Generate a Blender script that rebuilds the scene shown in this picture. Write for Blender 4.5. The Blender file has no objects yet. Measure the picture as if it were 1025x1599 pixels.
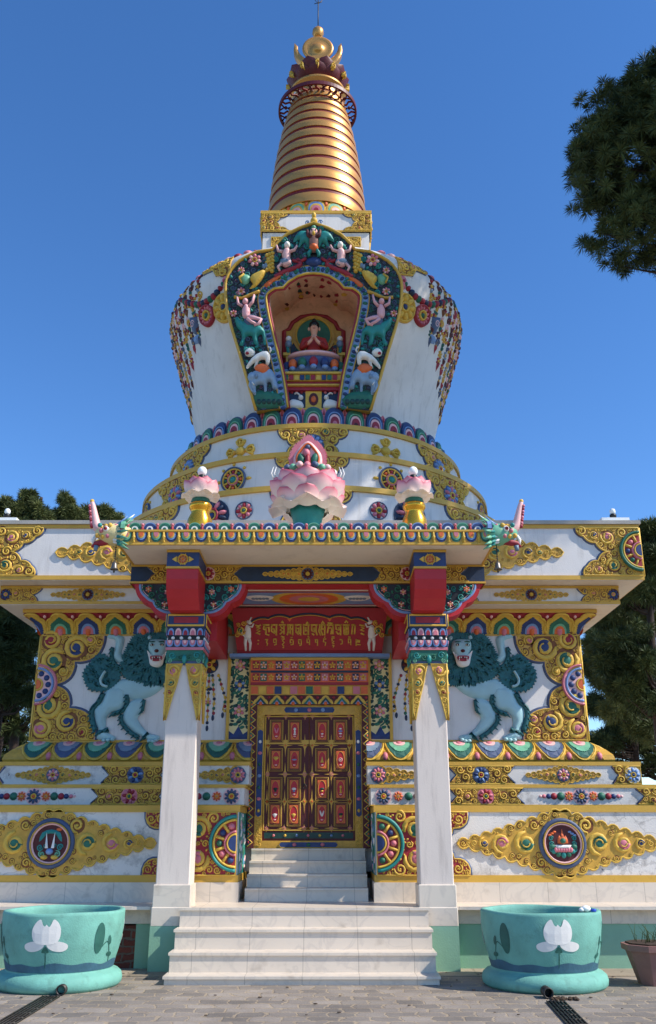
import bpy, math, random
from math import sin, cos, pi, radians as R, atan2, sqrt, hypot, tan
from mathutils import Vector, Matrix
from mathutils.geometry import tessellate_polygon, delaunay_2d_cdt
C = bpy.context.scene.collection
random.seed(7)

# ------------------------------------------------------------------ camera numbers (photo is 1025 x 1599)
CAM = Vector((0.30, 0.0, 1.55)); FPX = 1400.0; PITCH = R(19.65); VX = 515.0; VY = 800.0
def ray(px, py):
    a = (px-VX)/FPX; b = (VY-py)/FPX
    return Vector((a, cos(PITCH)-b*sin(PITCH), sin(PITCH)+b*cos(PITCH)))
def at(px, py, Y):                       # photo pixel -> (x, z) on the upright plane y = Y
    d = ray(px, py); t = Y/d.y
    return (CAM.x+d.x*t, CAM.z+d.z*t)
def ats(Y, pts): return [at(x, y, Y) for x, y in pts]
def zm(ox, oy, s, pts):                  # crop coordinates -> photo pixels
    return [(ox+x/s, oy+y/s) for x, y in pts]

# ------------------------------------------------------------------ materials
MATS = {}
def srgb(c):
    return tuple((v/255/12.92 if v/255 <= .04045 else ((v/255+.055)/1.055)**2.4) for v in c)
def pm(name, col, rough=.55, var=.12, scale=6, bump=.12, metal=0, bscale=60, dirt=0, dscale=3, dcol=(70, 60, 50), streak=0, spec=.5):
    m = bpy.data.materials.new(name); m.use_nodes = True
    nt = m.node_tree; N = nt.nodes; L = nt.links
    b = N['Principled BSDF']; c = srgb(col)
    tc = N.new('ShaderNodeTexCoord')
    n1 = N.new('ShaderNodeTexNoise'); n1.inputs['Scale'].default_value = scale; n1.inputs['Detail'].default_value = 5
    L.new(tc.outputs['Object'], n1.inputs['Vector'])
    rp = N.new('ShaderNodeValToRGB'); L.new(n1.outputs['Fac'], rp.inputs['Fac'])
    rp.color_ramp.elements[0].position = .3; rp.color_ramp.elements[1].position = .7
    rp.color_ramp.elements[0].color = tuple(v*(1-var) for v in c)+(1,)
    rp.color_ramp.elements[1].color = tuple(min(1, v*(1+var*.6)) for v in c)+(1,)
    out = rp.outputs['Color']
    if dirt > 0:
        n2 = N.new('ShaderNodeTexNoise'); n2.inputs['Scale'].default_value = dscale; n2.inputs['Detail'].default_value = 9
        n2.inputs['Roughness'].default_value = .72
        mp = N.new('ShaderNodeMapping'); L.new(tc.outputs['Object'], mp.inputs['Vector']); L.new(mp.outputs['Vector'], n2.inputs['Vector'])
        if streak: mp.inputs['Scale'].default_value = (3.0, 3.0, .35)
        r2 = N.new('ShaderNodeValToRGB'); r2.color_ramp.elements[0].position = .52; r2.color_ramp.elements[1].position = .75
        r2.color_ramp.elements[0].color = (0, 0, 0, 1); r2.color_ramp.elements[1].color = (dirt, dirt, dirt, 1)
        L.new(n2.outputs['Fac'], r2.inputs['Fac'])
        mx = N.new('ShaderNodeMixRGB'); L.new(r2.outputs['Color'], mx.inputs['Fac']); L.new(out, mx.inputs['Color1'])
        mx.inputs['Color2'].default_value = srgb(dcol)+(1,)
        out = mx.outputs['Color']
    L.new(out, b.inputs['Base Color'])
    b.inputs['Roughness'].default_value = rough; b.inputs['Metallic'].default_value = metal
    b.inputs['Specular IOR Level'].default_value = spec
    if bump > 0:
        n3 = N.new('ShaderNodeTexNoise'); n3.inputs['Scale'].default_value = bscale; n3.inputs['Detail'].default_value = 4
        L.new(tc.outputs['Object'], n3.inputs['Vector'])
        bp = N.new('ShaderNodeBump'); bp.inputs['Strength'].default_value = bump; bp.inputs['Distance'].default_value = .01
        L.new(n3.outputs['Fac'], bp.inputs['Height']); L.new(bp.outputs['Normal'], b.inputs['Normal'])
    MATS[name] = m
    return m
pm('white', (224, 218, 212), .65, .07, 2, .2, dirt=.42, dscale=2.2, dcol=(140, 130, 120), streak=1)
pm('pale_yellow', (226, 206, 146), .6, .08, 5, .1)
pm('cream', (232, 219, 200), .6, .05, 2, .15, dirt=.3, dscale=1.5, dcol=(160, 140, 120), streak=1)
pm('column_white', (226, 210, 196), .6, .04, 2, .12, dirt=.42, dscale=2.6, dcol=(136, 118, 108), streak=1)
pm('white_worn', (224, 217, 208), .65, .05, 3, .3, dirt=.75, dscale=5.5, dcol=(95, 85, 78))
MATS['white_worn'].node_tree.nodes
pm('roofslab', (165, 160, 152), .8, .15, 3, .3)
pm('gold', (220, 178, 70), .6, .16, 9, .25, dirt=.3, dscale=14, dcol=(150, 92, 20))
pm('gold_trim', (210, 164, 62), .5, .12, 4, .2, dirt=.35, dscale=4, dcol=(120, 80, 40), streak=0)
pm('gold_deep', (124, 70, 26), .6, .3, 12, .3)
pm('gold_mid', (206, 158, 58), .5, .2, 12, .3)
pm('gilt', (214, 154, 82), .38, .06, 3, .05, metal=.55)
pm('gilt_pot', (240, 175, 55), .25, .06, 3, .05, metal=.8)
pm('spire_red', (120, 22, 16), .5, .1, 4, .1)
pm('maroon', (84, 24, 26), .6, .2, 8, .2)
pm('red', (188, 34, 44), .5, .08, 4, .1)
pm('redsign', (160, 16, 34), .5, .08, 4, .1)
pm('crimson', (156, 36, 52), .55, .15, 10, .2)
pm('orange', (222, 104, 48), .5, .15, 10, .2)
pm('pink', (208, 118, 130), .55, .12, 10, .15)
pm('palepink', (236, 184, 180), .45, .1, 10, .1)
pm('blue', (38, 60, 110), .55, .2, 10, .2)
pm('navy', (24, 44, 74), .5, .2, 8, .2)
pm('navygrey', (74, 88, 118), .55, .12, 10, .1)
pm('lblue', (118, 150, 196), .5, .12, 10, .15)
pm('green', (38, 106, 84), .55, .2, 10, .2)
pm('darkgreen', (22, 62, 56), .5, .25, 12, .3)
pm('lgreen', (112, 176, 142), .5, .12, 10, .15)
pm('teal', (34, 134, 128), .5, .15, 10, .2)
pm('lion_skin', (164, 202, 206), .6, .12, 4, .1)
pm('lion_fur', (34, 100, 104), .6, .3, 22, .5, bscale=35)
pm('nichepaint', (230, 182, 148), .6, .12, 5, .2, dirt=.5, dscale=7, dcol=(120, 62, 30))
pm('skin', (232, 170, 140), .5, .05, 5, .05)
pm('flesh', (226, 168, 172), .5, .05, 5, .05)
pm('robe', (170, 42, 34), .55, .12, 8, .2)
pm('ivory', (236, 232, 224), .5, .05, 6, .1)
pm('black', (14, 13, 13), .5, .1, 6, 0)
pm('dark', (24, 26, 36), .5, .2, 6, .1)
pm('greyblue', (120, 140, 160), .5, .15, 8, .2)
pm('elephant', (140, 165, 190), .55, .12, 8, .2)
pm('turq', (112, 172, 156), .75, .16, 5, .3, dirt=.7, dscale=6, dcol=(84, 122, 110), streak=0)
pm('turqdark', (40, 96, 84), .6, .2, 8, .1)
pm('waterpaint', (62, 100, 118), .6, .25, 8, .1)
pm('green_wall', (132, 176, 150), .65, .08, 3, .2, dirt=.3, dscale=3, dcol=(100, 120, 105))
pm('green_pale', (178, 200, 172), .7, .08, 3, .2, dirt=.4, dscale=4, dcol=(150, 140, 118))
pm('terracotta', (140, 100, 92), .75, .15, 6, .3)
pm('soil', (66, 50, 36), .95, .3, 20, .6)
pm('steel', (70, 66, 62), .5, .2, 20, .3, metal=.6)
pm('bark', (58, 44, 36), .9, .35, 10, .9, bscale=14)
pm('dkred', (96, 16, 24), .5, .15, 8, .1)
pm('bluecap', (30, 80, 190), .4, .05, 3, 0)
pm('grass_mat', (70, 84, 40), .9, .35, 3, .5)
pm('bulb', (245, 245, 240), .25, .02, 3, 0)
pm('bronze', (120, 112, 104), .4, .15, 10, .1, metal=.7)

def nodes(m): return m.node_tree.nodes, m.node_tree.links
def mk_marble():
    m = pm('marble', (218, 204, 186), .38, .05, 1.5, .05)
    N, L = nodes(m); b = N['Principled BSDF']; tc = [n for n in N if n.type == 'TEX_COORD'][0]
    base = b.inputs['Base Color'].links[0].from_socket
    n = N.new('ShaderNodeTexNoise'); n.inputs['Scale'].default_value = 2.2; n.inputs['Detail'].default_value = 10; n.inputs['Distortion'].default_value = 1.6
    L.new(tc.outputs['Object'], n.inputs['Vector'])
    r = N.new('ShaderNodeValToRGB'); e = r.color_ramp.elements
    e[0].position = .47; e[0].color = (0, 0, 0, 1); e[1].position = .56; e[1].color = (0, 0, 0, 1)
    k = e.new(.515); k.color = (.22, .22, .22, 1)
    L.new(n.outputs['Fac'], r.inputs['Fac'])
    mx = N.new('ShaderNodeMixRGB'); L.new(r.outputs['Color'], mx.inputs['Fac']); L.new(base, mx.inputs['Color1']); mx.inputs['Color2'].default_value = srgb((160, 152, 146))+(1,)
    # blotches
    n2 = N.new('ShaderNodeTexNoise'); n2.inputs['Scale'].default_value = 5; n2.inputs['Detail'].default_value = 8; L.new(tc.outputs['Object'], n2.inputs['Vector'])
    r2 = N.new('ShaderNodeValToRGB'); r2.color_ramp.elements[0].position = .6; r2.color_ramp.elements[1].position = .8
    r2.color_ramp.elements[0].color = (0, 0, 0, 1); r2.color_ramp.elements[1].color = (.6, .6, .6, 1); L.new(n2.outputs['Fac'], r2.inputs['Fac'])
    m2 = N.new('ShaderNodeMixRGB'); L.new(r2.outputs['Color'], m2.inputs['Fac']); L.new(mx.outputs['Color'], m2.inputs['Color1']); m2.inputs['Color2'].default_value = srgb((150, 134, 116))+(1,)
    # joints between slabs
    sx = N.new('ShaderNodeSeparateXYZ'); L.new(tc.outputs['Object'], sx.inputs['Vector'])
    ad = N.new('ShaderNodeMath'); ad.operation = 'MULTIPLY'; ad.inputs[1].default_value = 1/.62; L.new(sx.outputs['X'], ad.inputs[0])
    fr = N.new('ShaderNodeMath'); fr.operation = 'FRACT'; L.new(ad.outputs[0], fr.inputs[0])
    lt = N.new('ShaderNodeMath'); lt.operation = 'LESS_THAN'; lt.inputs[1].default_value = .012; L.new(fr.outputs[0], lt.inputs[0])
    ml = N.new('ShaderNodeMath'); ml.operation = 'MULTIPLY'; ml.inputs[1].default_value = .5; L.new(lt.outputs[0], ml.inputs[0])
    m3 = N.new('ShaderNodeMixRGB'); L.new(ml.outputs[0], m3.inputs['Fac']); L.new(m2.outputs['Color'], m3.inputs['Color1']); m3.inputs['Color2'].default_value = srgb((120, 110, 100))+(1,)
    L.new(m3.outputs['Color'], b.inputs['Base Color'])
mk_marble()
def mk_worn():                            # add small dark flakes to the worn white panels
    m = MATS['white_worn']; N, L = nodes(m); b = N['Principled BSDF']; tc = [n for n in N if n.type == 'TEX_COORD'][0]
    base = b.inputs['Base Color'].links[0].from_socket
    for sc, p, col in ((9, .672, (40, 36, 36)), (2.6, .70, (105, 96, 90))):
        n = N.new('ShaderNodeTexNoise'); n.inputs['Scale'].default_value = sc; n.inputs['Detail'].default_value = 7; n.inputs['Roughness'].default_value = .68
        L.new(tc.outputs['Object'], n.inputs['Vector'])
        r = N.new('ShaderNodeValToRGB'); r.color_ramp.elements[0].position = p; r.color_ramp.elements[1].position = p+.02
        r.color_ramp.elements[0].color = (0, 0, 0, 1); r.color_ramp.elements[1].color = (.85, .85, .85, 1)
        L.new(n.outputs['Fac'], r.inputs['Fac'])
        mx = N.new('ShaderNodeMixRGB'); L.new(r.outputs['Color'], mx.inputs['Fac']); L.new(base, mx.inputs['Color1']); mx.inputs['Color2'].default_value = srgb(col)+(1,)
        base = mx.outputs['Color']
    # hairline cracks
    v = N.new('ShaderNodeTexVoronoi'); v.feature = 'DISTANCE_TO_EDGE'; v.inputs['Scale'].default_value = 1.1
    nz = N.new('ShaderNodeTexNoise'); nz.inputs['Scale'].default_value = 4; nz.inputs['Detail'].default_value = 6; L.new(tc.outputs['Object'], nz.inputs['Vector'])
    mm = N.new('ShaderNodeMixRGB'); mm.inputs['Fac'].default_value = .25; L.new(tc.outputs['Object'], mm.inputs['Color1']); L.new(nz.outputs['Color'], mm.inputs['Color2'])
    L.new(mm.outputs['Color'], v.inputs['Vector'])
    lt = N.new('ShaderNodeMath'); lt.operation = 'LESS_THAN'; lt.inputs[1].default_value = .006; L.new(v.outputs['Distance'], lt.inputs[0])
    ml = N.new('ShaderNodeMath'); ml.operation = 'MULTIPLY'; ml.inputs[1].default_value = .25; L.new(lt.outputs[0], ml.inputs[0])
    mx = N.new('ShaderNodeMixRGB'); L.new(ml.outputs[0], mx.inputs['Fac']); L.new(base, mx.inputs['Color1']); mx.inputs['Color2'].default_value = srgb((90, 82, 78))+(1,)
    L.new(mx.outputs['Color'], b.inputs['Base Color'])
mk_worn()
def mk_brick(name, c1, c2, mortar, bw, bh, ms, bump, rough=.85, distort=.03, xz=False, offs=.5):
    m = bpy.data.materials.new(name); m.use_nodes = True; N, L = nodes(m); b = N['Principled BSDF']
    tc = N.new('ShaderNodeTexCoord')
    nz = N.new('ShaderNodeTexNoise'); nz.inputs['Scale'].default_value = 5; nz.inputs['Detail'].default_value = 4; L.new(tc.outputs['Object'], nz.inputs['Vector'])
    sb = N.new('ShaderNodeVectorMath'); sb.operation = 'SUBTRACT'; L.new(nz.outputs['Color'], sb.inputs[0]); sb.inputs[1].default_value = (.5, .5, .5)
    sc = N.new('ShaderNodeVectorMath'); sc.operation = 'SCALE'; sc.inputs['Scale'].default_value = distort*4; L.new(sb.outputs[0], sc.inputs[0])
    ad = N.new('ShaderNodeVectorMath'); ad.operation = 'ADD'; L.new(tc.outputs['Object'], ad.inputs[0]); L.new(sc.outputs[0], ad.inputs[1])
    src = ad.outputs[0]
    if xz:
        mp = N.new('ShaderNodeMapping'); mp.inputs['Rotation'].default_value = (R(-90), 0, 0); L.new(src, mp.inputs['Vector']); src = mp.outputs['Vector']
    br = N.new('ShaderNodeTexBrick'); br.inputs['Scale'].default_value = 1; br.inputs['Brick Width'].default_value = bw; br.inputs['Row Height'].default_value = bh
    br.inputs['Mortar Size'].default_value = ms; br.inputs['Mortar Smooth'].default_value = .3; br.inputs['Bias'].default_value = 0; br.offset = offs
    br.inputs['Color1'].default_value = srgb(c1)+(1,); br.inputs['Color2'].default_value = srgb(c2)+(1,); br.inputs['Mortar'].default_value = srgb(mortar)+(1,)
    L.new(src, br.inputs['Vector'])
    n2 = N.new('ShaderNodeTexNoise'); n2.inputs['Scale'].default_value = 1.3; n2.inputs['Detail'].default_value = 8; n2.inputs['Roughness'].default_value = .7; L.new(tc.outputs['Object'], n2.inputs['Vector'])
    r2 = N.new('ShaderNodeValToRGB'); r2.color_ramp.elements[0].position = .3; r2.color_ramp.elements[0].color = (.62, .6, .58, 1); r2.color_ramp.elements[1].position = .72; r2.color_ramp.elements[1].color = (1.12, 1.1, 1.06, 1)
    L.new(n2.outputs['Fac'], r2.inputs['Fac'])
    mx = N.new('ShaderNodeMixRGB'); mx.blend_type = 'MULTIPLY'; mx.inputs['Fac'].default_value = 1; L.new(br.outputs['Color'], mx.inputs['Color1']); L.new(r2.outputs['Color'], mx.inputs['Color2'])
    n4 = N.new('ShaderNodeTexNoise'); n4.inputs['Scale'].default_value = 40; n4.inputs['Detail'].default_value = 5; L.new(tc.outputs['Object'], n4.inputs['Vector'])
    r4 = N.new('ShaderNodeValToRGB'); r4.color_ramp.elements[0].color = (.8, .8, .8, 1); r4.color_ramp.elements[1].color = (1.15, 1.15, 1.15, 1); L.new(n4.outputs['Fac'], r4.inputs['Fac'])
    m5 = N.new('ShaderNodeMixRGB'); m5.blend_type = 'MULTIPLY'; m5.inputs['Fac'].default_value = 1; L.new(mx.outputs['Color'], m5.inputs['Color1']); L.new(r4.outputs['Color'], m5.inputs['Color2'])
    L.new(m5.outputs['Color'], b.inputs['Base Color']); b.inputs['Roughness'].default_value = rough
    iv = N.new('ShaderNodeMath'); iv.operation = 'SUBTRACT'; iv.inputs[0].default_value = 1; L.new(br.outputs['Fac'], iv.inputs[1])
    aa = N.new('ShaderNodeMath'); aa.operation = 'MULTIPLY_ADD'; L.new(n4.outputs['Fac'], aa.inputs[0]); aa.inputs[1].default_value = .35; L.new(iv.outputs[0], aa.inputs[2])
    bp = N.new('ShaderNodeBump'); bp.inputs['Strength'].default_value = bump; bp.inputs['Distance'].default_value = .02
    L.new(aa.outputs[0], bp.inputs['Height']); L.new(bp.outputs['Normal'], b.inputs['Normal'])
    MATS[name] = m; return m
mk_brick('paving_mat', (162, 152, 142), (126, 119, 112), (170, 154, 132), .27, .21, .014, .7, distort=.05)
mk_brick('brickwall', (130, 66, 50), (96, 48, 38), (110, 98, 86), .2, .085, .012, .8, xz=True)
mk_brick('far_ground', (176, 162, 144), (160, 148, 130), (150, 138, 120), 2.0, 2.0, .02, .4)
def mk_petal():
    m = bpy.data.materials.new('petal'); m.use_nodes = True; N, L = nodes(m); b = N['Principled BSDF']
    a = N.new('ShaderNodeAttribute'); a.attribute_name = 't'
    r = N.new('ShaderNodeValToRGB'); e = r.color_ramp.elements
    e[0].position = .3; e[0].color = srgb((240, 226, 214))+(1,); e[1].position = 1; e[1].color = srgb((206, 84, 104))+(1,)
    k = e.new(.74); k.color = srgb((234, 176, 178))+(1,)
    L.new(a.outputs['Fac'], r.inputs['Fac']); L.new(r.outputs['Color'], b.inputs['Base Color']); b.inputs['Roughness'].default_value = .45
    MATS['petal'] = m
mk_petal()
def mk_needle(name, c1, c2):
    m = bpy.data.materials.new(name); m.use_nodes = True; N, L = nodes(m); b = N['Principled BSDF']
    tc = N.new('ShaderNodeTexCoord'); n = N.new('ShaderNodeTexNoise'); n.inputs['Scale'].default_value = .9; n.inputs['Detail'].default_value = 4
    L.new(tc.outputs['Object'], n.inputs['Vector']); r = N.new('ShaderNodeValToRGB'); L.new(n.outputs['Fac'], r.inputs['Fac'])
    r.color_ramp.elements[0].position = .35; r.color_ramp.elements[1].position = .65
    r.color_ramp.elements[0].color = tuple(c1)+(1,); r.color_ramp.elements[1].color = tuple(c2)+(1,)
    L.new(r.outputs['Color'], b.inputs['Base Color']); b.inputs['Roughness'].default_value = .6; b.inputs['Specular IOR Level'].default_value = .25
    MATS[name] = m
mk_needle('needles', (.040, .062, .024), (.10, .13, .040))
mk_needle('needles_light', (.06, .085, .030), (.17, .19, .06))

# ------------------------------------------------------------------ mesh builder
def planeF(Y, x0=0, z0=0):
    return lambda u, v, w: (x0+u, Y-w, z0+v)
def frameF(O, U, V):
    O = Vector(O); U = Vector(U).normalized(); V = Vector(V).normalized(); Nn = U.cross(V)
    return lambda u, v, w: tuple(O+U*u+V*v+Nn*w)
def cylF(cx, cy, Rr, ph0=0):              # u = arc length at radius Rr, v = height
    def f(u, v, w):
        a = ph0+u/Rr
        return (cx+(Rr+w)*sin(a), cy-(Rr+w)*cos(a), v)
    return f
def mirF(F):                              # mirror in the plane x = 0
    return lambda u, v, w: (lambda p: (-p[0], p[1], p[2]))(F(u, v, w))

def area(p): return .5*sum(p[i][0]*p[(i+1) % len(p)][1]-p[(i+1) % len(p)][0]*p[i][1] for i in range(len(p)))
def ccw(p): return list(p) if area(p) > 0 else list(reversed(p))
def inside(p, x, y):
    c = False; n = len(p); j = n-1
    for i in range(n):
        xi, yi = p[i]; xj, yj = p[j]
        if (yi > y) != (yj > y) and x < (xj-xi)*(y-yi)/(yj-yi)+xi: c = not c
        j = i
    return c
def edist(p, x, y):
    d = 1e9; n = len(p)
    for i in range(n):
        ax, ay = p[i]; bx, by = p[(i+1) % n]; dx = bx-ax; dy = by-ay; l = dx*dx+dy*dy
        t = 0 if l < 1e-12 else max(0, min(1, ((x-ax)*dx+(y-ay)*dy)/l))
        q = (x-ax-dx*t)**2+(y-ay-dy*t)**2
        if q < d: d = q
    return sqrt(d)
def offset(p, o):                         # grow (o > 0) a ccw polygon
    p = ccw(p); n = len(p); out = []
    for i in range(n):
        ax, ay = p[i-1]; bx, by = p[i]; cx, cy = p[(i+1) % n]
        n1 = (by-ay, ax-bx); n2 = (cy-by, bx-cx)
        l1 = hypot(*n1) or 1; l2 = hypot(*n2) or 1
        nx = n1[0]/l1+n2[0]/l2; ny = n1[1]/l1+n2[1]/l2; l = hypot(nx, ny)
        if l < .5: l = .5
        out.append((bx+nx/l*o, by+ny/l*o))
    return out
def resample(p, step, closed=True):
    out = []; n = len(p)
    for i in range(n if closed else n-1):
        a = p[i]; b = p[(i+1) % n]; l = hypot(b[0]-a[0], b[1]-a[1]); k = max(1, int(math.ceil(l/step)))
        for j in range(k): out.append((a[0]+(b[0]-a[0])*j/k, a[1]+(b[1]-a[1])*j/k))
    if not closed: out.append(p[-1])
    return out
def smooth(pts, closed=True, k=4):        # Catmull-Rom
    n = len(pts); out = []
    rng = range(n) if closed else range(n-1)
    for i in rng:
        if closed: p0, p1, p2, p3 = pts[i-1], pts[i], pts[(i+1) % n], pts[(i+2) % n]
        else: p0, p1, p2, p3 = pts[max(i-1, 0)], pts[i], pts[i+1], pts[min(i+2, n-1)]
        for j in range(k):
            t = j/k; t2 = t*t; t3 = t2*t
            out.append(tuple(.5*((2*p1[c])+(-p0[c]+p2[c])*t+(2*p0[c]-5*p1[c]+4*p2[c]-p3[c])*t2+(-p0[c]+3*p1[c]-3*p2[c]+p3[c])*t3) for c in range(len(p1))))
    if not closed: out.append(tuple(pts[-1]))
    return out
def scal(nodes, b=.35, k=6):              # arcs between nodes; b = bulge / chord, to the right of travel
    out = []
    for i in range(len(nodes)-1):
        a = nodes[i]; c = nodes[i+1]; dx = c[0]-a[0]; dy = c[1]-a[1]
        bb = b[i] if isinstance(b, (list, tuple)) else b
        for j in range(k):
            t = j/k; q = 4*t*(1-t)*bb
            out.append((a[0]+dx*t+dy*q, a[1]+dy*t-dx*q))
    out.append(nodes[-1]); return out
def jag(pts, amp, n_per, seed=1):         # ragged fur edge
    rnd = random.Random(seed); q = resample(ccw(pts), n_per); o = offset(q, amp); out = []
    for i in range(len(q)):
        out.append(q[i])
        a = q[i]; b = q[(i+1) % len(q)]; oa = o[i]; k = rnd.uniform(.6, 1.1)
        mx = (a[0]+b[0])/2; my = (a[1]+b[1])/2
        out.append((mx+(oa[0]-a[0])*k-(b[0]-a[0])*.2, my+(oa[1]-a[1])*k-(b[1]-a[1])*.2))
    return out
def circ(cx, cy, r, n=20, ry=None, a0=0): return [(cx+r*cos(a0+2*pi*i/n), cy+(ry or r)*sin(a0+2*pi*i/n)) for i in range(n)]
def rect(x0, y0, x1, y1): return [(x0, y0), (x1, y0), (x1, y1), (x0, y1)]

class MB:
    def __init__(s, F=None):
        s.F = F or (lambda u, v, w: (u, v, w)); s.v = []; s.f = []; s.m = []; s.sm = []; s.t = {}; s.w = 0
    def P(s, u, v, w):
        s.v.append(s.F(u, v, w+s.w)); return len(s.v)-1
    def face(s, idx, mat, smooth=False):
        s.f.append(tuple(idx)); s.m.append(mat); s.sm.append(smooth)
    # --- flat extruded outline
    def plate(s, poly, w0, w1, mat, sub=None, side=None, back=False):
        poly = ccw(poly)
        if sub: poly = resample(poly, sub)
        n = len(poly)
        top = [s.P(x, y, w1) for x, y in poly]
        if sub:
            xs = [p[0] for p in poly]; ys = [p[1] for p in poly]; co = [Vector(p) for p in poly]
            x = min(xs)+sub*.5
            while x < max(xs):
                y = min(ys)+sub*.5
                while y < max(ys):
                    if inside(poly, x, y) and edist(poly, x, y) > sub*.35: co.append(Vector((x, y)))
                    y += sub
                x += sub
            vs, es, fs, ov, oe, of = delaunay_2d_cdt(co, [(i, (i+1) % n) for i in range(n)], [], 1, 1e-6)
            ids = [s.P(q.x, q.y, w1) for q in vs]
            for f in fs:
                a = [tuple(vs[i]) for i in f]
                s.face([ids[i] for i in (f if area(a) > 0 else reversed(f))], mat)
        else:
            for tri in tessellate_polygon([[Vector((x, y, 0)) for x, y in poly]]):
                a = [poly[i] for i in tri]
                tri = tri if area(a) > 0 else tri[::-1]
                s.face([top[i] for i in tri], mat)
        if w1 != w0:
            bot = [s.P(x, y, w0) for x, y in poly]
            for i in range(n):
                j = (i+1) % n
                s.face((bot[i], bot[j], top[j], top[i]), side or mat)
            if back:
                for tri in tessellate_polygon([[Vector((x, y, 0)) for x, y in poly]]):
                    a = [poly[i] for i in tri]
                    tri = tri if area(a) < 0 else tri[::-1]
                    s.face([bot[i] for i in tri], mat)
    # --- rounded relief
    def pillow(s, poly, w0, h, mat, D, step=None):
        poly = ccw(poly); step = step or D*.7
        poly = resample(poly, step); n = len(poly)
        xs = [p[0] for p in poly]; ys = [p[1] for p in poly]; co = [Vector(p) for p in poly]
        x = min(xs)+step*.5; r = 0
        while x < max(xs):
            y = min(ys)+step*(.25 if r % 2 else .75)
            while y < max(ys):
                if inside(poly, x, y) and edist(poly, x, y) > step*.4: co.append(Vector((x, y)))
                y += step
            x += step; r += 1
        vs, es, fs, ov, oe, of = delaunay_2d_cdt(co, [(i, (i+1) % n) for i in range(n)], [], 1, 1e-6)
        ids = []
        for q in vs:
            d = min(1, edist(poly, q.x, q.y)/D)
            ids.append(s.P(q.x, q.y, w0+h*(.25+.75*sqrt(max(0, 1-(1-d)**2))) if d > 1e-4 else w0+h*.12))
        for f in fs:
            a = [tuple(vs[i]) for i in f]
            s.face([ids[i] for i in (f if area(a) > 0 else reversed(f))], mat, True)
        b1 = [s.P(x, y, w0+h*.12) for x, y in poly]; b0 = [s.P(x, y, w0) for x, y in poly]
        for i in range(n):
            j = (i+1) % n; s.face((b0[i], b0[j], b1[j], b1[i]), mat)
    # --- raised ridge along a path
    def ridge(s, path, hw, h, mat, w0=0, closed=False, top=.55):
        n = len(path); ring = []
        for i in range(n):
            if closed: a = path[i-1]; c = path[(i+1) % n]
            else: a = path[max(i-1, 0)]; c = path[min(i+1, n-1)]
            dx = c[0]-a[0]; dy = c[1]-a[1]; l = hypot(dx, dy) or 1; nx = -dy/l; ny = dx/l
            k = hw[i] if isinstance(hw, (list, tuple)) else hw
            hh = h[i] if isinstance(h, (list, tuple)) else h
            x, y = path[i][0], path[i][1]
            ring.append((s.P(x+nx*k, y+ny*k, w0), s.P(x+nx*k*top, y+ny*k*top, w0+hh), s.P(x-nx*k*top, y-ny*k*top, w0+hh), s.P(x-nx*k, y-ny*k, w0)))
        for i in range(n if closed else n-1):
            a = ring[i]; b = ring[(i+1) % n]
            for q in range(3): s.face((a[q], a[q+1], b[q+1], b[q]), mat, True)
        if not closed:
            s.face((ring[0][3], ring[0][2], ring[0][1], ring[0][0]), mat); s.face(ring[-1], mat)
    def blob(s, cx, cy, ru, rv, h, mat, w0=0, rot=0, n=10, k=3):
        prev = None; cr = cos(rot); sr = sin(rot)
        for j in range(k):
            a = pi/2*j/k; rr = cos(a); ww = w0+h*sin(a)
            ring = []
            for i in range(n):
                t = 2*pi*i/n; x = ru*rr*cos(t); y = rv*rr*sin(t)
                ring.append(s.P(cx+x*cr-y*sr, cy+x*sr+y*cr, ww))
            if prev:
                for i in range(n): s.face((prev[i], prev[(i+1) % n], ring[(i+1) % n], ring[i]), mat, True)
            prev = ring
        t = s.P(cx, cy, w0+h)
        for i in range(n): s.face((prev[i], prev[(i+1) % n], t), mat, True)
    def ring(s, cx, cy, r0, r1, h, mat, w0=0, n=28, a0=0, a1=2*pi):
        full = abs(a1-a0-2*pi) < 1e-6; m = (r0+r1)/2; hw = (r1-r0)/2
        pts = [(cx+m*cos(a0+(a1-a0)*i/n), cy+m*sin(a0+(a1-a0)*i/n)) for i in range(n if full else n+1)]
        s.ridge(pts, hw, h, mat, w0, closed=full, top=.6)
    def spiral(s, cx, cy, r, d=1, st=0, mat='gold', w0=0, turns=1.35, n=13, h=None, jewel=None, disc=None):
        h = h or min(r*.32, .021); pts = []; ws = []
        if disc: s.plate(circ(cx, cy, r*.97, 14), w0-.001, w0+.0015, disc)
        for i in range(n):
            t = i/(n-1); a = st+d*turns*2*pi*t; rr = r*(.86-.64*t)
            pts.append((cx+rr*cos(a), cy+rr*sin(a))); ws.append(r*(.20-.06*t) if i else r*.07)
        s.ridge(pts, ws, h, mat, w0, top=.6)
        if jewel:
            s.blob(cx, cy, r*.46, r*.46, h*1.4, jewel, w0, n=12)
            a = st+d*turns*2*pi*.55
            q = [(cx+r*.48*cos(a-d*k*.35), cy+r*.48*sin(a-d*k*.35)) for k in range(6)]
            s.ridge(q, [r*.2, r*.19, r*.16, r*.12, r*.08, r*.03], h*1.1, jewel, w0)
            b = st+d*2
            q = [(cx+r*.28*cos(b+d*k*.55), cy+r*.28*sin(b+d*k*.55)) for k in range(6)]
            s.ridge(q, r*.07, h*1.75, mat, w0)
        else: s.blob(cx, cy, r*.2, r*.2, h*1.1, mat, w0, n=7, k=2)
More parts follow.
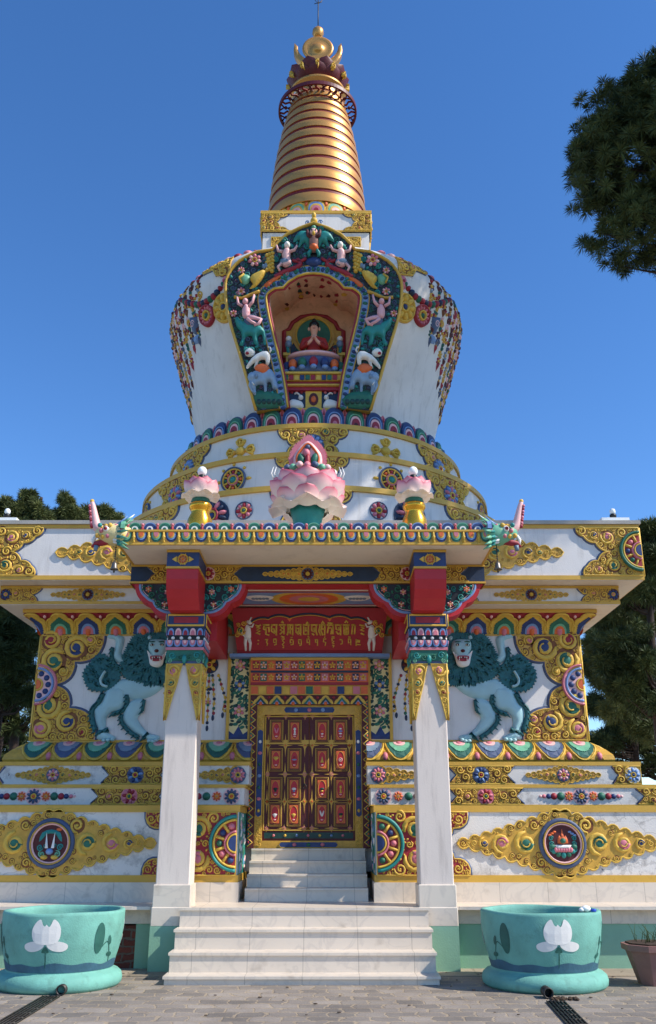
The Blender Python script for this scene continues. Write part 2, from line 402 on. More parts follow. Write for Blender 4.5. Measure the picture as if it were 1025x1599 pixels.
    def flower(s, cx, cy, r, n, pet, cen, w0=0, ring=None, h=None, alt=None):
        h = h or r*.25
        if ring: s.plate(circ(cx, cy, r*1.12, 24), w0, w0+h*.3, ring); w0 += h*.3
        for i in range(n):
            a = 2*pi*i/n+pi/2; s.blob(cx+r*.66*cos(a), cy+r*.66*sin(a), r*.36, min(r*.3, r*2.0/n), h, (alt if alt and i % 2 else pet), w0, a, n=8, k=2)
        s.ring(cx, cy, r*.22, r*.4, h*.9, 'gold', w0, n=14)
        s.blob(cx, cy, r*.24, r*.24, h*1.2, cen, w0, n=10)
    def wheel(s, cx, cy, r, w0=0, cols=('pink', 'blue', 'green'), rim='green', hub='blue', bg='crimson', n=8, a0=0, a1=2*pi, knobs=False):
        full = abs(a1-a0-2*pi) < 1e-6; h = r*.14
        pl = circ(cx, cy, r, 28) if full else [(cx+r*cos(a0+(a1-a0)*i/20), cy+r*sin(a0+(a1-a0)*i/20)) for i in range(21)]
        s.plate(pl, w0, w0+h*.3, bg); w0 += h*.3
        s.ring(cx, cy, r*.88, r*1.02, h, rim, w0, 28, a0, a1); s.ring(cx, cy, r*.78, r*.88, h*.8, 'gold', w0, 28, a0, a1)
        s.ring(cx, cy, r*.36, r*.46, h, 'pink', w0, 20, a0, a1); s.ring(cx, cy, r*.27, r*.36, h*1.2, 'gold', w0, 20, a0, a1)
        for i in range(n):
            a = 2*pi*(i+.5)/n
            if not full and not (a0+.05 < a < a1-.05 or a0+.05 < a-2*pi < a1-.05): continue
            s.ridge([(cx+r*.44*cos(a), cy+r*.44*sin(a)), (cx+r*.8*cos(a), cy+r*.8*sin(a))], r*.06, h*.8, 'gold', w0)
            if knobs: s.blob(cx+r*1.1*cos(a), cy+r*1.1*sin(a), r*.1, r*.1, h, 'gold', w0-h*.3, n=6, k=2)
        for i in range(n):
            a = 2*pi*i/n
            if not full and not (a0+.2 < a < a1-.2 or a0+.2 < a-2*pi < a1-.2): continue
            s.blob(cx+r*.62*cos(a), cy+r*.62*sin(a), r*.13, r*.13, h, cols[i % len(cols)], w0, n=8, k=2)
        if full: s.blob(cx, cy, r*.27, r*.27, h*1.6, hub, w0, n=12)
        else:
            q = [(cx+r*.27*cos(a0+(a1-a0)*i/12), cy+r*.27*sin(a0+(a1-a0)*i/12)) for i in range(13)]
            s.plate(q, w0, w0+h*1.2, hub)
    def fill(s, poly, rs, seed=1, w0=0, big=(), mat='gold', jp=.18, holes=(), tries=260, margin=.55, jewels=('green', 'pink', 'blue', 'crimson'), disc=None):
        rnd = random.Random(seed); poly = ccw(poly); xs = [p[0] for p in poly]; ys = [p[1] for p in poly]
        placed = [(x, y, r) for x, y, r in holes]
        for b in big:
            x, y, r, c = b[:4]; placed.append((x, y, r*.95)); s.spiral(x, y, r, b[4] if len(b) > 4 else 1, b[5] if len(b) > 5 else rnd.uniform(0, 6), mat, w0, n=20, jewel=c, disc=disc, turns=1.6)
        for ri, r in enumerate(rs):
            for _ in range(tries*(ri+1)):
                x = rnd.uniform(min(xs), max(xs)); y = rnd.uniform(min(ys), max(ys))
                if not inside(poly, x, y): continue
                if any((x-a)**2+(y-b)**2 < ((r+q)*.9)**2 for a, b, q in placed): continue
                if edist(poly, x, y) < r*margin: continue
                placed.append((x, y, r))
                j = rnd.choice(jewels) if (ri == 0 and rnd.random() < jp) else None
                s.spiral(x, y, r*1.03, rnd.choice((-1, 1)), rnd.uniform(0, 6.28), mat, w0, n=11 if ri else 14, jewel=j, disc=disc)
        # tiny beads in what is left
        r = rs[-1]*.5
        for _ in range(tries*2):
            x = rnd.uniform(min(xs), max(xs)); y = rnd.uniform(min(ys), max(ys))
            if not inside(poly, x, y) or edist(poly, x, y) < r: continue
            if any((x-a)**2+(y-b)**2 < ((r+q)*.85)**2 for a, b, q in placed): continue
            placed.append((x, y, r)); s.blob(x, y, r*1.2, r*.8, r*.9, mat, w0, rnd.uniform(0, 3), n=6, k=2)
    def goldfield(s, poly, rs, seed=1, w0=0, th=.02, border=.03, bcol='navygrey', base='gold_deep', sub=None, big=(), holes=(), jp=.18, openb=None, rim=True, tries=260):
        """gold scrollwork plate; openb = list of points along which the blue-grey border runs"""
        if border and openb:
            s.ridge(openb, border, th*.9, bcol, w0, top=.7)
            s.ridge(openb, border*.3, th*1.1, 'palepink', w0, top=.7)
        dd = 'gold_deep' if base == 'gold_deep' else None; base = 'gold_mid' if dd else base
        s.plate(poly, w0, w0+th, base, sub=sub)
        if rim: s.ridge(ccw(poly), min(rs)*.35, min(rs)*.5, 'gold', w0+th, closed=True)
        s.fill(poly, rs, seed, w0+th, big, holes=holes, jp=jp, tries=tries, disc=dd)
    def lozenge(s, cx, cy, L, H, seed=1, w0=0, th=.015, med='flower', half=0, nb=6, base='gold_mid', cols=('green', 'pink', 'blue'), medr=None):
        """pointed scroll ornament; half=+1/-1 keeps only that side"""
        def edge(sg, up):
            nodes = []
            for i in range(nb+1):
                t = i/nb; nodes.append((cx+sg*L*t, cy+up*H*max(0.015, (1-t)**1.12)))
            k = -.3*sg*up
            return scal(nodes, k, 4)
        a = edge(1, 1); b = edge(1, -1); c = edge(-1, -1); d = edge(-1, 1)
        if half >= 0: R_ = a[:-1]+[(cx+L, cy)]+list(reversed(b))[1:]
        if half <= 0: L_ = c[:-1]+[(cx-L, cy)]+list(reversed(d))[1:]
        if half == 0: poly = R_[:-1]+L_[:-1]
        elif half > 0: poly = R_
        else: poly = L_
        s.plate(poly, w0, w0+th, base); s.ridge(ccw(poly), min(H*.05, .011), min(H*.08, .014), 'gold', w0+th, closed=True)
        mr = medr or H*.62; w1 = w0+th
        holes = [(cx, cy, mr)]
        for sg in ((1, -1) if half == 0 else (half,)):
            x = mr*1.0; i = 0
            while x < L*.9:
                hh = H*(1-x/L)**1.12; r = min(hh*.74, H*.42)
                if r < H*.06: break
                x += r; s.spiral(cx+sg*x, cy, r, sg*(1 if i % 2 else -1), pi/2*(1 if i % 2 else -1)+(0 if sg > 0 else pi), 'gold', w1, n=15, jewel=cols[i % len(cols)] if r > H*.14 else None)
                holes.append((cx+sg*x, cy, r)); x += r*1.02; i += 1
        s.fill(poly, [H*.26, H*.17, H*.10, H*.065], seed, w1, holes=holes, jp=0, tries=120, margin=.75, disc='gold_deep' if base != 'gold_deep' else None)
        if med == 'flower': s.flower(cx, cy, mr*.9, 8, 'pink', 'crimson', w1, 'navygrey', alt='palepink')
        elif med == 'wheel': s.flower(cx, cy, mr*.9, 10, 'maroon', 'gold', w1, 'navygrey')
    # --- solids in world space (F ignored)
    def raw(s, x, y, z, t=None):
        s.v.append((x, y, z))
        if t is not None: s.t[len(s.v)-1] = t
        return len(s.v)-1
    def prism(s, plan, z0, z1, mat, plan1=None, top=None, bottom=None):
        a = area(plan); 
        if a < 0: plan = list(reversed(plan)); plan1 = list(reversed(plan1)) if plan1 else None
        p1 = plan1 or plan; n = len(plan)
        b = [s.raw(x, y, z0) for x, y in plan]; t = [s.raw(x, y, z1) for x, y in p1]
        for i in range(n):
            j = (i+1) % n; s.face((b[i], b[j], t[j], t[i]), mat)
        for tri in tessellate_polygon([[Vector((x, y, 0)) for x, y in plan]]):
            q = tri if area([plan[i] for i in tri]) > 0 else tri[::-1]
            s.face([b[i] for i in reversed(q)], bottom or mat)
        for tri in tessellate_polygon([[Vector((x, y, 0)) for x, y in p1]]):
            q = tri if area([p1[i] for i in tri]) > 0 else tri[::-1]
            s.face([t[i] for i in q], top or mat)
    def box(s, x0, x1, y0, y1, z0, z1, mat, bev=0):
        if x0 > x1: x0, x1 = x1, x0
        if bev:
            b = bev
            pl = [(x0+b, y0), (x1-b, y0), (x1, y0+b), (x1, y1-b), (x1-b, y1), (x0+b, y1), (x0, y1-b), (x0, y0+b)]
            ins = [(x0+b, y0+b), (x1-b, y0+b), (x1-b, y0+b), (x1-b, y1-b), (x1-b, y1-b), (x0+b, y1-b), (x0+b, y1-b), (x0+b, y0+b)]
            ins = [(max(x0+b, min(x1-b, x)), max(y0+b, min(y1-b, y))) for x, y in ins]
            s.prism(pl, z0, z1-b, mat)
            n = len(pl); bb = [s.raw(x, y, z1-b) for x, y in pl]; tt = [s.raw(x, y, z1) for x, y in ins]
            for i in range(n):
                j = (i+1) % n; s.face((bb[i], bb[j], tt[j], tt[i]), mat)
            s.face([tt[0], tt[1], tt[3], tt[5]], mat)
        else: s.prism(rect(x0, y0, x1, y1), z0, z1, mat)
    def lathe(s, prof, cx, cy, mat, n=48, a0=0, a1=2*pi, smooth=True, mats=None, sx=1, sy=1, cap=False):
        full = abs(a1-a0-2*pi) < 1e-6; rings = []
        for r, z in prof:
            rings.append([s.raw(cx+r*sx*sin(a0+(a1-a0)*i/n), cy-r*sy*cos(a0+(a1-a0)*i/n), z) for i in range(n if full else n+1)])
        for k in range(len(prof)-1):
            for i in range(n):
                j = (i+1) % n if full else i+1
                s.face((rings[k][i], rings[k][j], rings[k+1][j], rings[k+1][i]), mats[k] if mats else mat, smooth)
        if cap: s.face(list(reversed(rings[0])), mat); s.face(rings[-1], mats[-1] if mats else mat)
    def tube(s, pts, rad, mat, n=8, t=None):
        pts = [Vector(p) for p in pts]; rings = []; prev = None
        for i, p in enumerate(pts):
            d = (pts[min(i+1, len(pts)-1)]-pts[max(i-1, 0)]).normalized()
            if prev is None: a = d.orthogonal().normalized()
            else: a = (prev-d*prev.dot(d)); a = a.normalized() if a.length > 1e-6 else d.orthogonal().normalized()
            prev = a; b = d.cross(a); r = rad[i] if isinstance(rad, (list, tuple)) else rad
            rings.append([s.raw(*(p+a*r*cos(2*pi*k/n)+b*r*sin(2*pi*k/n)), t=t) for k in range(n)])
        for i in range(len(rings)-1):
            for k in range(n): s.face((rings[i][k], rings[i][(k+1) % n], rings[i+1][(k+1) % n], rings[i+1][k]), mat, True)
        s.face(list(reversed(rings[0])), mat); s.face(rings[-1], mat)
    def ball(s, c, r, mat, n=12, k=8, sz=1, sx=1, sy=1):
        prof = [(max(r*sin(pi*i/k), 1e-4), c[2]-r*sz*cos(pi*i/k)) for i in range(k+1)]
        s.lathe(prof, c[0], c[1], mat, n, sx=sx, sy=sy)
    def petal(s, cx, cy, z0, az, r0, length, width, tilt0, tilt1, th=.012, nu=6, nv=8, mat='petal', cup=.35, tip=1.0, t0=0, t1=1):
        """petal rising from radius r0; tilt = angle from vertical (outward +) from base to tip"""
        r = r0; z = z0; rows = []; ds = length/nv
        for j in range(nv+1):
            t = j/nv; ti = tilt0+(tilt1-tilt0)*t
            wd = width*(.62+.38*min(1, t/.45))*sqrt(max(0, 1-max(0, (t-.5)/.5)**2.3))+.001
            row = []
            for i in range(nu+1):
                q = (i/nu-.5)*2; u = q*wd/2; inn = cup*wd*.5*q*q
                rr = r-inn*cos(ti)*1.0
                x = u; y = rr
                row.append(s.raw(cx+y*sin(az)+x*cos(az), cy-y*cos(az)+x*sin(az), z+inn*sin(ti), t=t0+(t1-t0)*min(1, t**1.2+abs(q)**3*.35*t)))
            rows.append(row); r += sin(ti)*ds; z += cos(ti)*ds
        for j in range(nv):
            for i in range(nu): s.face((rows[j][i], rows[j][i+1], rows[j+1][i+1], rows[j+1][i]), mat, True)
    def build(s, name, parent=None, label=None, kind=None, local=False):
        me = bpy.data.meshes.new(name); me.from_pydata(s.v, [], s.f)
        names = []
        for m in s.m:
            if m not in names: names.append(m)
        for m in names: me.materials.append(MATS[m])
        ix = {m: i for i, m in enumerate(names)}
        me.polygons.foreach_set('material_index', [ix[m] for m in s.m]); me.polygons.foreach_set('use_smooth', s.sm)
        if s.t:
            a = me.attributes.new('t', 'FLOAT', 'POINT'); arr = [0.0]*len(s.v)
            for k, v in s.t.items(): arr[k] = v
            a.data.foreach_set('value', arr)
        me.update()
        o = bpy.data.objects.new(name, me); C.objects.link(o)
        if parent:
            o.parent = parent
            if parent.type == 'EMPTY' and not local: o.matrix_parent_inverse = Matrix.Translation(-parent.location)
        if label: o['label'] = label
        if kind: o['kind'] = kind
        return o
def thing(name, label, cat, group=None, loc=(0, 0, 0)):
    o = bpy.data.objects.new(name, None); C.objects.link(o); o.location = loc; o.empty_display_size = .3
    o['label'] = label; o['category'] = cat
    if group: o['group'] = group
    return o
def tag(o, label, cat, group=None):
    o['label'] = label; o['category'] = cat
    if group: o['group'] = group
    return o
# ================================================================== THE STUPA: square base
YW = 13.6; HW = 4.10; YC = YW+HW                      # main wall plane, half width, axis of the dome
stupa = thing('stupa', 'tall white Tibetan stupa with carved gold ornament, white dome and ringed golden spire', 'stupa', loc=(0, YC, 0))
G0, G1, G2 = .90, .86, .83                            # half widths of the stair recess in the three lower tiers
def plan(o, gap=None, notch=YW+.1):
    H = HW+o; yf = YW-o; yb = YC+H
    if gap: return [(-H, yf), (-gap, yf), (-gap, notch), (gap, notch), (gap, yf), (H, yf), (H, yb), (-H, yb)]
    return [(-H, yf), (H, yf), (H, yb), (-H, yb)]
TZ = .705
def tier(name, o, gap, layers, label=None):
    m = MB()
    for z0, z1, mat, pr in layers: m.prism(plan(o+pr, gap-pr if gap else None), z0, z1, mat)
    return m.build(name, stupa, label)
def trim(parent, o, gap, zs, mat='gold_trim', pr=.018, name='gold_moulding'):
    m = MB()
    for z0, z1 in zs: m.prism(plan(o+pr, gap-pr if gap else None), z0, z1, mat)
    return m.build(name, parent)
t1 = tier('lower_tier', 1.10, G0, [(TZ-.02, .94, 'marble', .03), (.94, 1.026, 'white_worn', 0), (1.026, 1.80, 'white_worn', 0), (1.80, 1.884, 'white', 0)])
trim(t1, 1.10, G0, [(.94, 1.026), (1.80, 1.884)])
t2 = tier('middle_tier', .85, G1, [(1.884, 2.16, 'white_worn', 0)])
trim(t2, .85, G1, [(2.118, 2.16)]); trim(t2, .85, G1, [(1.884, 1.90)], 'gold_trim', .006)
t3 = tier('upper_tier', .55, G2, [(2.16, 2.481, 'white_worn', 0)])
trim(t3, .55, G2, [(2.43, 2.481)]); trim(t3, .55, G2, [(2.16, 2.178)], 'gold_trim', .006)

# ---- lower lotus moulding (rounded petals falling outwards) in front of and beside the wall
def flare_frames(oa, za, ob, zb):          # sloping faces on front, right, left: u along, v up the slope
    out = []
    out.append(((0, YW-oa, za), (1, 0, 0), (0, oa-ob, zb-za)))
    out.append(((HW+oa, YC, za), (0, 1, 0), (ob-oa, 0, zb-za)))
    out.append(((-HW-oa, YC, za), (0, -1, 0), (oa-ob, 0, zb-za)))
    return [frameF(*q) for q in out]
lm = MB()
prof = [(.28, 2.481), (.30, 2.53), (.28, 2.60), (.20, 2.68), (.06, 2.745), (.0, 2.77)]
for (oa, za), (ob, zb) in zip(prof[:-1], prof[1:]):
    lm.prism(plan(oa, G2), za, zb, 'gold_mid', plan(ob, G2))
lotus_low = lm.build('lower_lotus_moulding', stupa)
def curvedF(face, prof, half=0):
    """u along the face, v = distance up the curved profile"""
    L = [0]
    for (a, z), (b, zz) in zip(prof[:-1], prof[1:]): L.append(L[-1]+hypot(b-a, zz-z))
    def f(u, v, w):
        k = 0
        while k < len(L)-2 and v > L[k+1]: k += 1
        t = (v-L[k])/(L[k+1]-L[k]); (a, z), (b, zz) = prof[k], prof[k+1]
        o = a+(b-a)*t; h = z+(zz-z)*t; nx = (zz-z); nz = (a-b); l = hypot(nx, nz); o += nx/l*w; h += nz/l*w
        u = max(-HW-o, min(HW+o, u))
        if half and face == 0: u = half*max(half*u, G2+.005)
        if face == 0: return (u, YW-o, h)
        if face == 1: return (HW+o, YC+u, h)
        return (-HW-o, YC-u, h)
    return f, L[-1]
def lotus_row(parent, prof, pitch, n, down, skip=None, name='painted_petals'):
    for face, half in ((0, -1), (0, 1), (1, 0), (2, 0)) if skip else ((0, 0), (1, 0), (2, 0)):
        F, LL = curvedF(face, prof, half); m = MB(F)
        for i in range(-n, n+1):
            cx = i*pitch
            if half and (cx*half < 0 or abs(cx) < skip): continue
            c = 'green' if i % 2 else 'blue'; c2 = 'lgreen' if i % 2 else 'lblue'; core = 'pink' if (down or i % 2 == 0) else 'orange'
            if down: c, c2 = ('turqdark', 'lgreen') if i % 2 else ('navygrey', 'greyblue')
            def arch(w, h, off=0, k=9, pw=.75):
                if down: return [(cx+w*cos(pi*j/k), LL-off-h*sin(pi*j/k)**pw) for j in range(k+1)]
                return [(cx+w*cos(pi*j/k), off+h*sin(pi*j/k)**pw) for j in range(k+1)]
            m.w = .004
            if down:
                m.plate(arch(pitch*.5, LL*.97), 0, .016, 'gold', sub=.07); m.ridge(arch(pitch*.47, LL*.95, 0, 14), .012, .014, 'palepink' if 0 else 'gold', .014)
                m.plate(arch(pitch*.43, LL*.88), .016, .024, c, sub=.07); m.plate(jag(arch(pitch*.33, LL*.66), .012, .05, i+9), .022, .034, c2, sub=.07)
                m.plate(arch(pitch*.20, LL*.36), .034, .040, 'palepink', sub=.07); m.blob(cx, LL-LL*.10, pitch*.12, LL*.14, .025, core, .03)
                m.blob(cx+pitch*.5, LL*.2, pitch*.09, LL*.16, .035, 'pink', .0); m.ridge([(cx+pitch*.38, .02), (cx+pitch*.5, LL*.42), (cx+pitch*.62, .02)], .012, .02, 'gold')
            else:
                cus = scal([(cx-pitch*.47, 0), (cx-pitch*.47, LL*.45), (cx-pitch*.30, LL*.74), (cx, LL*.98), (cx+pitch*.30, LL*.74), (cx+pitch*.47, LL*.45), (cx+pitch*.47, 0)], -.22, 4)
                m.plate(cus, 0, .012, 'gold', sub=.08); m.ridge(cus, .012, .024, 'gold', .008)
                m.plate(jag([(cx-pitch*.37, 0), (cx-pitch*.33, LL*.42), (cx, LL*.8), (cx+pitch*.33, LL*.42), (cx+pitch*.37, 0)], .012, .05, i+9), .012, .022, c, sub=.08)
                m.plate(arch(pitch*.25, LL*.48), .022, .03, c2, sub=.08); m.plate(arch(pitch*.19, LL*.38), .03, .036, core, sub=.08); m.blob(cx, LL*.1, pitch*.1, LL*.2, .03, 'palepink' if 0 else 'orange' if core == 'pink' else 'pink', .03)
                m.plate([(cx+pitch*.40, LL*.97), (cx+pitch*.5, LL*.6), (cx+pitch*.60, LL*.97)], 0, .02, 'crimson'); m.blob(cx+pitch*.5, LL*.84, pitch*.06, LL*.09, .03, 'palepink', .01)
        m.build(name, parent)
lotus_row(lotus_low, [(.30, 2.50), (.29, 2.58), (.22, 2.665), (.10, 2.73), (.02, 2.765)], .44, 9, True, skip=.8)

# ---- the main wall
mw = MB(); mw.prism(plan(0), 2.77, 4.42, 'white')
wall = mw.build('main_wall', stupa)
trim(wall, 0, None, [(2.77, 2.83), (4.385, 4.42)])
# ---- upper lotus flare and cornices
um = MB(); uprof = [(0, 4.42), (.03, 4.50), (.12, 4.60), (.25, 4.69)]
for (oa, za), (ob, zb) in zip(uprof[:-1], uprof[1:]): um.prism(plan(oa), za, zb, 'crimson', plan(ob))
um.prism(plan(.262), 4.69, 4.745, 'gold_trim')
lotus_up = um.build('upper_lotus_moulding', stupa)
lotus_row(lotus_up, uprof, .425, 10, False)
cm = MB(); cm.prism(plan(.53), 4.747, 5.04, 'white', bottom='cream')
corn2 = cm.build('narrow_cornice', stupa); trim(corn2, .53, None, [(4.755, 4.80), (5.00, 5.037)], pr=.012)
cm = MB(); cm.prism(plan(.82), 5.042, 5.90, 'white', bottom='cream')
corn1 = cm.build('wide_cornice', stupa); trim(corn1, .82, None, [(5.05, 5.115), (5.85, 5.905)], pr=.02)
cm = MB(); cm.prism(plan(.87), 5.907, 5.965, 'roofslab'); cm.build('roof_slab', stupa)

# ------------------------------------------------------------------ relief on the flat tiers
def both(build):                       # same relief on the right half and mirrored on the left half
    build(1); build(-1)
def mx(poly, sg): return [(x*sg, y) for x, y in poly]
# -- wide cornice
Y1 = YW-.82; s6 = lambda pts: zm(680, 780, 2.971, pts)
H1 = HW+.82
def wide(sg):
    m = MB(planeF(Y1)); zt, zb = 5.85, 5.115; zc = (zt+zb)/2
    e = scal([(3.99, zt), (4.10, 5.72), (4.27, 5.62), (4.45, zc), (4.28, 5.34), (4.12, 5.26), (4.05, zb)], .16, 5)
    poly = mx(e+[(H1, zb), (H1, zt)], sg)
    big = [(4.45, 5.70, .12, 'pink', 1), (4.50, 5.27, .12, 'green', -1), (4.25, 5.74, .075, 'blue', -1), (4.28, 5.20, .07, 'pink', 1)]
    big = [(x*sg, y, r, c, d*sg) for x, y, r, c, d in big]
    m.goldfield(poly, [.085, .055, .035], 11, border=.035, openb=mx(e, sg), big=big, holes=[(H1*sg, zc, .34)])
    if sg > 0: m.wheel(H1, zc, .31, .03, a0=pi/2, a1=3*pi/2)
    else: m.wheel(-H1, zc, .31, .03, a0=-pi/2, a1=pi/2)
    m.build('scroll_panel', corn1)
both(wide)
for sg in (1, -1): m = MB(planeF(Y1)); m.lozenge(2.50*sg, 5.47, 1.28, .31, 5, nb=7, medr=.12); m.build('lozenge_ornament', corn1)
# side faces of the wide cornice: lozenge and wheels, seen when stepping aside
for sg in (1, -1):
    F = frameF((sg*H1, YC, 0), (0, sg, 0), (0, 0, 1)); m = MB(F)
    m.lozenge(0, 5.49, 2.6, .33, 6, nb=9); 
    m.build('lozenge_ornament', corn1)
    for q in (1, -1):
        m = MB(F)
        e = mx(scal([(3.99, 5.85), (4.15, 5.70), (4.45, 5.49), (4.2, 5.28), (4.05, 5.115)], .16, 4), q)
        m.goldfield(mx([(abs(a), b) for a, b in e]+[(H1, 5.115), (H1, 5.85)], q), [.11, .07, .04], 12, openb=e, tries=120)
        m.build('scroll_panel', corn1)
# -- narrow cornice
Y2 = YW-.53; H2 = HW+.53
def narrow(sg):
    zb, zt = 4.80, 5.00; zc = 4.90; m = MB(planeF(Y2))
    e = scal([(4.02, zt), (4.18, zc), (4.07, zb)], .12, 4)
    m.goldfield(mx(e+[(H2, zb), (H2, zt)], sg), [.05, .032, .02], 21, border=.022, openb=mx(e, sg), holes=[(H2*sg-.03*sg, zc, .1)], th=.014)
    m.flower((H2-.085)*sg, zc, .08, 8, 'blue', 'pink', .014, 'maroon')
    m.build('scroll_panel', corn2); m = MB(planeF(Y2))
    e = scal([(2.52, zb), (2.40, zc), (2.52, zt)], .12, 4)
    m.goldfield(mx(e+[(1.7, zt), (1.7, zb)], sg), [.05, .032, .02], 22, border=.022, openb=mx(e, sg), th=.014)
    m.build('scroll_panel', corn2)
    m = MB(planeF(Y2)); m.lozenge(3.32*sg, zc, .56, .095, 23, th=.01, med='wheel', medr=.085, nb=7); m.build('lozenge_ornament', corn2)
both(narrow)
for sg in (1, -1):
    m = MB(frameF((sg*H2, YC, 0), (0, sg, 0), (0, 0, 1)))
    for k in (-2.4, 0, 2.4): m = MB(frameF((sg*H2, YC, 0), (0, sg, 0), (0, 0, 1))); m.lozenge(k, 4.9, .8, .095, 24, th=.01, nb=7); m.build('lozenge_ornament', corn2)

# -- main wall: corner pieces, wheel, lion
def s6w(pts): return [at(x, y, YW) for x, y in zm(680, 780, 2.971, pts)]
up = s6w([(368, 622), (380, 690), (425, 735), (500, 750), (515, 760), (522, 805), (560, 845), (612, 858)])
lo = s6w([(612, 868), (560, 885), (536, 930), (530, 975), (470, 992), (428, 1040), (415, 1118)])
zt, zb = 4.385, 2.83; zc = at(680, 780+862/2.971, YW)[1]
q1, q2, q3 = s6w([(372, 622), (508, 752), (614, 858)]); r1, r2, r3 = s6w([(614, 868), (532, 972), (412, 1118)])
upc = scal([(q1[0], zt), q2, (q3[0], zc+.015)], .26, 9)
lo_ = scal([(r1[0], zc-.015), r2, (r3[0], zb)], .26, 9)
def sbig(lst): return [s6w([(x, y)])[0]+(r/2.971*.0097*(1.3 if r > 35 else 1), c, d)+tuple(k) for x, y, r, c, d, *k in lst]
def corner(sg):
    m = MB(planeF(YW))
    poly = upc+[(HW, zc+.015), (HW, zt)]
    big = [(x*sg, y, r, c, d*sg) for x, y, r, c, d in sbig([(502, 690, 50, 'blue', -1), (606, 752, 50, 'green', -1), (616, 656, 38, 'crimson', 1), (432, 655, 28, 'pink', -1), (560, 800, 26, 'gold', 1), (664, 800, 22, 'gold', 1)])]
    m.goldfield(mx(poly, sg), [.10, .065, .04, .028], 31, border=.045, openb=mx(upc, sg), big=big, holes=[(HW*sg, zc, .33)], th=.025, tries=200)
    m.build('scroll_panel', wall); m = MB(planeF(YW))
    poly = lo_+[(HW, zb), (HW, zc-.015)]
    big = [(x*sg, y, r, c, d*sg) for x, y, r, c, d in sbig([(628, 962, 50, 'green', 1), (540, 1034, 42, 'blue', -1), (658, 1066, 40, 'pink', 1), (468, 1080, 28, 'crimson', -1), (590, 905, 22, 'gold', 1)])]
    m.goldfield(mx(poly, sg), [.10, .065, .04, .028], 32, border=.045, openb=mx(lo_, sg), big=big, holes=[(HW*sg, zc, .33)], th=.025, tries=200)
    m.build('scroll_panel', wall)
    m = MB(planeF(YW)); m.w = .03
    a = (pi/2, 3*pi/2) if sg > 0 else (-pi/2, pi/2)
    cx = HW*sg
    m.plate([(cx, zc-.31)]+[(cx+.31*cos(a[0]+pi*i/18), zc+.31*sin(a[0]+pi*i/18)) for i in range(19)], 0, .012, 'palepink')
    m.ring(cx, zc, .275, .31, .04, 'pink', .01, a0=a[0], a1=a[1]); m.ring(cx, zc, .22, .26, .03, 'lblue', .01, a0=a[0], a1=a[1])
    for i in range(5):
        t = a[0]+pi*(i+.5)/5; m.blob(cx+.17*cos(t), zc+.17*sin(t), .045, .045, .03, 'blue', .01); 
    m.ring(cx, zc, .07, .10, .03, 'gold', .01, a0=a[0], a1=a[1]); m.plate([(cx+.07*cos(a[0]+pi*i/10), zc+.07*sin(a[0]+pi*i/10)) for i in range(11)], .01, .04, 'orange')
    m.build('wheel_medallion', wall)
both(corner)
for sg in (1, -1):
    for q in (1, -1):
        for pc in (upc, lo_):
            m = MB(frameF((sg*HW, YC, 0), (0, sg, 0), (0, 0, 1)))
            p = mx([(x, y) for x, y in pc]+[(HW, pc[-1][1]), (HW, pc[0][1])], q)
            m.goldfield(p, [.13, .08, .05], 33, openb=mx(pc, q), tries=150)
            m.build('scroll_panel', wall)

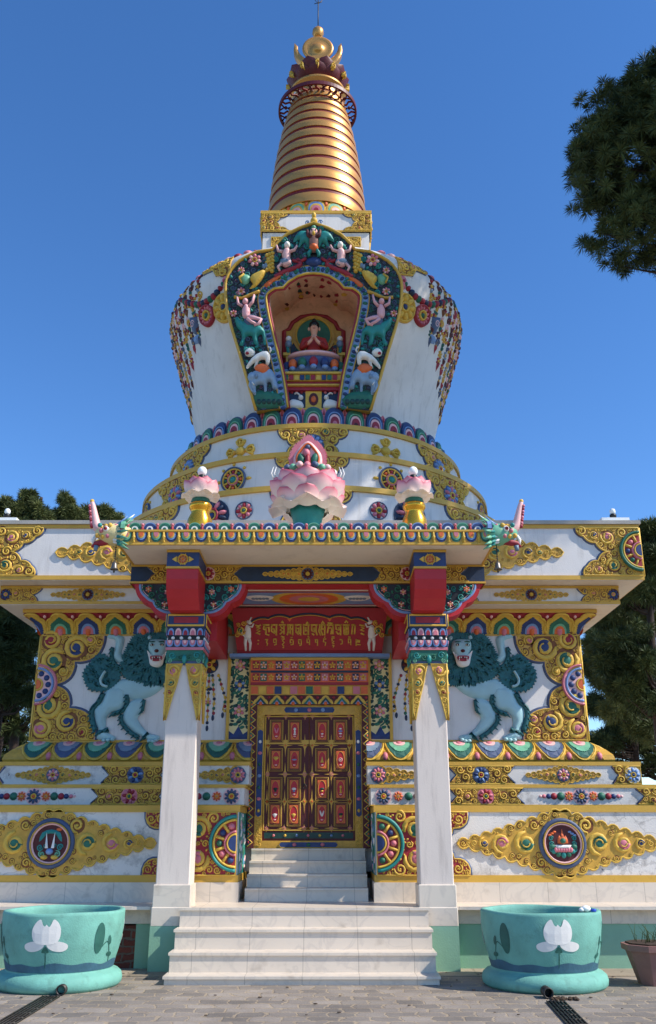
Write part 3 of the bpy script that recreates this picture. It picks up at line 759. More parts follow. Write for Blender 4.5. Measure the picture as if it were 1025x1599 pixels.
def lion(sg):
    def S(pts): return mx(s6w(pts), sg)
    Fp = planeF(YW)
    root = MB(Fp)
    sk, fu = 'lion_skin', 'lion_fur'
    root.pillow(smooth(S([(80, 850), (160, 850), (235, 832), (292, 838), (345, 872), (372, 905), (330, 940), (250, 930), (200, 930), (135, 905)]), k=3), 0, .055, sk, .14, .05)      # trunk
    root.pillow(smooth(S([(262, 905), (290, 872), (352, 882), (378, 940), (412, 975), (408, 1030), (392, 1075), (400, 1112), (330, 1118), (312, 1104), (352, 1080), (358, 1020), (330, 985), (285, 975)]), k=3), .01, .06, sk, .09, .04)   # hind leg
    root.pillow(smooth(S([(180, 930), (235, 932), (268, 965), (281, 1022), (232, 1078), (196, 1098), (150, 1122), (112, 1114), (114, 1098), (165, 1082), (212, 1020), (188, 985)]), k=3), .01, .055, sk, .08, .04)
    root.pillow(smooth(S([(282, 640), (325, 628), (364, 630), (352, 645), (322, 655), (322, 690), (330, 730), (315, 755), (285, 765), (272, 745), (292, 715), (284, 680)]), k=3), 0, .06, sk, .06, .035)        # raised paw
    o = root.build('lion_relief', wall, 'turquoise snow lion relief with dark green mane, %s of the doorway' % ('right' if sg > 0 else 'left'))
    # claws
    c = MB(Fp)
    for x, y in ((325, 1116), (345, 1119), (365, 1119), (122, 1118), (138, 1124), (155, 1123)):
        (u, v), = S([(x, y)]); c.blob(u, v, .035, .03, .05, sk, .05)
    c.build('toes', o)
    f = MB(Fp)
    f.plate(jag(smooth(S([(40, 634), (95, 626), (165, 628), (228, 636), (262, 690), (284, 740), (290, 790), (266, 828), (230, 840), (190, 846), (140, 858), (80, 862), (50, 850), (25, 800), (20, 700)]), k=3), .035, .05, 3), 0, .05, fu)
    rnd = random.Random(4)
    for k in range(230):                   # locks of the mane
        a = rnd.uniform(0, 6.28); q = sqrt(rnd.uniform(.1, 1)); x = 150+125*q*cos(a); y = 742+112*q*sin(a)
        (u, v), (u2, v2) = S([(x, y), (x+16*cos(a)+3, y+16*sin(a)+8)])
        f.ridge([(u, v), ((u+u2)/2+.008, (v+v2)/2), (u2, v2)], [.016, .018, .003], .016, fu, .045)
    f.plate(jag(smooth(S([(300, 792), (330, 758), (385, 722), (430, 760), (462, 802), (456, 848), (428, 882), (370, 888), (330, 868), (302, 838)]), k=3), .04, .07, 5), 0, .04, fu)
    for k in range(70):
        a = rnd.uniform(0, 6.28); q = sqrt(rnd.uniform(.05, 1)); x = 382+70*q*cos(a); y = 808+66*q*sin(a)
        (u, v), (u2, v2) = S([(x, y), (x+14, y-9)]); f.ridge([(u, v), (u2, v2)], [.018, .004], .02, fu, .038)
    for path, wd in (([(372, 900), (396, 945), (422, 975), (424, 1020), (408, 1075)], .04), ([(262, 910), (262, 950), (285, 982), (330, 1000)], .035), ([(285, 1000), (286, 1035), (250, 1078), (205, 1108)], .032), ([(182, 932), (190, 985)], .025), ([(332, 690), (336, 730), (318, 770), (285, 790)], .03), ([(160, 1085), (185, 1110)], .03), ([(345, 1070), (392, 1085)], .04)):
        q = smooth(S(path), False, 4); f.ridge(q, wd, .04, fu, .03)
        for i, (u, v) in enumerate(q[::2]):
            f.ridge([(u, v), (u+.05*sg, v-.05)], [.022, .003], .03, fu, .04)
    f.build('mane_and_fur', o)
    t = MB(Fp); t.ridge(smooth(S([(352, 872), (378, 862), (384, 838), (372, 815), (362, 800)]), False, 4), .022, .05, sk, .035); t.build('tail', o)
    h = MB(Fp)
    def hp(pts): return [S([p])[0] for p in pts]
    h.pillow(smooth(S([(76, 668), (95, 655), (150, 655), (163, 672), (163, 700), (152, 725), (156, 750), (148, 775), (118, 785), (98, 772), (92, 748), (82, 722), (72, 700)]), k=3), .05, .10, sk, .09, .03)
    h.pillow(smooth(S([(78, 712), (100, 728), (122, 735), (146, 728), (168, 708), (160, 740), (152, 775), (120, 785), (96, 770), (88, 740)]), k=3), .10, .05, 'ivory', .05, .03)
    h.plate(smooth(S([(96, 738), (122, 734), (150, 738), (144, 756), (122, 760), (102, 756)]), k=3), .13, .165, 'crimson'); h.plate(S([(106, 743), (140, 743), (138, 748), (108, 748)]), .165, .17, 'maroon')
    for x, y, ru, rv, c, w in ((100, 684, 13, 9, 'turqdark', .13), (142, 684, 13, 9, 'turqdark', .13), (100, 685, 8, 5, 'ivory', .15), (142, 685, 8, 5, 'ivory', .15), (101, 685, 4, 5, 'black', .165), (141, 685, 4, 5, 'black', .165), (122, 712, 11, 8, 'maroon', .15), (70, 648, 12, 12, 'lion_skin', .04), (160, 645, 12, 12, 'lion_skin', .04), (100, 670, 16, 4, 'turqdark', .135), (142, 670, 16, 4, 'turqdark', .135)):
        (u, v), (u2, v2) = S([(x, y), (x+ru, y+rv)]); h.blob(u, v, abs(u2-u), abs(v2-v), .03, c, w)
    for x, dy in ((106, 9), (114, 6), (130, 6), (139, 9)):
        q = S([(x-3, 741), (x+3, 741), (x, 741+dy)]); h.plate(q, .165, .18, 'ivory')
    for x, y in ((104, 757), (140, 757)):
        q = S([(x-3, y), (x+3, y), (x, y-8)]); h.plate(q, .165, .18, 'ivory')
    h.build('head', o)
both(lion)

# -- upper tier (T3), middle tier (T2)
def s7(Y, pts): return [at(x, y, Y) for x, y in zm(680, 1150, 2.971, pts)]
Y3 = YW-.55; H3 = HW+.55
def up3(sg):
    zb, zt = 2.185, 2.42; zc = .5*(zb+zt); m = MB(planeF(Y3))
    X = lambda zx: s7(Y3, [(zx, 165)])[0][0]
    a, b, b2 = X(62), X(365), X(328)
    poly = [(a, zb), (X(100), zc), (a, zt), (b, zt), (b2, zc), (b, zb)]
    m.goldfield(mx(poly, sg), [.065, .042, .026], 41, border=.025, openb=mx([(a, zb), (X(100), zc), (a, zt)], sg), holes=[(X(210)*sg, zc, .12)], th=.014)
    m.ridge(mx([(b, zt), (b2, zc), (b, zb)], sg), .025, .014, 'navygrey')
    m.flower(X(210)*sg, zc, .105, 9, 'blue', 'crimson', .014, 'navygrey', alt='lblue')
    m.build('scroll_panel', t3); m = MB(planeF(Y3))
    c, c2 = X(822), X(852)
    m.goldfield(mx([(c, zb), (c2, zc), (c, zt), (H3, zt), (H3, zb)], sg), [.065, .042, .026], 42, border=.025, openb=mx([(c, zb), (c2, zc), (c, zt)], sg), holes=[(H3*sg, zc, .12)], th=.014)
    m.flower((H3-.11)*sg, zc, .1, 8, 'lblue', 'blue', .014, 'ivory')
    m.build('scroll_panel', t3)
    m = MB(planeF(Y3)); m.lozenge(X(592)*sg, zc, (X(765)-X(415))/2, .112, 43, th=.012, medr=.09, nb=7); m.build('lozenge_ornament', t3)
    m = MB(planeF(Y3)); m.lozenge((G2+.15)*sg, zc, .62, .10, 44, th=.012, half=sg, medr=.09, nb=6); m.flower((G2+.15)*sg, zc, .1, 10, 'pink', 'darkgreen', .012, 'navygrey'); m.build('half_lozenge', t3)
both(up3)
Ym = YW-.85; Hm = HW+.85
def mid2(sg):
    zb, zt = 1.905, 2.11; zc = .5*(zb+zt); m = MB(planeF(Ym))
    X = lambda zx: s7(Ym, [(zx, 262)])[0][0]
    a, b = X(66), X(408)
    m.goldfield(mx([(a, zb), (X(102), zc), (a, zt), (b, zt), (X(372), zc), (b, zb)], sg), [.06, .04, .025], 51, border=.022, openb=mx([(a, zb), (X(102), zc), (a, zt)], sg), holes=[(X(232)*sg, zc, .12)], th=.014)
    m.ridge(mx([(b, zt), (X(372), zc), (b, zb)], sg), .022, .014, 'navygrey')
    m.flower(X(232)*sg, zc, .10, 9, 'crimson', 'green', .014, 'pink', alt='pink')
    m.build('scroll_panel', t2); m = MB(planeF(Ym))
    c, c2 = X(932), X(972)
    m.goldfield(mx([(c, zb), (c2, zc), (c, zt), (Hm, zt), (Hm, zb)], sg), [.06, .04, .025], 52, border=.022, openb=mx([(c, zb), (c2, zc), (c, zt)], sg), th=.014)
    m.build('scroll_panel', t2)
    m = MB(planeF(Ym)); cx = X(675)*sg; q = (X(775)-X(675))/100
    m.flower(cx, zc, .10, 10, 'navygrey', 'orange', 0, 'palepink')
    for s in (1, -1):
        m.flower(cx+s*56*q, zc, .062, 8, 'orange', 'pink', 0, 'palepink')
        for d, r, c in ((94, .055, 'green'), (126, .045, 'crimson'), (150, .036, 'blue'), (172, .028, 'pink'), (188, .02, 'palepink')): m.blob(cx+s*d*q, zc, r, r, r*.8, c)
    m.build('bead_row', t2)
    m = MB(planeF(Ym)); cx = (G1+.17)*sg
    m.flower(cx, zc, .10, 10, 'navygrey', 'orange', 0, 'palepink'); m.flower(cx+.2*sg, zc, .062, 8, 'orange', 'pink', 0, 'palepink')
    for d, r, c in ((.34, .055, 'green'), (.45, .045, 'crimson'), (.54, .036, 'blue'), (.61, .028, 'pink')): m.blob(cx+sg*d, zc, r, r, r*.8, c)
    m.build('bead_row', t2)
both(mid2)
# -- lower tier (T1)
Yl = YW-1.10; Hl = HW+1.10
def low1(sg):
    zb, zt = 1.026, 1.80; zc = .5*(zb+zt); X = lambda zx: s7(Yl, [(zx, 480)])[0][0]
    q = MB(planeF(Yl)); cx = X(587)*sg; L = X(587)-X(100)
    q.lozenge(cx, zc, L, .40, 61, th=.018, med=None, medr=.31, nb=9, base='gold_mid', cols=('green', 'pink', 'blue'))
    o = q.build('lozenge_ornament', t1)
    m = MB(planeF(Yl)); m.w = .02
    m.plate(circ(cx, zc, .30, 32), 0, .02, 'maroon'); m.ring(cx, zc, .255, .315, .04, 'navygrey'); m.ring(cx, zc, .225, .25, .035, 'palepink', .01); m.ring(cx, zc, .25, .262, .05, 'gold', .01)
    if sg > 0:
        for i in range(7):
            a = pi*(1.06+.88*i/6); m.blob(cx+.145*cos(a), zc-.02+.12*sin(a), .045, .035, .03, 'teal' if i % 2 else 'green', .02, a)
        for i in range(3): m.spiral(cx-.15, zc-.08+i*.07, .04, 1, 0, 'teal', .02); m.spiral(cx+.15, zc-.08+i*.07, .04, -1, 3, 'teal', .02)
        for i in range(7): m.blob(cx-.1+.033*i, zc-.08, .028, .035, .03, 'pink', .03)
        m.pillow([(cx-.11, zc-.02), (cx+.11, zc-.02), (cx+.08, zc-.07), (cx-.08, zc-.07)], .03, .03, 'ivory', .03)
        m.pillow(smooth([(cx-.07, zc), (cx-.04, zc+.1), (cx-.02, zc+.07), (cx, zc+.18), (cx+.02, zc+.07), (cx+.04, zc+.1), (cx+.07, zc)], k=2), .02, .02, 'orange', .03)
        m.blob(cx, zc+.03, .04, .035, .04, 'green', .035)
        for s in (1, -1):
            for i in range(3): m.blob(cx+s*(.1+.03*i), zc+.14-.02*i, .025, .015, .02, 'lblue' if s > 0 else 'orange', .02)
        lab = 'round maroon medallion with pink lotus, white bowl and flame'
    else:
        m.pillow(smooth([(cx-.15, zc+.02), (cx-.12, zc+.13), (cx, zc+.17), (cx+.12, zc+.13), (cx+.15, zc+.02), (cx+.1, zc+.06), (cx+.06, zc+.11), (cx, zc+.12), (cx-.06, zc+.11), (cx-.1, zc+.06)], k=2), .02, .03, 'teal', .04)
        for s in (1, -1):
            m.pillow([(cx+s*.02, zc-.06), (cx+s*.055, zc+.14), (cx+s*.06, zc-.06)], .04, .03, 'ivory', .03)
            m.spiral(cx+s*.13, zc-.05, .05, s, 0, 'teal', .02); m.spiral(cx+s*.1, zc-.13, .05, -s, 2, 'lgreen', .02); m.spiral(cx+s*.06, zc-.03, .03, s, 0, 'teal', .03)
            m.blob(cx+s*.07, zc-.17, .05, .03, .03, 'gold', .02)
        m.blob(cx, zc-.1, .05, .04, .04, 'lblue', .03); m.blob(cx+.1, zc+.17, .04, .02, .02, 'orange', .02)
        lab = 'round maroon medallion with two white horns and turquoise ribbons'
    m.build('medallion', o, lab)
    x0 = 1.72; xe = Hl
    for (ax, sx_) in ((x0, 1), (Hl, -1)):
        for (az, sz) in ((zt, -1), (zb, 1)):
            q = [(ax, az+sz*.30), (ax+sx_*.17, az+sz*.24), (ax+sx_*.30, az+sz*.11), (ax+sx_*.34, az)] if 0 else [(ax, az+sz*.32), (ax+sx_*.20, az+sz*.20), (ax+sx_*.40, az)]
            e = scal(q, (.28 if sx_*sz < 0 else -.28)*1, 5)
            poly = e+[(ax, az)]; m = MB(planeF(Yl))
            m.goldfield(mx(poly, sg), [.07, .045, .028], 62, border=.03, openb=mx(e, sg), th=.018, base='crimson')
            m.build('corner_scroll', t1)
    # panel between column and stair: half wheel with scrolls
    m = MB(planeF(Yl)); poly = mx([(G0+.02, zb), (1.72, zb), (1.72, zt), (G0+.02, zt)], sg); cx = (G0+.02)*sg
    big = [(G0+.52, zt-.2, .17, 'green', -1, 3.5), (G0+.52, zb+.19, .17, 'pink', 1, 2.8)]
    m.goldfield(poly, [.09, .055, .035], 63, border=0, th=.02, base='crimson', big=[(x*sg, y, r, c, d*sg, (a if sg > 0 else pi-a)) for x, y, r, c, d, a in big], holes=[(cx, zc, .38)])
    a = (-pi/2, pi/2) if sg > 0 else (pi/2, 3*pi/2)
    m.wheel(cx, zc, .35, .02, a0=a[0], a1=a[1], rim='teal', n=10, hub='blue')
    m.build('scroll_panel', t1)
    # painted cloud patches on the cheek beside the stair
    F = frameF((sg*G0, (Yl+YW)/2, 0), (0, -sg, 0), (0, 0, 1)); m = MB(F)
    p = [(-.5, zb), (.5, zb), (.5, zt), (-.5, zt)]
    m.plate(p, 0, .008, 'teal')
    rnd = random.Random(5)
    for k in range(40): m.blob(rnd.uniform(-.46, .46), rnd.uniform(zb+.04, zt-.04), .06, .03, .012, rnd.choice(['lgreen', 'ivory', 'green', 'palepink', 'lblue']), .008, rnd.uniform(0, 3))
    m.build('cheek_panel', t1)
both(low1)
# ================================================================== wall bits near the door (plane y = YW)
def W(pts, Y=YW): return ats(Y, pts)
YD = YW
# flower pilasters, pendants
def side_door(sg):
    m = MB(planeF(YD)); m.w = .03
    x0, x1 = .90, 1.20; z0, z1 = 2.83, 4.12
    m.plate(mx(rect(x0, z0, x1, z1), sg), -.03, 0, 'pale_yellow'); 
    for x in (x0-.01, x1+.015): m.plate(mx(rect(x-.022, z0, x+.022, z1), sg), 0, .02, 'gold_trim')
    cx = (x0+x1)/2*sg; rnd = random.Random(8)
    pth = [(cx+.07*sin(i*.9), z0+.2+i*.042) for i in range(26)]
    m.ridge(smooth(pth, False, 3), .012, .012, 'green')
    for i, (u, v) in enumerate(pth):
        for k in (1, -1):
            a = rnd.uniform(-.6, .6)+(0 if k > 0 else pi); q = .055; m.blob(cx+k*rnd.uniform(.09, .125), v+rnd.uniform(-.02, .02), .03, .018, .012, 'darkgreen', 0, rnd.uniform(0, 3))
            m.blob(u+q*cos(a), min(v+q*sin(a), z1-.04), .042, .024, .014, 'green' if (i+k) % 3 else 'darkgreen', 0, a+.6)
        if i % 2: m.spiral(u-(.07*sg if i % 4 == 1 else -.07*sg), v, .035, 1 if i % 4 == 1 else -1, i, 'green', 0)
    for v, c in ((3.93, 'pink'), (3.63, 'blue'), (3.25, 'pink')): m.flower(cx, v, .085, 6, c, 'palepink', .01, None, alt='palepink' if c == 'pink' else 'lblue')
    m.pillow([(cx-.14, z0+.01), (cx+.14, z0+.01), (cx+.14, z0+.13), (cx+.07, z0+.08), (cx, z0+.2), (cx-.07, z0+.08), (cx-.14, z0+.13)], 0, .02, 'blue', .04)
    m.build('flower_pilaster', wall)
    m = MB(planeF(YD)); cx = 1.52*sg; t = 4.00
    m.flower(cx, t-.06, .12, 8, 'maroon', 'crimson', 0, 'navy', alt='gold')
    for k, (dx, ln) in enumerate(((-.14, .75), (-.05, .8), (.05, .8), (.14, .75), (0, 1.0))):
        x = cx+dx; p = [(x+.0, t-.2), (x+dx*.8, t-.2-ln*.5), (x+dx*.6, t-.2-ln*.72)]
        m.ridge(p, .009, .010, 'gold_mid')
        for i in range(9):
            z = t-.22-ln*.7*i/8; m.blob(x+dx*.8*min(1, i/5), z, .024, .026, .02, ('crimson', 'gold', 'navy', 'gold', 'green')[(i+k) % 5], 0)
        m.blob(x+dx*.6, t-.24-ln*.76, .022, .045, .02, 'navy')
    m.blob(cx, t-.42, .06, .03, .02, 'navy'); m.flower(cx, t-.62, .05, 6, 'pink', 'gold')
    m.build('pendant_relief', wall)
both(side_door)

# ---- doorway
Yf = YW-.02
fr = MB(planeF(YW)); Z0 = 1.335
dz = lambda py, Y=YW: at(500, py, Y)[1]
# frame boxes: outer (petal border), inner (cartouche)
OX, IX, LX = .875, .775, .665                # half widths: outer frame, inner frame, leaf
ZO, ZI, ZL = 3.47, 3.33, 3.19
fm = MB()
for (hx, zt, hx2, zt2, y0) in ((OX, ZO, IX, ZI, YW-.10), (IX, ZI, LX, ZL, YW-.06)):
    for sg in (1, -1): fm.box(sg*hx2, sg*hx, y0, YW+.12, Z0, zt, 'gold_mid' if hx == IX else 'maroon')
    fm.box(-hx2, hx2, y0, YW+.12, zt2, zt, 'gold_mid' if hx == IX else 'maroon')
fm.box(-LX, LX, YW-.06, YW+.12, Z0, Z0+.10, 'gold_mid')
frame = fm.build('door_frame', stupa)
m = MB(planeF(YW-.10))
# outer border: small lotus petals across the top, zigzag flames down the sides
n = 7; pw = 2*(OX-.03)/n
for i in range(n):
    cx = -OX+.03+pw*(i+.5); z = ZI+.01; c = 'green' if i % 2 else 'darkgreen'
    m.plate(scal([(cx-pw*.48, z), (cx-pw*.25, z+.08), (cx, z+.13), (cx+pw*.25, z+.08), (cx+pw*.48, z)], -.15, 3), 0, .012, 'gold')
    m.plate([(cx-pw*.36, z), (cx, z+.10), (cx+pw*.36, z)], .012, .02, c); m.plate([(cx-pw*.2, z), (cx, z+.06), (cx+pw*.2, z)], .02, .028, 'lblue'); m.blob(cx, z+.01, .03, .03, .02, 'orange', .02)
    m.blob(cx+pw*.5, z+.1, .02, .02, .02, 'crimson')
for sg in (1, -1):
    for i in range(18):
        z = Z0+.03+i*.113; x = sg*(IX+.055)
        m.plate([(sg*OX-.008*sg, z), (x-sg*.035, z+.05), (sg*OX-.008*sg, z+.10)], 0, .01, 'green' if i % 2 else 'navy')
        m.ridge([(sg*(OX-.01), z-.005), (sg*(IX+.02), z+.05), (sg*(OX-.01), z+.105)], .009, .016, 'gold'); m.blob(sg*(OX-.025), z+.05, .014, .02, .02, 'orange' if i % 3 else 'crimson', .008)
m.build('frame_petals', frame)
m = MB(planeF(YW-.06)); zc = (ZI+ZL)/2
def cart(x0, x1, z0, z1, horiz):
    if horiz: p = [(x0, (z0+z1)/2), (x0+.03, z1), (x1-.03, z1), (x1, (z0+z1)/2), (x1-.03, z0), (x0+.03, z0)]
    else: p = [((x0+x1)/2, z0), (x1, z0+.03), (x1, z1-.03), ((x0+x1)/2, z1), (x0, z1-.03), (x0, z0+.03)]
    m.plate(p, 0, .01, 'blue'); m.ridge(ccw(p), .006, .014, 'gold', closed=True)
cart(-.38, .38, zc-.045, zc+.045, True); cart(-.42, .42, Z0+.01, Z0+.085, True)
for sg in (1, -1):
    x = sg*(IX+LX)/2; cart(x-.045, x+.045, 1.75, 2.98, False)
    for i, c in enumerate(('ivory', 'pink', 'green', 'lblue', 'green', 'pink', 'gold')): m.blob(x, 2.80-.16*i, .022+.01*(i % 2), .025, .02, c, .01)
    m.fill(rect(min(x-.05, x+.05), 1.36, max(x-.05, x+.05), 1.73), [.03, .02], 5, 0, jp=0, tries=40); m.fill(rect(min(x-.05, x+.05), 3.0, max(x-.05, x+.05), 3.3), [.03, .02], 6, 0, jp=0, tries=40)
for x in (-.2, 0, .2): m.blob(x, zc, .03, .03, .02, ('lblue', 'pink', 'lblue')[int(x/.2)+1], .01); m.blob(x, Z0+.047, .03, .025, .02, ('pink', 'green', 'pink')[int(x/.2)+1], .01)
m.build('cartouches', frame)
# painted beams above the door
bm = MB(); zb0 = 3.475
bands = [(3.475, 3.62, 'gold_mid', .10), (3.62, 3.66, 'crimson', .13), (3.66, 3.80, 'orange', .14), (3.80, 3.83, 'navy', .16), (3.83, 3.98, 'orange', .17), (3.98, 4.02, 'gold_trim', .19)]
for z0, z1, c, pr in bands: bm.box(-.88, .88, YW-pr, YW-.0, z0, z1, c)
lint = bm.build('painted_lintel', stupa)
for zz, h, y in ((3.675, .11, .14), (3.845, .12, .17)):
    m = MB(planeF(YW-y)); n = 15; w = 1.72/n
    for i in range(n):
        cx = -.86+w*(i+.5); c = ('crimson', 'green', 'orange', 'navy', 'pink')[i % 5]
        m.plate(rect(cx-w*.42, zz, cx+w*.42, zz+h), 0, .012, c); m.flower(cx, zz+h/2, h*.42, 5, 'palepink' if i % 2 else 'gold', 'orange', .012)
    m.build('painted_squares', lint)
m = MB(planeF(YW-.10))
for i in range(15):
    cx = -.82+i*.117; c = ('orange', 'gold', 'orange', 'blue', 'gold', 'pink', 'orange', 'green')[i % 8]; m.plate(rect(cx-.05, 3.49, cx+.05, 3.60), 0, .01, c)
m.build('painted_squares', lint)

# ---- the two door leaves (one panelled door)
door = MB(); door.box(-LX, LX, YW-.01, YW+.05, Z0+.10, ZL, 'maroon'); 
leaf = None
FD = planeF(YW-.01)
dx = 5.0; 
door_o = door.build('door', stupa)
m = MB(FD)
rows = [(1113+0, 0)]
zl0, zl1 = Z0+.10, ZL
m.ridge(rect(-LX+.015, zl0+.14, LX-.015, zl1-.02), .012, .018, 'gold', closed=True)
m.plate(rect(-LX+.03, zl0+.03, LX-.03, zl0+.11), 0, .008, 'darkgreen')
for i in range(7): m.blob(-.5+i*.165, zl0+.07, .02, .02, .02, ('pink', 'gold', 'lblue')[i % 3], .008)
m.ridge([(0, zl0+.0), (0, zl1)], .006, .012, 'gold_deep')
px_cols = [-.485, -.215, .19, .46]; zrow = [at(500, 1020+y/4.0, YW)[1] for y in (490, 668, 850, 1008)]
PW, PH = .09, .155
# gold star fields between the panels
cols_mid = [-.605, -.35, -.065, .045, .325, .59]; rows_mid = [zrow[0]+.22, (zrow[0]+zrow[1])/2, (zrow[1]+zrow[2])/2, (zrow[2]+zrow[3])/2, zrow[3]-.19]
for a in cols_mid:
    for z in rows_mid:
        for sx_, sy_ in ((.034, .17), (.105, .034)):
            if abs(a) > .5 and sx_ > .1: sx_ = .04
            if (z == rows_mid[0] or z == rows_mid[-1]) and sy_ > .1: sy_ = .06
            p = [(a-sx_, z), (a-.012, z+.014), (a, z+sy_), (a+.012, z+.014), (a+sx_, z), (a+.012, z-.014), (a, z-sy_), (a-.012, z-.014)]
            p = [(a-sx_, z), (a-sx_*.3, z+sy_*.3), (a, z+sy_), (a+sx_*.3, z+sy_*.3), (a+sx_, z), (a+sx_*.3, z-sy_*.3), (a, z-sy_), (a-sx_*.3, z-sy_*.3)]
            m.plate(p, 0, .007+(.002 if sx_ > .1 else 0), 'gold_mid')
        if z in (rows_mid[0], rows_mid[2], rows_mid[-1]): m.flower(a, z, .03, 6, 'pink', 'gold', .01)
        else: m.blob(a, z, .014, .014, .02, 'orange', .006)
m.build('star_inlay', door_o)
sym = ['fish', 'vase', 'shell', 'ban', 'lotus', 'knot', 'pot', 'wheel', 'bowl', 'drum', 'bowl', 'vase', 'fan', 'fan', 'horn', 'bowl']
k = 0
for j, z in enumerate(zrow):
    for i, x in enumerate(px_cols):
        m = MB(FD); m.w = .004
        m.plate(rect(x-PW-.012, z-PH-.012, x+PW+.012, z+PH+.012), 0, .010, 'maroon'); m.ridge(rect(x-PW-.004, z-PH-.004, x+PW+.004, z+PH+.004), .005, .008, 'gold', .010, closed=True); m.ridge(rect(x-PW+.012, z-PH+.014, x+PW-.012, z+PH-.014), .003, .006, 'gold_mid', .010, closed=True)
        m.plate(rect(x-PW*.70, z-PH*.80, x+PW*.70, z+PH*.80), .01, .014, 'orange')
        m.plate(circ(x, z, PW*.62, 20, PH*.74), .014, .02, 'red'); m.ridge(circ(x, z, PW*.62, 20, PH*.74), .003, .006, 'palepink' if 0 else 'gold', .02, closed=True)
        c = ('pink', 'ivory', 'orange', 'ivory', 'gold', 'crimson', 'gold', 'palepink', 'darkgreen', 'lblue', 'gold', 'gold', 'ivory', 'gold', 'ivory', 'gold')[k]
        s = sym[k]
        if s in ('fish', 'horn'): m.blob(x-.016, z+.01, .012, .045, .014, c, .02, .3); m.blob(x+.016, z+.01, .012, .045, .014, c, .02, -.3)
        elif s == 'vase': m.blob(x, z+.03, .02, .02, .014, c, .02); m.blob(x, z-.01, .013, .03, .014, c, .02); m.blob(x, z-.045, .022, .012, .014, c, .02)
        elif s in ('ban', 'knot'):
            for q in (-.035, 0, .035): m.blob(x, z+q, .034-abs(q)*.3, .012, .014, c if q else 'lblue', .02)
        elif s == 'lotus':
            for q in (-.8, -.4, 0, .4, .8): m.blob(x+.025*sin(q), z+.02*cos(q), .01, .034, .014, c, .02, -q)
        elif s == 'pot': m.pillow([(x-.025, z-.04), (x+.025, z-.04), (x+.012, z), (x, z+.05), (x-.012, z)], .02, .01, c, .02)
        elif s == 'wheel': m.ring(x, z, .018, .03, .012, c, .02, n=12); m.blob(x, z, .012, .012, .014, c, .02)
        elif s in ('bowl', 'drum'): m.blob(x, z, .034, .018, .014, 'darkgreen' if s == 'bowl' else 'ivory', .02); m.blob(x, z-.03, .02, .014, .014, c, .02)
        elif s == 'fan': m.pillow([(x, z-.05), (x+.036, z), (x, z+.014), (x-.036, z)], .02, .01, c, .02)
        else: m.blob(x, z, .022, .022, .014, c, .02); m.blob(x, z-.04, .02, .012, .014, 'ivory', .02)
        m.blob(x, z-.075, .02, .01, .01, 'palepink', .02)
        m.build('door_panel', door_o); k += 1
m = MB(FD); m.ring(-.06, zrow[2]+.03, .018, .032, .02, 'steel', .01, n=14); m.blob(-.06, zrow[2]+.06, .018, .018, .035, 'steel', .01); m.build('door_handle', door_o)

# ================================================================== red sign board with gold lettering
sgn_p = []
A = Vector((0, 13.42, 4.10)); B = Vector((0, 13.12, 4.705)); Vv = (B-A).normalized(); SH = (B-A).length
SF = frameF(A, (1, 0, 0), Vv)
m = MB(SF); m.plate([(-1.09, 0), (1.09, 0), (1.17, SH), (-1.17, SH)], -.05, 0, 'redsign', back=True)
sign = m.build('sign_board', stupa, 'red sign board with two rows of gold script')
m = MB(SF)
m.plate([(-1.09, -.05), (1.09, -.05), (1.09, .02), (-1.09, .02)], -.04, .02, 'crimson')
arch = scal([(-.92, SH*.42), (-.9, SH*.66), (-.62, SH*.78), (-.30, SH*.80), (.30, SH*.80), (.62, SH*.78), (.9, SH*.66), (.92, SH*.42)], [-.0, -.15, -.14, -.09, -.14, -.15, -.0], 8)
m.ridge(arch, .014, .012, 'navy'); m.ridge([(x, y-.024) for x, y in arch], .006, .012, 'gold')
for x in (-.30, .30): m.plate([(x-.035, SH*.77), (x+.035, SH*.77), (x, SH*.70)], 0, .012, 'orange')
for s in (1, -1):
    for i, (du, dv, r) in enumerate(((1.03, .50, .085), (.99, .66, .05), (1.09, .40, .05), (1.07, .62, .04))): m.spiral(s*du, SH*dv, r, s, i, 'gold', 0, jewel='green' if i == 0 else None)
m.build('sign_ornament', sign)
m = MB(SF)
for s in (1, -1):                        # white dancing animals at each end of the board
    x = s*.92
    q = lambda pts: [(x+s*a, SH*b) for a, b in pts]
    m.pillow(smooth(q([(-.03, .30), (.05, .33), (.06, .45), (.04, .60), (-.01, .62), (-.04, .48)]), k=3), 0, .03, 'ivory', .04, .025)
    m.blob(x-s*.015, SH*.68, .045, .03, .03, 'ivory', 0, s*.5); m.ridge(q([(-.02, .72), (-.05, .80)]), .012, .02, 'ivory'); m.ridge(q([(.01, .60), (-.06, .58), (-.08, .66)]), .014, .02, 'ivory')
    m.ridge(q([(.0, .34), (-.03, .2), (-.02, .04)]), [.028, .022, .014], .025, 'ivory'); m.ridge(q([(.04, .34), (.05, .2), (.04, .04)]), [.028, .022, .014], .025, 'ivory'); m.ridge(q([(.05, .36), (.1, .42), (.08, .52)]), .01, .02, 'ivory')
m.build('animal_relief', sign)
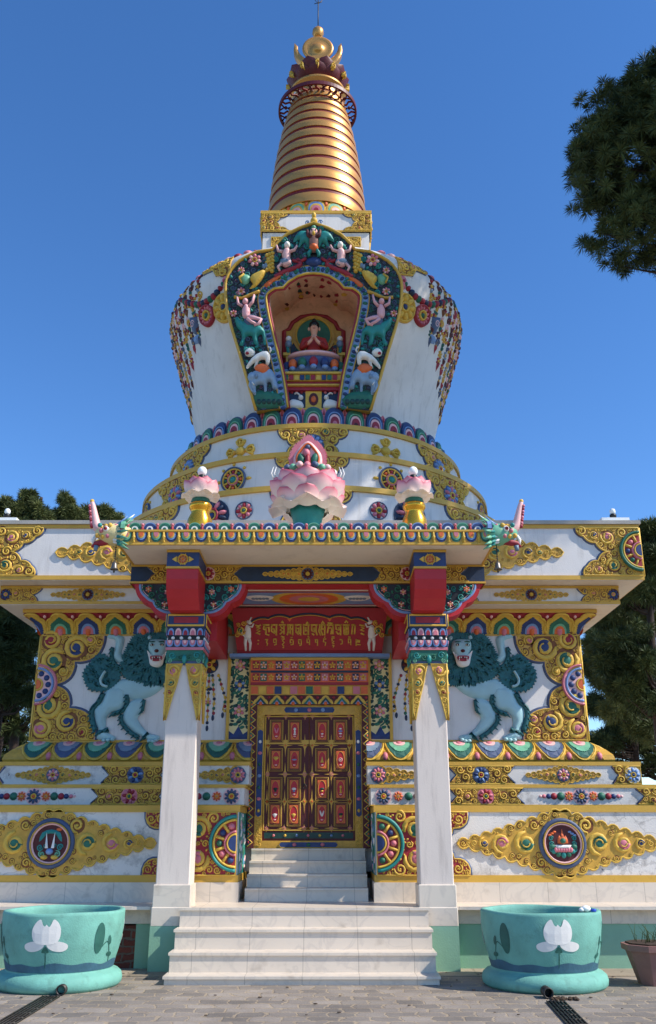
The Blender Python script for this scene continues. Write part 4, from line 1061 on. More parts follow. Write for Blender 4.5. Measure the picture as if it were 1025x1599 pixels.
# lettering: each glyph is strokes in a unit cell
G1r = [
 [[(.1, 1), (.5, .85), (.9, 1)], [(.2, .75), (.8, .7), (.3, .5), (.85, .45), (.2, .2), (.8, .1)]],
 [[(0, 1), (1, 1)], [(.2, 1), (.1, .6), (.45, .5)], [(.45, .85), (.45, .1), (.95, 0)], [(.45, .7), (.9, .8), (.9, .3)]],
 [[(0, 1), (1, 1)], [(.8, 1), (.8, 0)], [(.1, .9), (.1, .4), (.5, .2), (.8, .5)], [(.1, .65), (.5, .6), (.5, .25)]],
 [[(0, 1), (1, 1)], [(.75, 1), (.75, .1)], [(.2, .85), (.55, .7), (.2, .5), (.6, .35), (.15, .1)], [(.4, 1.2), (.5, 1.35), (.7, 1.15)], [(.3, -.1), (.8, -.2)]],
 [[(0, 1), (1, 1)], [(.2, 1), (.2, .3), (.05, 0)], [(.5, 1), (.5, .1)], [(.85, 1), (.85, 0)], [(.2, .6), (.85, .6)], [(.2, .3), (.5, .4)]],
 [[(0, 1), (1, 1)], [(.85, 1), (.85, 0)], [(.2, .85), (.2, .3), (.5, .1), (.85, .3)], [(.2, .6), (.6, .7), (.6, .3), (.2, .35)]],
 [[(0, 1), (1, 1)], [(.15, 1), (.15, .1), (.6, .1)], [(.8, 1.2), (.8, 0)], [(.45, .8), (.45, .4), (.8, .5)], [(.5, 1.1), (.75, 1.3)]],
 [[(0, 1), (1, 1)], [(.8, 1), (.75, .4), (.95, 0)], [(.15, .9), (.15, .45), (.5, .3), (.5, .75)], [(.15, .2), (.5, 0)]],
 [[(0, 1), (1, 1)], [(.25, 1), (.0, .4), (.3, 0)], [(.55, 1), (.3, .5), (.6, 0)], [(.9, 1), (.85, 0)], [(.4, 1.1), (.6, 1.35), (.8, 1.1)], [(.3, .6), (.9, .6)]],
 [[(0, 1), (1, 1)], [(.3, 1), (.1, .2)], [(.3, .7), (.8, .7), (.6, .1)], [(.9, 1), (.9, .1)], [(.1, 1.2), (.9, 1.15)]],
 [[(0, 1), (1, 1)], [(.2, 1), (.2, .6), (.6, .5), (.6, .8)], [(.85, 1), (.85, 0)], [(.2, .4), (.5, .1), (.85, .3)]],
 [[(0, 1), (1, 1)], [(.2, .9), (.2, .1)], [(.8, .9), (.8, .1)], [(.5, 1), (.5, .1)], [(.2, .5), (.8, .5)], [(.2, .1), (.8, .1)], [(.3, 1.2), (.5, 1.4), (.75, 1.2)]],
 [[(.1, 1), (.6, 1)], [(.3, 1), (.15, .1)], [(.65, 1), (.55, .1)]],
 [[(.1, 1), (.9, .9)], [(.3, .8), (.8, .7), (.25, .5), (.8, .4)], [(.3, .2), (.8, .05)]],
]
G2r = [
 [[(.3, .8), (.7, .75)], [(.3, .3), (.6, .25)]],
 [[(.1, .9), (.85, .9)], [(.75, .9), (.45, .55), (.7, .3), (.6, 0)]],
 [[(.1, 1), (.9, 1)], [(.2, 1), (.2, .5), (.8, .45)], [(.8, 1), (.8, .2), (.3, .1)]],
 [[(.1, 1), (.9, 1)], [(.5, 1.3), (.8, 1.2)], [(.7, 1), (.3, .7), (.8, .5), (.3, .2), (.7, -.1)], [(.4, -.3), (.7, -.2)]],
 [[(.1, .9), (.95, .9)], [(.2, .9), (.2, .4), (.55, .5)], [(.9, .9), (.9, .2), (.3, .15)], [(.3, 1.2), (.8, 1.25)]],
 [[(.1, .9), (.95, .9)], [(.25, .9), (.25, .3), (.6, .3)], [(.9, .9), (.85, .1), (.4, .05)]],
 [[(.1, 1), (.9, 1)], [(.25, 1), (.25, .45), (.85, .5)], [(.85, 1), (.85, .1)], [(.4, 1.25), (.6, 1.35), (.8, 1.2)]],
 [[(.1, .9), (.9, .9)], [(.3, .9), (.3, .5), (.6, .5)], [(.8, .9), (.75, .0)]],
 [[(.1, 1), (.9, 1)], [(.3, 1), (.2, .6), (.8, .5), (.6, 0)], [(.4, 1.2), (.7, 1.35)]],
 [[(.1, 1.1), (.9, 1.1)], [(.3, 1.1), (.3, .7), (.8, .7), (.3, .4), (.85, .3)], [(.3, .1), (.8, 0), (.5, -.25)], [(.2, 1.35), (.9, 1.3)]],
 [[(.1, .9), (.8, .9)], [(.75, .9), (.75, .3), (.3, .25)]],
 [[(.1, 1), (.9, 1)], [(.25, 1), (.25, .4), (.6, .5)], [(.8, 1), (.8, .1)], [(.2, 1.3), (.8, 1.25)]],
 [[(.1, 1), (.1, 0)], [(.3, .8), (.5, .9), (.6, .6), (.35, .5), (.3, .8)], [(.7, .8), (.95, .8), (.9, .5), (.7, .5), (.7, .8)], [(.3, .2), (1.2, .15)]],
]
m = MB(SF)
x0 = -.83; cw = 1.68/14
for i, g in enumerate(G1r):
    for st in g:
        p = [(x0+cw*(i+.06+.86*u), SH*(.39+.235*v)) for u, v in st]; m.ridge(p, .013, .012, 'gold', top=.8)
m.build('gold_lettering', sign); m = MB(SF); cw = 1.62/13
for i, g in enumerate(G2r):
    for st in g:
        p = [(x0+cw*(i+.22+.50*u), SH*(.15+.155*v)) for u, v in st]; m.ridge(p, .009, .010, 'gold', top=.8)
m.build('gold_lettering', sign)
# ledge under the sign, pale strip
m = MB(); m.box(-1.2, 1.2, YW-.22, YW, 4.025, 4.075, 'lblue'); m.build('pale_ledge', stupa)

# ================================================================== terrace and steps
ter = thing('terrace', 'marble topped terrace with green painted side carrying the stupa', 'terrace', loc=(0, 14, 0))
TX = 7.0
m = MB(); TF = 11.95
# walls of the terrace: two wings beside the steps, the left wing has a bare brick bay
m.prism([(-2.05, TF), (-1.3, TF), (-1.3, 11.72), (1.3, 11.72), (1.3, TF), (TX, TF), (TX, 24), (-TX, 24), (-TX, TF), (-2.42, TF), (-2.42, TF+.25), (-2.05, TF+.25)], 0, .50, 'green_wall')
m.build('green_wall', ter)
m = MB(); m.box(-2.42, -2.05, TF+.02, TF+.2, 0, .48, 'brickwall'); m.build('bare_brick_bay', ter, 'bare brick patch where the green plaster is missing')
m = MB(); m.prism([(-TX, TF-.02), (-1.3, TF-.02), (-1.3, 11.7), (1.3, 11.7), (1.3, TF-.02), (TX, TF-.02), (TX, 24.02), (-TX, 24.02)], .503, .668, 'marble'); m.build('marble_fascia', ter)
m = MB(); m.prism([(-TX, TF-.18), (-1.3, TF-.18), (-1.3, 11.66), (1.3, 11.66), (1.3, TF-.18), (TX, TF-.18), (TX, 24.05), (-TX, 24.05)], .668, .7045, 'marble'); m.build('marble_floor', ter)

st = thing('entrance_steps', 'four wide white marble steps leading up from the paving to the terrace', 'steps', loc=(0, 11.2, 0))
lv = [0, .085, .285, .495, .704]
for i in range(4):
    m = MB(); y0 = 10.8+.27*i; w = 1.485-.004*i
    m.box(-w, w, y0, 11.66, lv[i] if i == 0 else lv[i]+.0, lv[i+1]-.028, 'marble')
    m.box(-w-.015, w+.015, y0-.022, 11.655, lv[i+1]-.028, lv[i+1]+(.001 if i == 3 else 0), 'marble')
    m.build('marble_step', st)
st = thing('door_steps', 'four narrow white marble steps rising to the painted door', 'steps', loc=(0, 13, .705))
for i in range(4):
    m = MB(); y0 = 12.60+.3*i; z0 = .7055+.157*i; z1 = .7055+.157*(i+1); w = .80
    m.box(-w, w, y0, YW-.101 if i < 3 else YW-.101, z0, z1-.024, 'marble'); m.box(-w, w, y0-.02, YW-.101, z1-.024, z1, 'marble')
    m.build('marble_step', st)
# ================================================================== PORCH
porch = thing('porch', 'ornate porch with two square white columns, red brackets and a flat carved roof', 'porch', loc=(0, 12, 0))
YP = 11.72; CX = 1.60
def bx(m, x0, x1, y0, y1, z0, z1, mat): m.box(x0, x1, y0, y1, z0, z1, mat)
for sg in (1, -1):
    c = CX*sg
    m = MB(); m.box(c-.205, c+.205, YP, YP+.41, .955, 3.83, 'column_white', bev=.012)
    col = m.build('column', porch, 'white square column %s of the steps' % ('right' if sg > 0 else 'left'))
    m = MB(); m.box(c-.235, c+.235, YP-.03, YP+.44, .50, .705, 'marble', bev=.01) ; m.box(c-.228, c+.228, YP-.02, YP+.43, .705, .955, 'marble', bev=.01); m.build('marble_plinth', col)
    m = MB(); m.box(c-.235, c+.235, YP-.03, YP+.22, 0, .497, 'green_wall'); m.build('green_base', col)
    # capital
    m = MB()
    bands = [(3.605, 3.66, .225, 'navygrey'), (3.66, 3.80, .235, 'green'), (3.80, 3.835, .25, 'pink'), (3.835, 3.93, .25, 'navy'), (3.93, 3.99, .232, 'black'), (3.99, 4.11, .245, 'navy'), (4.11, 4.28, .262, 'blue')]
    for z0, z1, h, mt in bands: m.box(c-h, c+h, YP+.205-h, YP+.205+h, z0, z1, mt)
    cap = m.build('capital', col)
    for face in (0, 1, 2, 3):
        th = face*pi/2
        Fr = lambda u, v, w, th=th: (c+u*cos(th)+w*sin(th), YP+.205-w*cos(th)+u*sin(th), v)
        m = MB(Fr)
        m.w = .262; m.ridge(rect(-.24, 4.125, .24, 4.265), .014, .012, 'gold', closed=True); m.plate(rect(-.16, 4.155, .16, 4.235), 0, .008, 'crimson')
        m.w = .245
        for i in range(5):
            u = -.192+.096*i; m.plate([(u+.042*cos(pi*j/8), 3.995+.095*sin(pi*j/8)**.7) for j in range(9)], 0, .010, 'palepink' if i % 2 else 'lblue'); m.plate([(u+.026*cos(pi*j/8), 3.995+.065*sin(pi*j/8)**.7) for j in range(9)], .010, .018, 'pink' if i % 2 else 'crimson')
        m.w = .232
        for i in range(4): m.blob(-.165+.11*i, 3.96, .024, .024, .024, 'ivory', n=12, k=4)
        m.w = .25
        for i in range(5):
            u = -.20+.10*i; m.plate([(u+.047*cos(pi*j/8), 3.925-.085*sin(pi*j/8)**.7) for j in range(9)], 0, .010, 'lblue'); m.plate([(u+.034*cos(pi*j/8), 3.925-.065*sin(pi*j/8)**.7) for j in range(9)], .010, .016, 'pink'); m.plate([(u+.018*cos(pi*j/8), 3.925-.04*sin(pi*j/8)**.7) for j in range(9)], .016, .022, 'palepink')
        m.w = .236                        # green swags with scrolls
        for s in (1, -1):
            for k, (u, v, r, cc) in enumerate(((.16, 3.73, .055, 'teal'), (.06, 3.70, .05, 'green'), (.19, 3.66, .035, 'lgreen'))): m.spiral(s*u, v, r, s, k, cc, 0)
        m.blob(0, 3.68, .035, .06, .03, 'teal')
        m.build('capital_relief', cap)
        if face in (0,  1, 3):
            m = MB(Fr); m.w = .208
            for s in (1, -1):
                e = [(s*.225, 3.62), (s*.02, 3.62), (s*.055, 3.5), (s*.085, 3.36), (s*.13, 3.20), (s*.165, 3.06), (s*.20, 2.90), (s*.222, 3.0)]
                p = e
                m.plate(p, 0, .018, 'gold_mid'); m.ridge(ccw(p), .010, .012, 'gold', .018, closed=True)
                v = 3.53; r = .088; k = 0
                while v > 2.95:
                    inn = .02+(3.62-v)/.72*.18; cxx = (.224+inn)/2; r = max(.02, (.224-inn)/2*1.0)
                    m.spiral(s*cxx*1.0, v, r, s*(1 if k % 2 else -1), k*2, 'gold', .018, n=15, jewel='pink' if k == 0 else ('crimson' if k == 2 else 'green' if k == 1 else None))
                    v -= r*1.75; k += 1
            m.build('scroll_drape', cap)
    # projecting bracket block: blue box with a wheel, curved red front below
    prof = [(11.15, 4.755), (11.17, 4.70), (11.17, 4.62), (11.22, 4.53), (11.32, 4.43), (11.45, 4.35), (11.50, 4.282)]
    prof = [(11.16, 4.755), (11.165, 4.62), (11.21, 4.50), (11.30, 4.40), (11.42, 4.32), (11.46, 4.282)]
    m = MB(frameF((c-.205, 0, 0), (0, -1, 0), (0, 0, 1)))
    poly = [(-y, z) for y, z in prof]+[(-11.84, 4.282), (-11.84, 4.755)]
    m.plate(poly, -.41, 0, 'red', back=True)
    br = m.build('bracket', porch, 'curved red bracket block over the %s column' % ('right' if sg > 0 else 'left'))
    m = MB(); m.box(c-.215, c+.215, 11.14, 11.84, 4.757, 4.785, 'gold_trim'); m.box(c-.208, c+.208, 11.15, 11.84, 4.785, 4.975, 'blue'); m.box(c-.215, c+.215, 11.14, 11.84, 4.975, 5.009, 'gold_trim'); b = m.build('blue_block', br)
    m = MB(planeF(11.15)); m.wheel(c, 4.88, .07, 0, cols=('orange',), rim='gold', hub='orange', bg='crimson', n=8, knobs=True)
    for s in (1, -1): m.plate([(c+s*.08, 4.92), (c+s*.14, 4.88), (c+s*.08, 4.84)], 0, .01, 'gold')
    m.build('wheel_ornament', b)
    # corbel along the beam
    hp = [(0, 4.283), (.28, 4.283), (.44, 4.32), (.53, 4.42), (.56, 4.47), (.68, 4.53), (.74, 4.64), (.76, 4.742)]
    hp = scal(hp, .06, 3)
    poly = [(c+x, z) for x, z in hp]+[(c-x, z) for x, z in reversed(hp)][:-1]
    m = MB(planeF(11.86)); m.plate(poly, -.30, 0, 'red', back=True); cb = m.build('corbel', porch)
    hi = scal([(.0, 4.345), (.25, 4.345), (.40, 4.39), (.49, 4.50), (.60, 4.57), (.67, 4.66), (.68, 4.735)], .08, 4)
    m = MB(planeF(11.86))
    for s in (1, -1):
        p = [(c+s*x, z) for x, z in hi if x > .15]+[(c+s*.15, 4.735)]
        p = [(c+s*.15, 4.345)]+p
        m.plate(p, 0, .012, 'dark'); m.ridge([(c+s*x, z) for x, z in hi], .020, .016, 'lblue'); m.ridge([(c+s*x*.96, 4.735-(4.735-z)*.93) for x, z in hi], .006, .02, 'palepink')
        rnd = random.Random(3)
        m.fill(p, [.06, .045], 71, .012, mat='teal' if s > 0 else 'green', jp=0, tries=50)
        for du, dv in ((.30, 4.62), (.56, 4.66), (.33, 4.45)): m.flower(c+s*du, dv, .045, 6, 'pink' if dv > 4.5 else 'crimson', 'palepink', .03, alt='orange' if du > .5 else 'palepink')
    m.build('floral_panel', cb)
    # red side beam back to the wall
    m = MB(); m.box(sg*1.25, sg*1.76, 12.16, 13.58, 4.02, 4.738, 'red'); m.build('side_beam', porch)
# main beam
m = MB(); m.box(-2.42, 2.42, 11.85, 12.16, 4.745, 5.009, 'navy'); beam = m.build('main_beam', porch)
m = MB(); 
for z in (4.745, 4.982): m.box(-2.43, 2.43, 11.835, 12.17, z-.0, z+.026, 'gold_trim')
m.build('gold_moulding', beam)
m = MB(); m.box(-2.40, 2.40, 11.87, 12.15, 4.735, 4.744, 'red'); m.build('red_underside', beam)
m = MB(planeF(11.85)); z0, z1 = 4.775, 4.98; zc = (z0+z1)/2
for s in (1, -1):
    q = [(2.38, z0), (2.30, zc), (2.38, z1)]
    for a, b, tip in ((1.82, 2.12, 2.20), (1.38, .98, .88)):
        d = 1 if b > a else -1
        p = mx([(a, z0), (b+d*.08, z0), (b-d*.04, zc), (b+d*.08, z1), (a, z1)], s)
        m = MB(planeF(11.85)); m.goldfield(p, [.055, .035, .022], 81, border=.014, openb=mx([(b+d*.08, z0), (b-d*.04, zc), (b+d*.08, z1)], s), th=.008, jp=0); m.build('scroll_panel', beam)
    m = MB(planeF(11.85)); m.flower(1.36*s, zc, .085, 8, 'crimson', 'orange', .02, 'palepink'); m.build('flower_relief', beam)
m = MB(planeF(11.85)); m.lozenge(0, zc, .62, .085, 82, th=.008, med='wheel', medr=.085, nb=8, cols=('orange', 'gold', 'orange'))
m.build('beam_relief', beam)
# ceiling with painted canopy
m = MB(); m.box(-1.24, 1.24, 12.171, 13.57, 4.742, 4.80, 'cream'); ceil = m.build('painted_ceiling', porch)
F = frameF((0, 12.62, 4.741), (1, 0, 0), (0, -1, 0)); m = MB(lambda u, v, w: (u, 12.65+v, 4.741-w))
m.plate(rect(-1.16, -.40, 1.16, .40)[::1], 0, .004, 'crimson'); m.plate(rect(-.98, -.34, .98, .34), .004, .008, 'lblue')
for r, c in ((.42, 'gold'), (.33, 'orange'), (.22, 'pink'), (.12, 'gold')): m.plate([(r*1.3*cos(2*pi*i/28), max(-.33, min(.33, r*sin(2*pi*i/28)))) for i in range(28)], .008+.001*(.42-r)*20, .010+.001*(.42-r)*20, c)
for s in (1, -1):
    m.pillow(smooth([(s*.5, -.1), (s*.7, -.2), (s*.9, -.12), (s*.82, .1), (s*.62, .12)], k=3), .008, .01, 'ivory', .05); m.plate(rect(s*1.0, -.38, s*1.12, .38), .004, .012, 'gold')
    for i in range(5): m.blob(s*(.6+.05*i), -.05, .03, .06, .01, 'greyblue', .02)
m.build('ceiling_painting', ceil)

# ---- roof
RX = 2.40; RY0 = 10.93
m = MB(); m.box(-RX, RX, RY0, YW-.82-.022, 5.012, 5.20, 'cream'); roof = m.build('porch_roof', porch)
m = MB()
for z, h, pr in ((5.006, .028, .014), (5.178, .026, .03)):
    m.prism([(-RX-pr, YW-.845), (-RX-pr, RY0-pr), (RX+pr, RY0-pr), (RX+pr, YW-.845), (RX-.02, YW-.845), (RX-.02, RY0+.02), (-RX+.02, RY0+.02), (-RX+.02, YW-.845)], z, z+h, 'gold_trim')
m.build('gold_moulding', roof)
def frieze(F, half, nm):
    m = MB(F); n = int(round(2*half/.195)); p = 2*half/n
    m.plate(rect(-half, 5.036, half, 5.176), 0, .004, 'gold_mid')
    for i in range(n):
        u = -half+p*(i+.5); c = ('green', 'blue')[i % 2]; c2 = ('lgreen', 'lblue')[i % 2]
        def U(w, h, top=5.168, e=.6): return [(u+w*cos(pi*j/8), top-h*sin(pi*j/8)**e) for j in range(9)]
        m.plate(U(p*.38, .125), .004, .012, c); m.plate(U(p*.31, .10), .012, .018, 'palepink' if 0 else c2); m.plate(U(p*.22, .078), .018, .024, 'gold'); m.plate(U(p*.15, .06), .024, .03, 'orange' if i % 2 else 'pink')
        m.ridge([(u+p*.5, 5.045), (u+p*.5, 5.172)], .014, .03, 'gold'); m.blob(u+p*.5, 5.11, .026, .022, .035, 'gold'); m.blob(u+p*.5, 5.05, .022, .016, .03, 'gold')
    m.build(nm, roof)
frieze(planeF(RY0), RX, 'hanging_frieze')
hs = (YW-.845-RY0)/2
for s in (1, -1): frieze(frameF((s*RX, RY0+hs, 0), (0, s, 0), (0, 0, 1)), hs, 'hanging_frieze')
def crest(F, half):
    m = MB(F); n = int(round(2*half/.195)); p = 2*half/n
    for i in range(n+1):
        u = -half+p*i; c = 'green' if i % 2 else 'blue'
        def U(w, h, e=.6): return [(u+w*cos(pi*j/10), 5.205+h*sin(pi*j/10)**e) for j in range(11)]
        m.plate(U(p*.44, .115), -.05, .0, 'lblue' if c == 'blue' else 'lgreen', back=True); m.plate(U(p*.38, .10), 0, .012, c); m.plate(U(p*.22, .06), .012, .018, 'ivory'); m.plate(U(p*.12, .04), .018, .026, c)
        if i < n: m.blob(u+p*.5, 5.23, .022, .05, .03, 'crimson'); m.blob(u+p*.5, 5.285, .022, .022, .03, 'pink')
    m.build('petal_crest', roof)
crest(planeF(RY0+.03), RX)
for s in (1, -1): crest(frameF((s*(RX-.03), RY0+hs, 0), (0, s, 0), (0, 0, 1)), hs)

# ---- makara heads on the roof corners
def makara(sg):
    o = thing('roof_monster_head', 'carved horned water monster head with upturned trunk on the %s end of the porch roof' % ('right' if sg > 0 else 'left'), 'roof ornament', 'monster heads on the porch roof corners', loc=(sg*2.42, RY0+.1, 5.1))
    pale = 'gold' if sg < 0 else 'gold_mid'
    Ym = RY0+.08
    X = lambda a: sg*(2.36+a)
    m = MB()
    # head body as swept tube with changing radius
    pts = [(X(-.10), Ym, 5.16), (X(.02), Ym, 5.16), (X(.12), Ym, 5.17), (X(.22), Ym, 5.18), (X(.30), Ym, 5.20), (X(.35), Ym, 5.22)]
    m.tube(pts, [.10, .145, .15, .125, .09, .05], 'pale_yellow' if sg < 0 else 'lgreen', 14)
    for i in range(16): m.ball((X(-.02+.022*i), Ym-.10-.02*sin(i), 5.12+.07*(i % 3)), .032, ('gold', 'pink', 'teal', 'gold_mid')[i % 4], 7, 5)
    m.build('head', o)
    m = MB(); pts = [(X(.27), Ym, 5.22), (X(.35), Ym, 5.27), (X(.38), Ym, 5.36), (X(.405), Ym, 5.46), (X(.43), Ym, 5.56), (X(.45), Ym, 5.62)]
    m.tube(smooth(pts, False, 3), [.07-.045*i/15 for i in range(16)], 'palepink', 10)
    for i in range(8): m.ball((X(.415+.008*i), Ym-.02, 5.28+.04*i), .03-.0015*i, 'pink' if i % 2 else 'crimson', 8, 5)
    m.ball((X(.45), Ym, 5.63), .03, 'gold', 8, 6); m.build('trunk', o)
    m = MB(); m.tube([(X(.18), Ym, 5.09), (X(.28), Ym, 5.06), (X(.36), Ym, 5.05), (X(.40), Ym, 5.0)], [.05, .045, .03, .015], 'crimson', 8); m.tube([(X(.36), Ym, 5.16), (X(.385), Ym, 5.10), (X(.38), Ym, 5.02)], [.02, .028, .016], 'ivory', 8); m.tube([(X(.34), Ym, 5.02), (X(.35), Ym, 4.95)], [.035, .025], 'greyblue', 8)
    m.build('jaw', o)
    m = MB()
    for k in range(3):
        for i in range(9):
            a = i/8*pi*1.2-.3; r = .12+.03*k; x0 = X(.10-.055*k)
            m.tube([(x0, Ym-.9*r*sin(a*.8), 5.17+r*cos(a)), (X(.02-.06*k), Ym-1.15*r*sin(a*.8), 5.17+r*1.3*cos(a))], [.024, .004], ('ivory', 'teal', 'lgreen')[k], 6)
    m.build('mane', o)
    m = MB(); m.ball((X(.20), Ym-.11, 5.21), .045, 'ivory', 10, 6); m.ball((X(.205), Ym-.145, 5.21), .025, 'crimson', 8, 6); m.ball((X(.21), Ym-.165, 5.21), .012, 'black', 6, 4)
    for q in range(7): m.ball((X(.20)+.07*cos(q*.9), Ym-.10, 5.21+.06*sin(q*.9)), .018, 'gold', 6, 4)
    m.build('eye', o)
    m = MB(); m.tube([(X(.05), Ym, 5.29), (X(-.03), Ym, 5.36), (X(-.12), Ym, 5.45)], [.035, .022, .003], 'ivory', 7); m.tube([(X(.08), Ym-.06, 5.28), (X(.02), Ym-.06, 5.33), (X(-.05), Ym-.08, 5.40)], [.025, .018, .003], 'lblue', 7); m.build('horn', o)
both(makara)
for sg in (1, -1):
    o = thing('roof_bell', 'small metal bell on a chain under the %s corner of the porch roof' % ('right' if sg > 0 else 'left'), 'bell', 'bells under the porch roof corners', loc=(sg*2.44, RY0+.05, 4.7))
    m = MB(); m.lathe([(.002, 4.80), (.022, 4.795), (.034, 4.76), (.04, 4.72), (.055, 4.695), (.05, 4.692), (.03, 4.72), (.002, 4.77)], sg*2.44, RY0+.05, 'bronze', 16); m.build('bell_cup', o)
    m = MB(); m.tube([(sg*2.44, RY0+.05, 4.79), (sg*2.44, RY0+.05, 5.02)], .006, 'steel', 6)
    for i in range(7): m.ball((sg*2.44, RY0+.05, 4.81+.03*i), .011, 'steel', 6, 4)
    m.build('chain', o)
    m = MB(); m.tube([(sg*2.44, RY0+.05, 4.76), (sg*2.44, RY0+.05, 4.67)], .005, 'steel', 6); m.ball((sg*2.44, RY0+.05, 4.665), .014, 'steel', 8, 5); m.build('clapper', o)

# ---- lotus finials
def lotus_big():
    cx, cy, z = .0, 11.45, 5.2
    o = thing('lotus_finial', 'large pink lotus with a flaming jewel on top, middle of the porch roof', 'roof ornament', loc=(cx, cy, z))
    m = MB(); m.lathe([(.21, 5.2), (.20, 5.26), (.18, 5.40), (.20, 5.52), (.24, 5.66), (.18, 5.72)], cx, cy, 'teal', 32, cap=True); m.build('green_stem', o)
    m = MB()
    for k, (n, r0, z0, ln, wd, a, b, off) in enumerate(((8, .20, 5.66, .34, .42, R(75), R(125), .5), (8, .29, 5.62, .34, .40, R(62), R(18), 0), (8, .35, 5.70, .38, .44, R(50), R(10), .5), (8, .35, 5.82, .34, .40, R(38), R(2), 0))):
        for i in range(n): m.petal(cx, cy, z0, 2*pi*(i+off)/n, r0, ln, wd, a, b, cup=.42, nu=8, nv=10, t0=.0 if k else .1, t1=1 if k else .45)
    m.build('lotus_petals', o)
    m = MB(); m.lathe([(.24, 5.72), (.36, 6.0), (.34, 6.10), (.2, 6.14), (0.001, 6.14)], cx, cy, 'palepink', 32)
    for i in range(22):
        a = 2*pi*i/22; m.ball((cx+.36*sin(a), cy-.36*cos(a), 6.17+.02*(i % 2)), .05, ('pink', 'navygrey', 'lgreen', 'palepink', 'crimson', 'ivory')[i % 6], 8, 6)
    for i in range(14):
        a = 2*pi*i/14; m.ball((cx+.27*sin(a), cy-.27*cos(a), 6.22), .05, ('pink', 'lgreen', 'palepink')[i % 3], 8, 6)
    for s in (1, -1):
        for q in (0, .04): m.tube([(cx+s*(.42+q), cy-.05, 6.08), (cx+s*(.46+q), cy-.05, 6.18), (cx+s*(.43+q), cy-.05, 6.28)], [.011, .010, .003], 'ivory', 6)
    m.build('bead_rim', o)
    JZ = .12; m = MB(lambda u, v, w: (cx+u*.9, cy-.08-w, 6.1+(v-6.1)*1.05+JZ)); fl = jag(smooth([(cx-.20, 6.10), (cx-.27, 6.25), (cx-.22, 6.42), (cx-.08, 6.54), (cx, 6.60), (cx+.08, 6.54), (cx+.22, 6.42), (cx+.27, 6.25), (cx+.20, 6.10)], k=4), .035, .045, 4)
    m.plate(fl, -.14, -.02, 'pink', back=True); m.pillow(smooth([(cx-.17, 6.10), (cx-.22, 6.25), (cx-.17, 6.38), (cx, 6.52), (cx+.17, 6.38), (cx+.22, 6.25), (cx+.17, 6.10)], k=4), -.02, .04, 'palepink', .08); m.ridge(smooth([(cx-.13, 6.12), (cx-.17, 6.25), (cx-.12, 6.36), (cx, 6.46), (cx+.12, 6.36), (cx+.17, 6.25), (cx+.13, 6.12)], False, 4), .018, .03, 'orange', .02)
    m.blob(cx-.10, 6.24, .06, .10, .05, 'green', .02, .35); m.blob(cx+.10, 6.24, .06, .10, .05, 'green', .02, -.35); m.blob(cx, 6.20, .05, .13, .08, 'crimson', .02); m.blob(cx-.02, 6.33, .06, .07, .06, 'pink', .02, .5); m.blob(cx, 6.41, .045, .04, .05, 'navygrey', .02)
    m.build('flaming_jewel', o)
lotus_big()
def lotus_small(cx, lab):
    cy = 11.35; UP = .22
    o = thing('lotus_lamp', lab, 'lamp', 'gold pots with lotus lamps on the porch roof', loc=(cx, cy, 5.2))
    m = MB(); m.lathe([(.001, 5.2), (.15, 5.2), (.17, 5.26), (.17, 5.40), (.165, 5.48), (.12, 5.58), (.125, 5.61), (.15, 5.65), (.155, 5.69), (.13, 5.72), (.11, 5.72)], cx, cy, 'gilt_pot', 32); m.build('gold_pot', o)
    m = MB(); m.lathe([(.11, 5.71), (.13, 5.74), (.12, 5.78), (.09, 5.80)], cx, cy, 'green', 24); m.build('green_collar', o)
    m = MB()
    for k, (n, r0, z0, ln, wd, a, b, off) in enumerate(((8, .10, 5.80, .17, .2, R(70), R(120), 0), (6, .10, 5.77, .31, .26, R(62), R(-10), 0), (6, .08, 5.81, .29, .24, R(48), R(-8), .5))):
        for i in range(n): m.petal(cx, cy, z0, 2*pi*(i+off)/n, r0, ln, wd, a, b, cup=.4, t1=1 if k else .3)
    m.build('lotus_petals', o)
    m = MB(); m.lathe([(.09, 5.80), (.17, 5.96), (.15, 6.01), (.001, 6.01)], cx, cy, 'palepink', 20); m.lathe([(.03, 6.01), (.03, 6.05), (.045, 6.07), (.045, 6.13), (.03, 6.14)], cx, cy, 'black', 16, cap=True); m.build('socket', o)
    m = MB(); m.ball((cx, cy, 6.19), .065, 'bulb', 16, 10, sz=1.1); m.build('light_bulb', o)
lotus_small(-1.44, 'gold pot with a small pink lotus and white bulb, left end of the porch roof'); lotus_small(1.44, 'gold pot with a small pink lotus and white bulb, right end of the porch roof')
# ================================================================== DRUM TIERS
drums = []
def hitcyl(px, py, Rr):
    d = ray(px, py); ox = CAM.x; oy = -YC
    a = d.x**2+d.y**2; b = 2*(ox*d.x+oy*d.y); c = ox*ox+oy*oy-Rr*Rr
    t = (-b-sqrt(max(0, b*b-4*a*c)))/(2*a); x = ox+d.x*t; y = oy+d.y*t
    return atan2(x, -y), CAM.z+d.z*t
for R0, z0, z1, nm in ((3.95, 5.966, 6.93, 'lower'), (3.50, 6.93, 7.72, 'middle'), (3.0, 7.72, 8.49, 'upper')):
    m = MB(); m.lathe([(R0, z0), (R0, z1), (R0-.6, z1)], 0, YC, 'white', 128, mats=['white', 'roofslab'], smooth=False); o = m.build('drum_tier', stupa)
    m = MB(); m.lathe([(R0-.01, z1-.10), (R0+.045, z1-.095), (R0+.045, z1-.005), (R0-.3, z1+.004)], 0, YC, 'gold_trim', 128, smooth=False); m.build('gold_moulding', o)
    drums.append((o, R0, z0, z1))
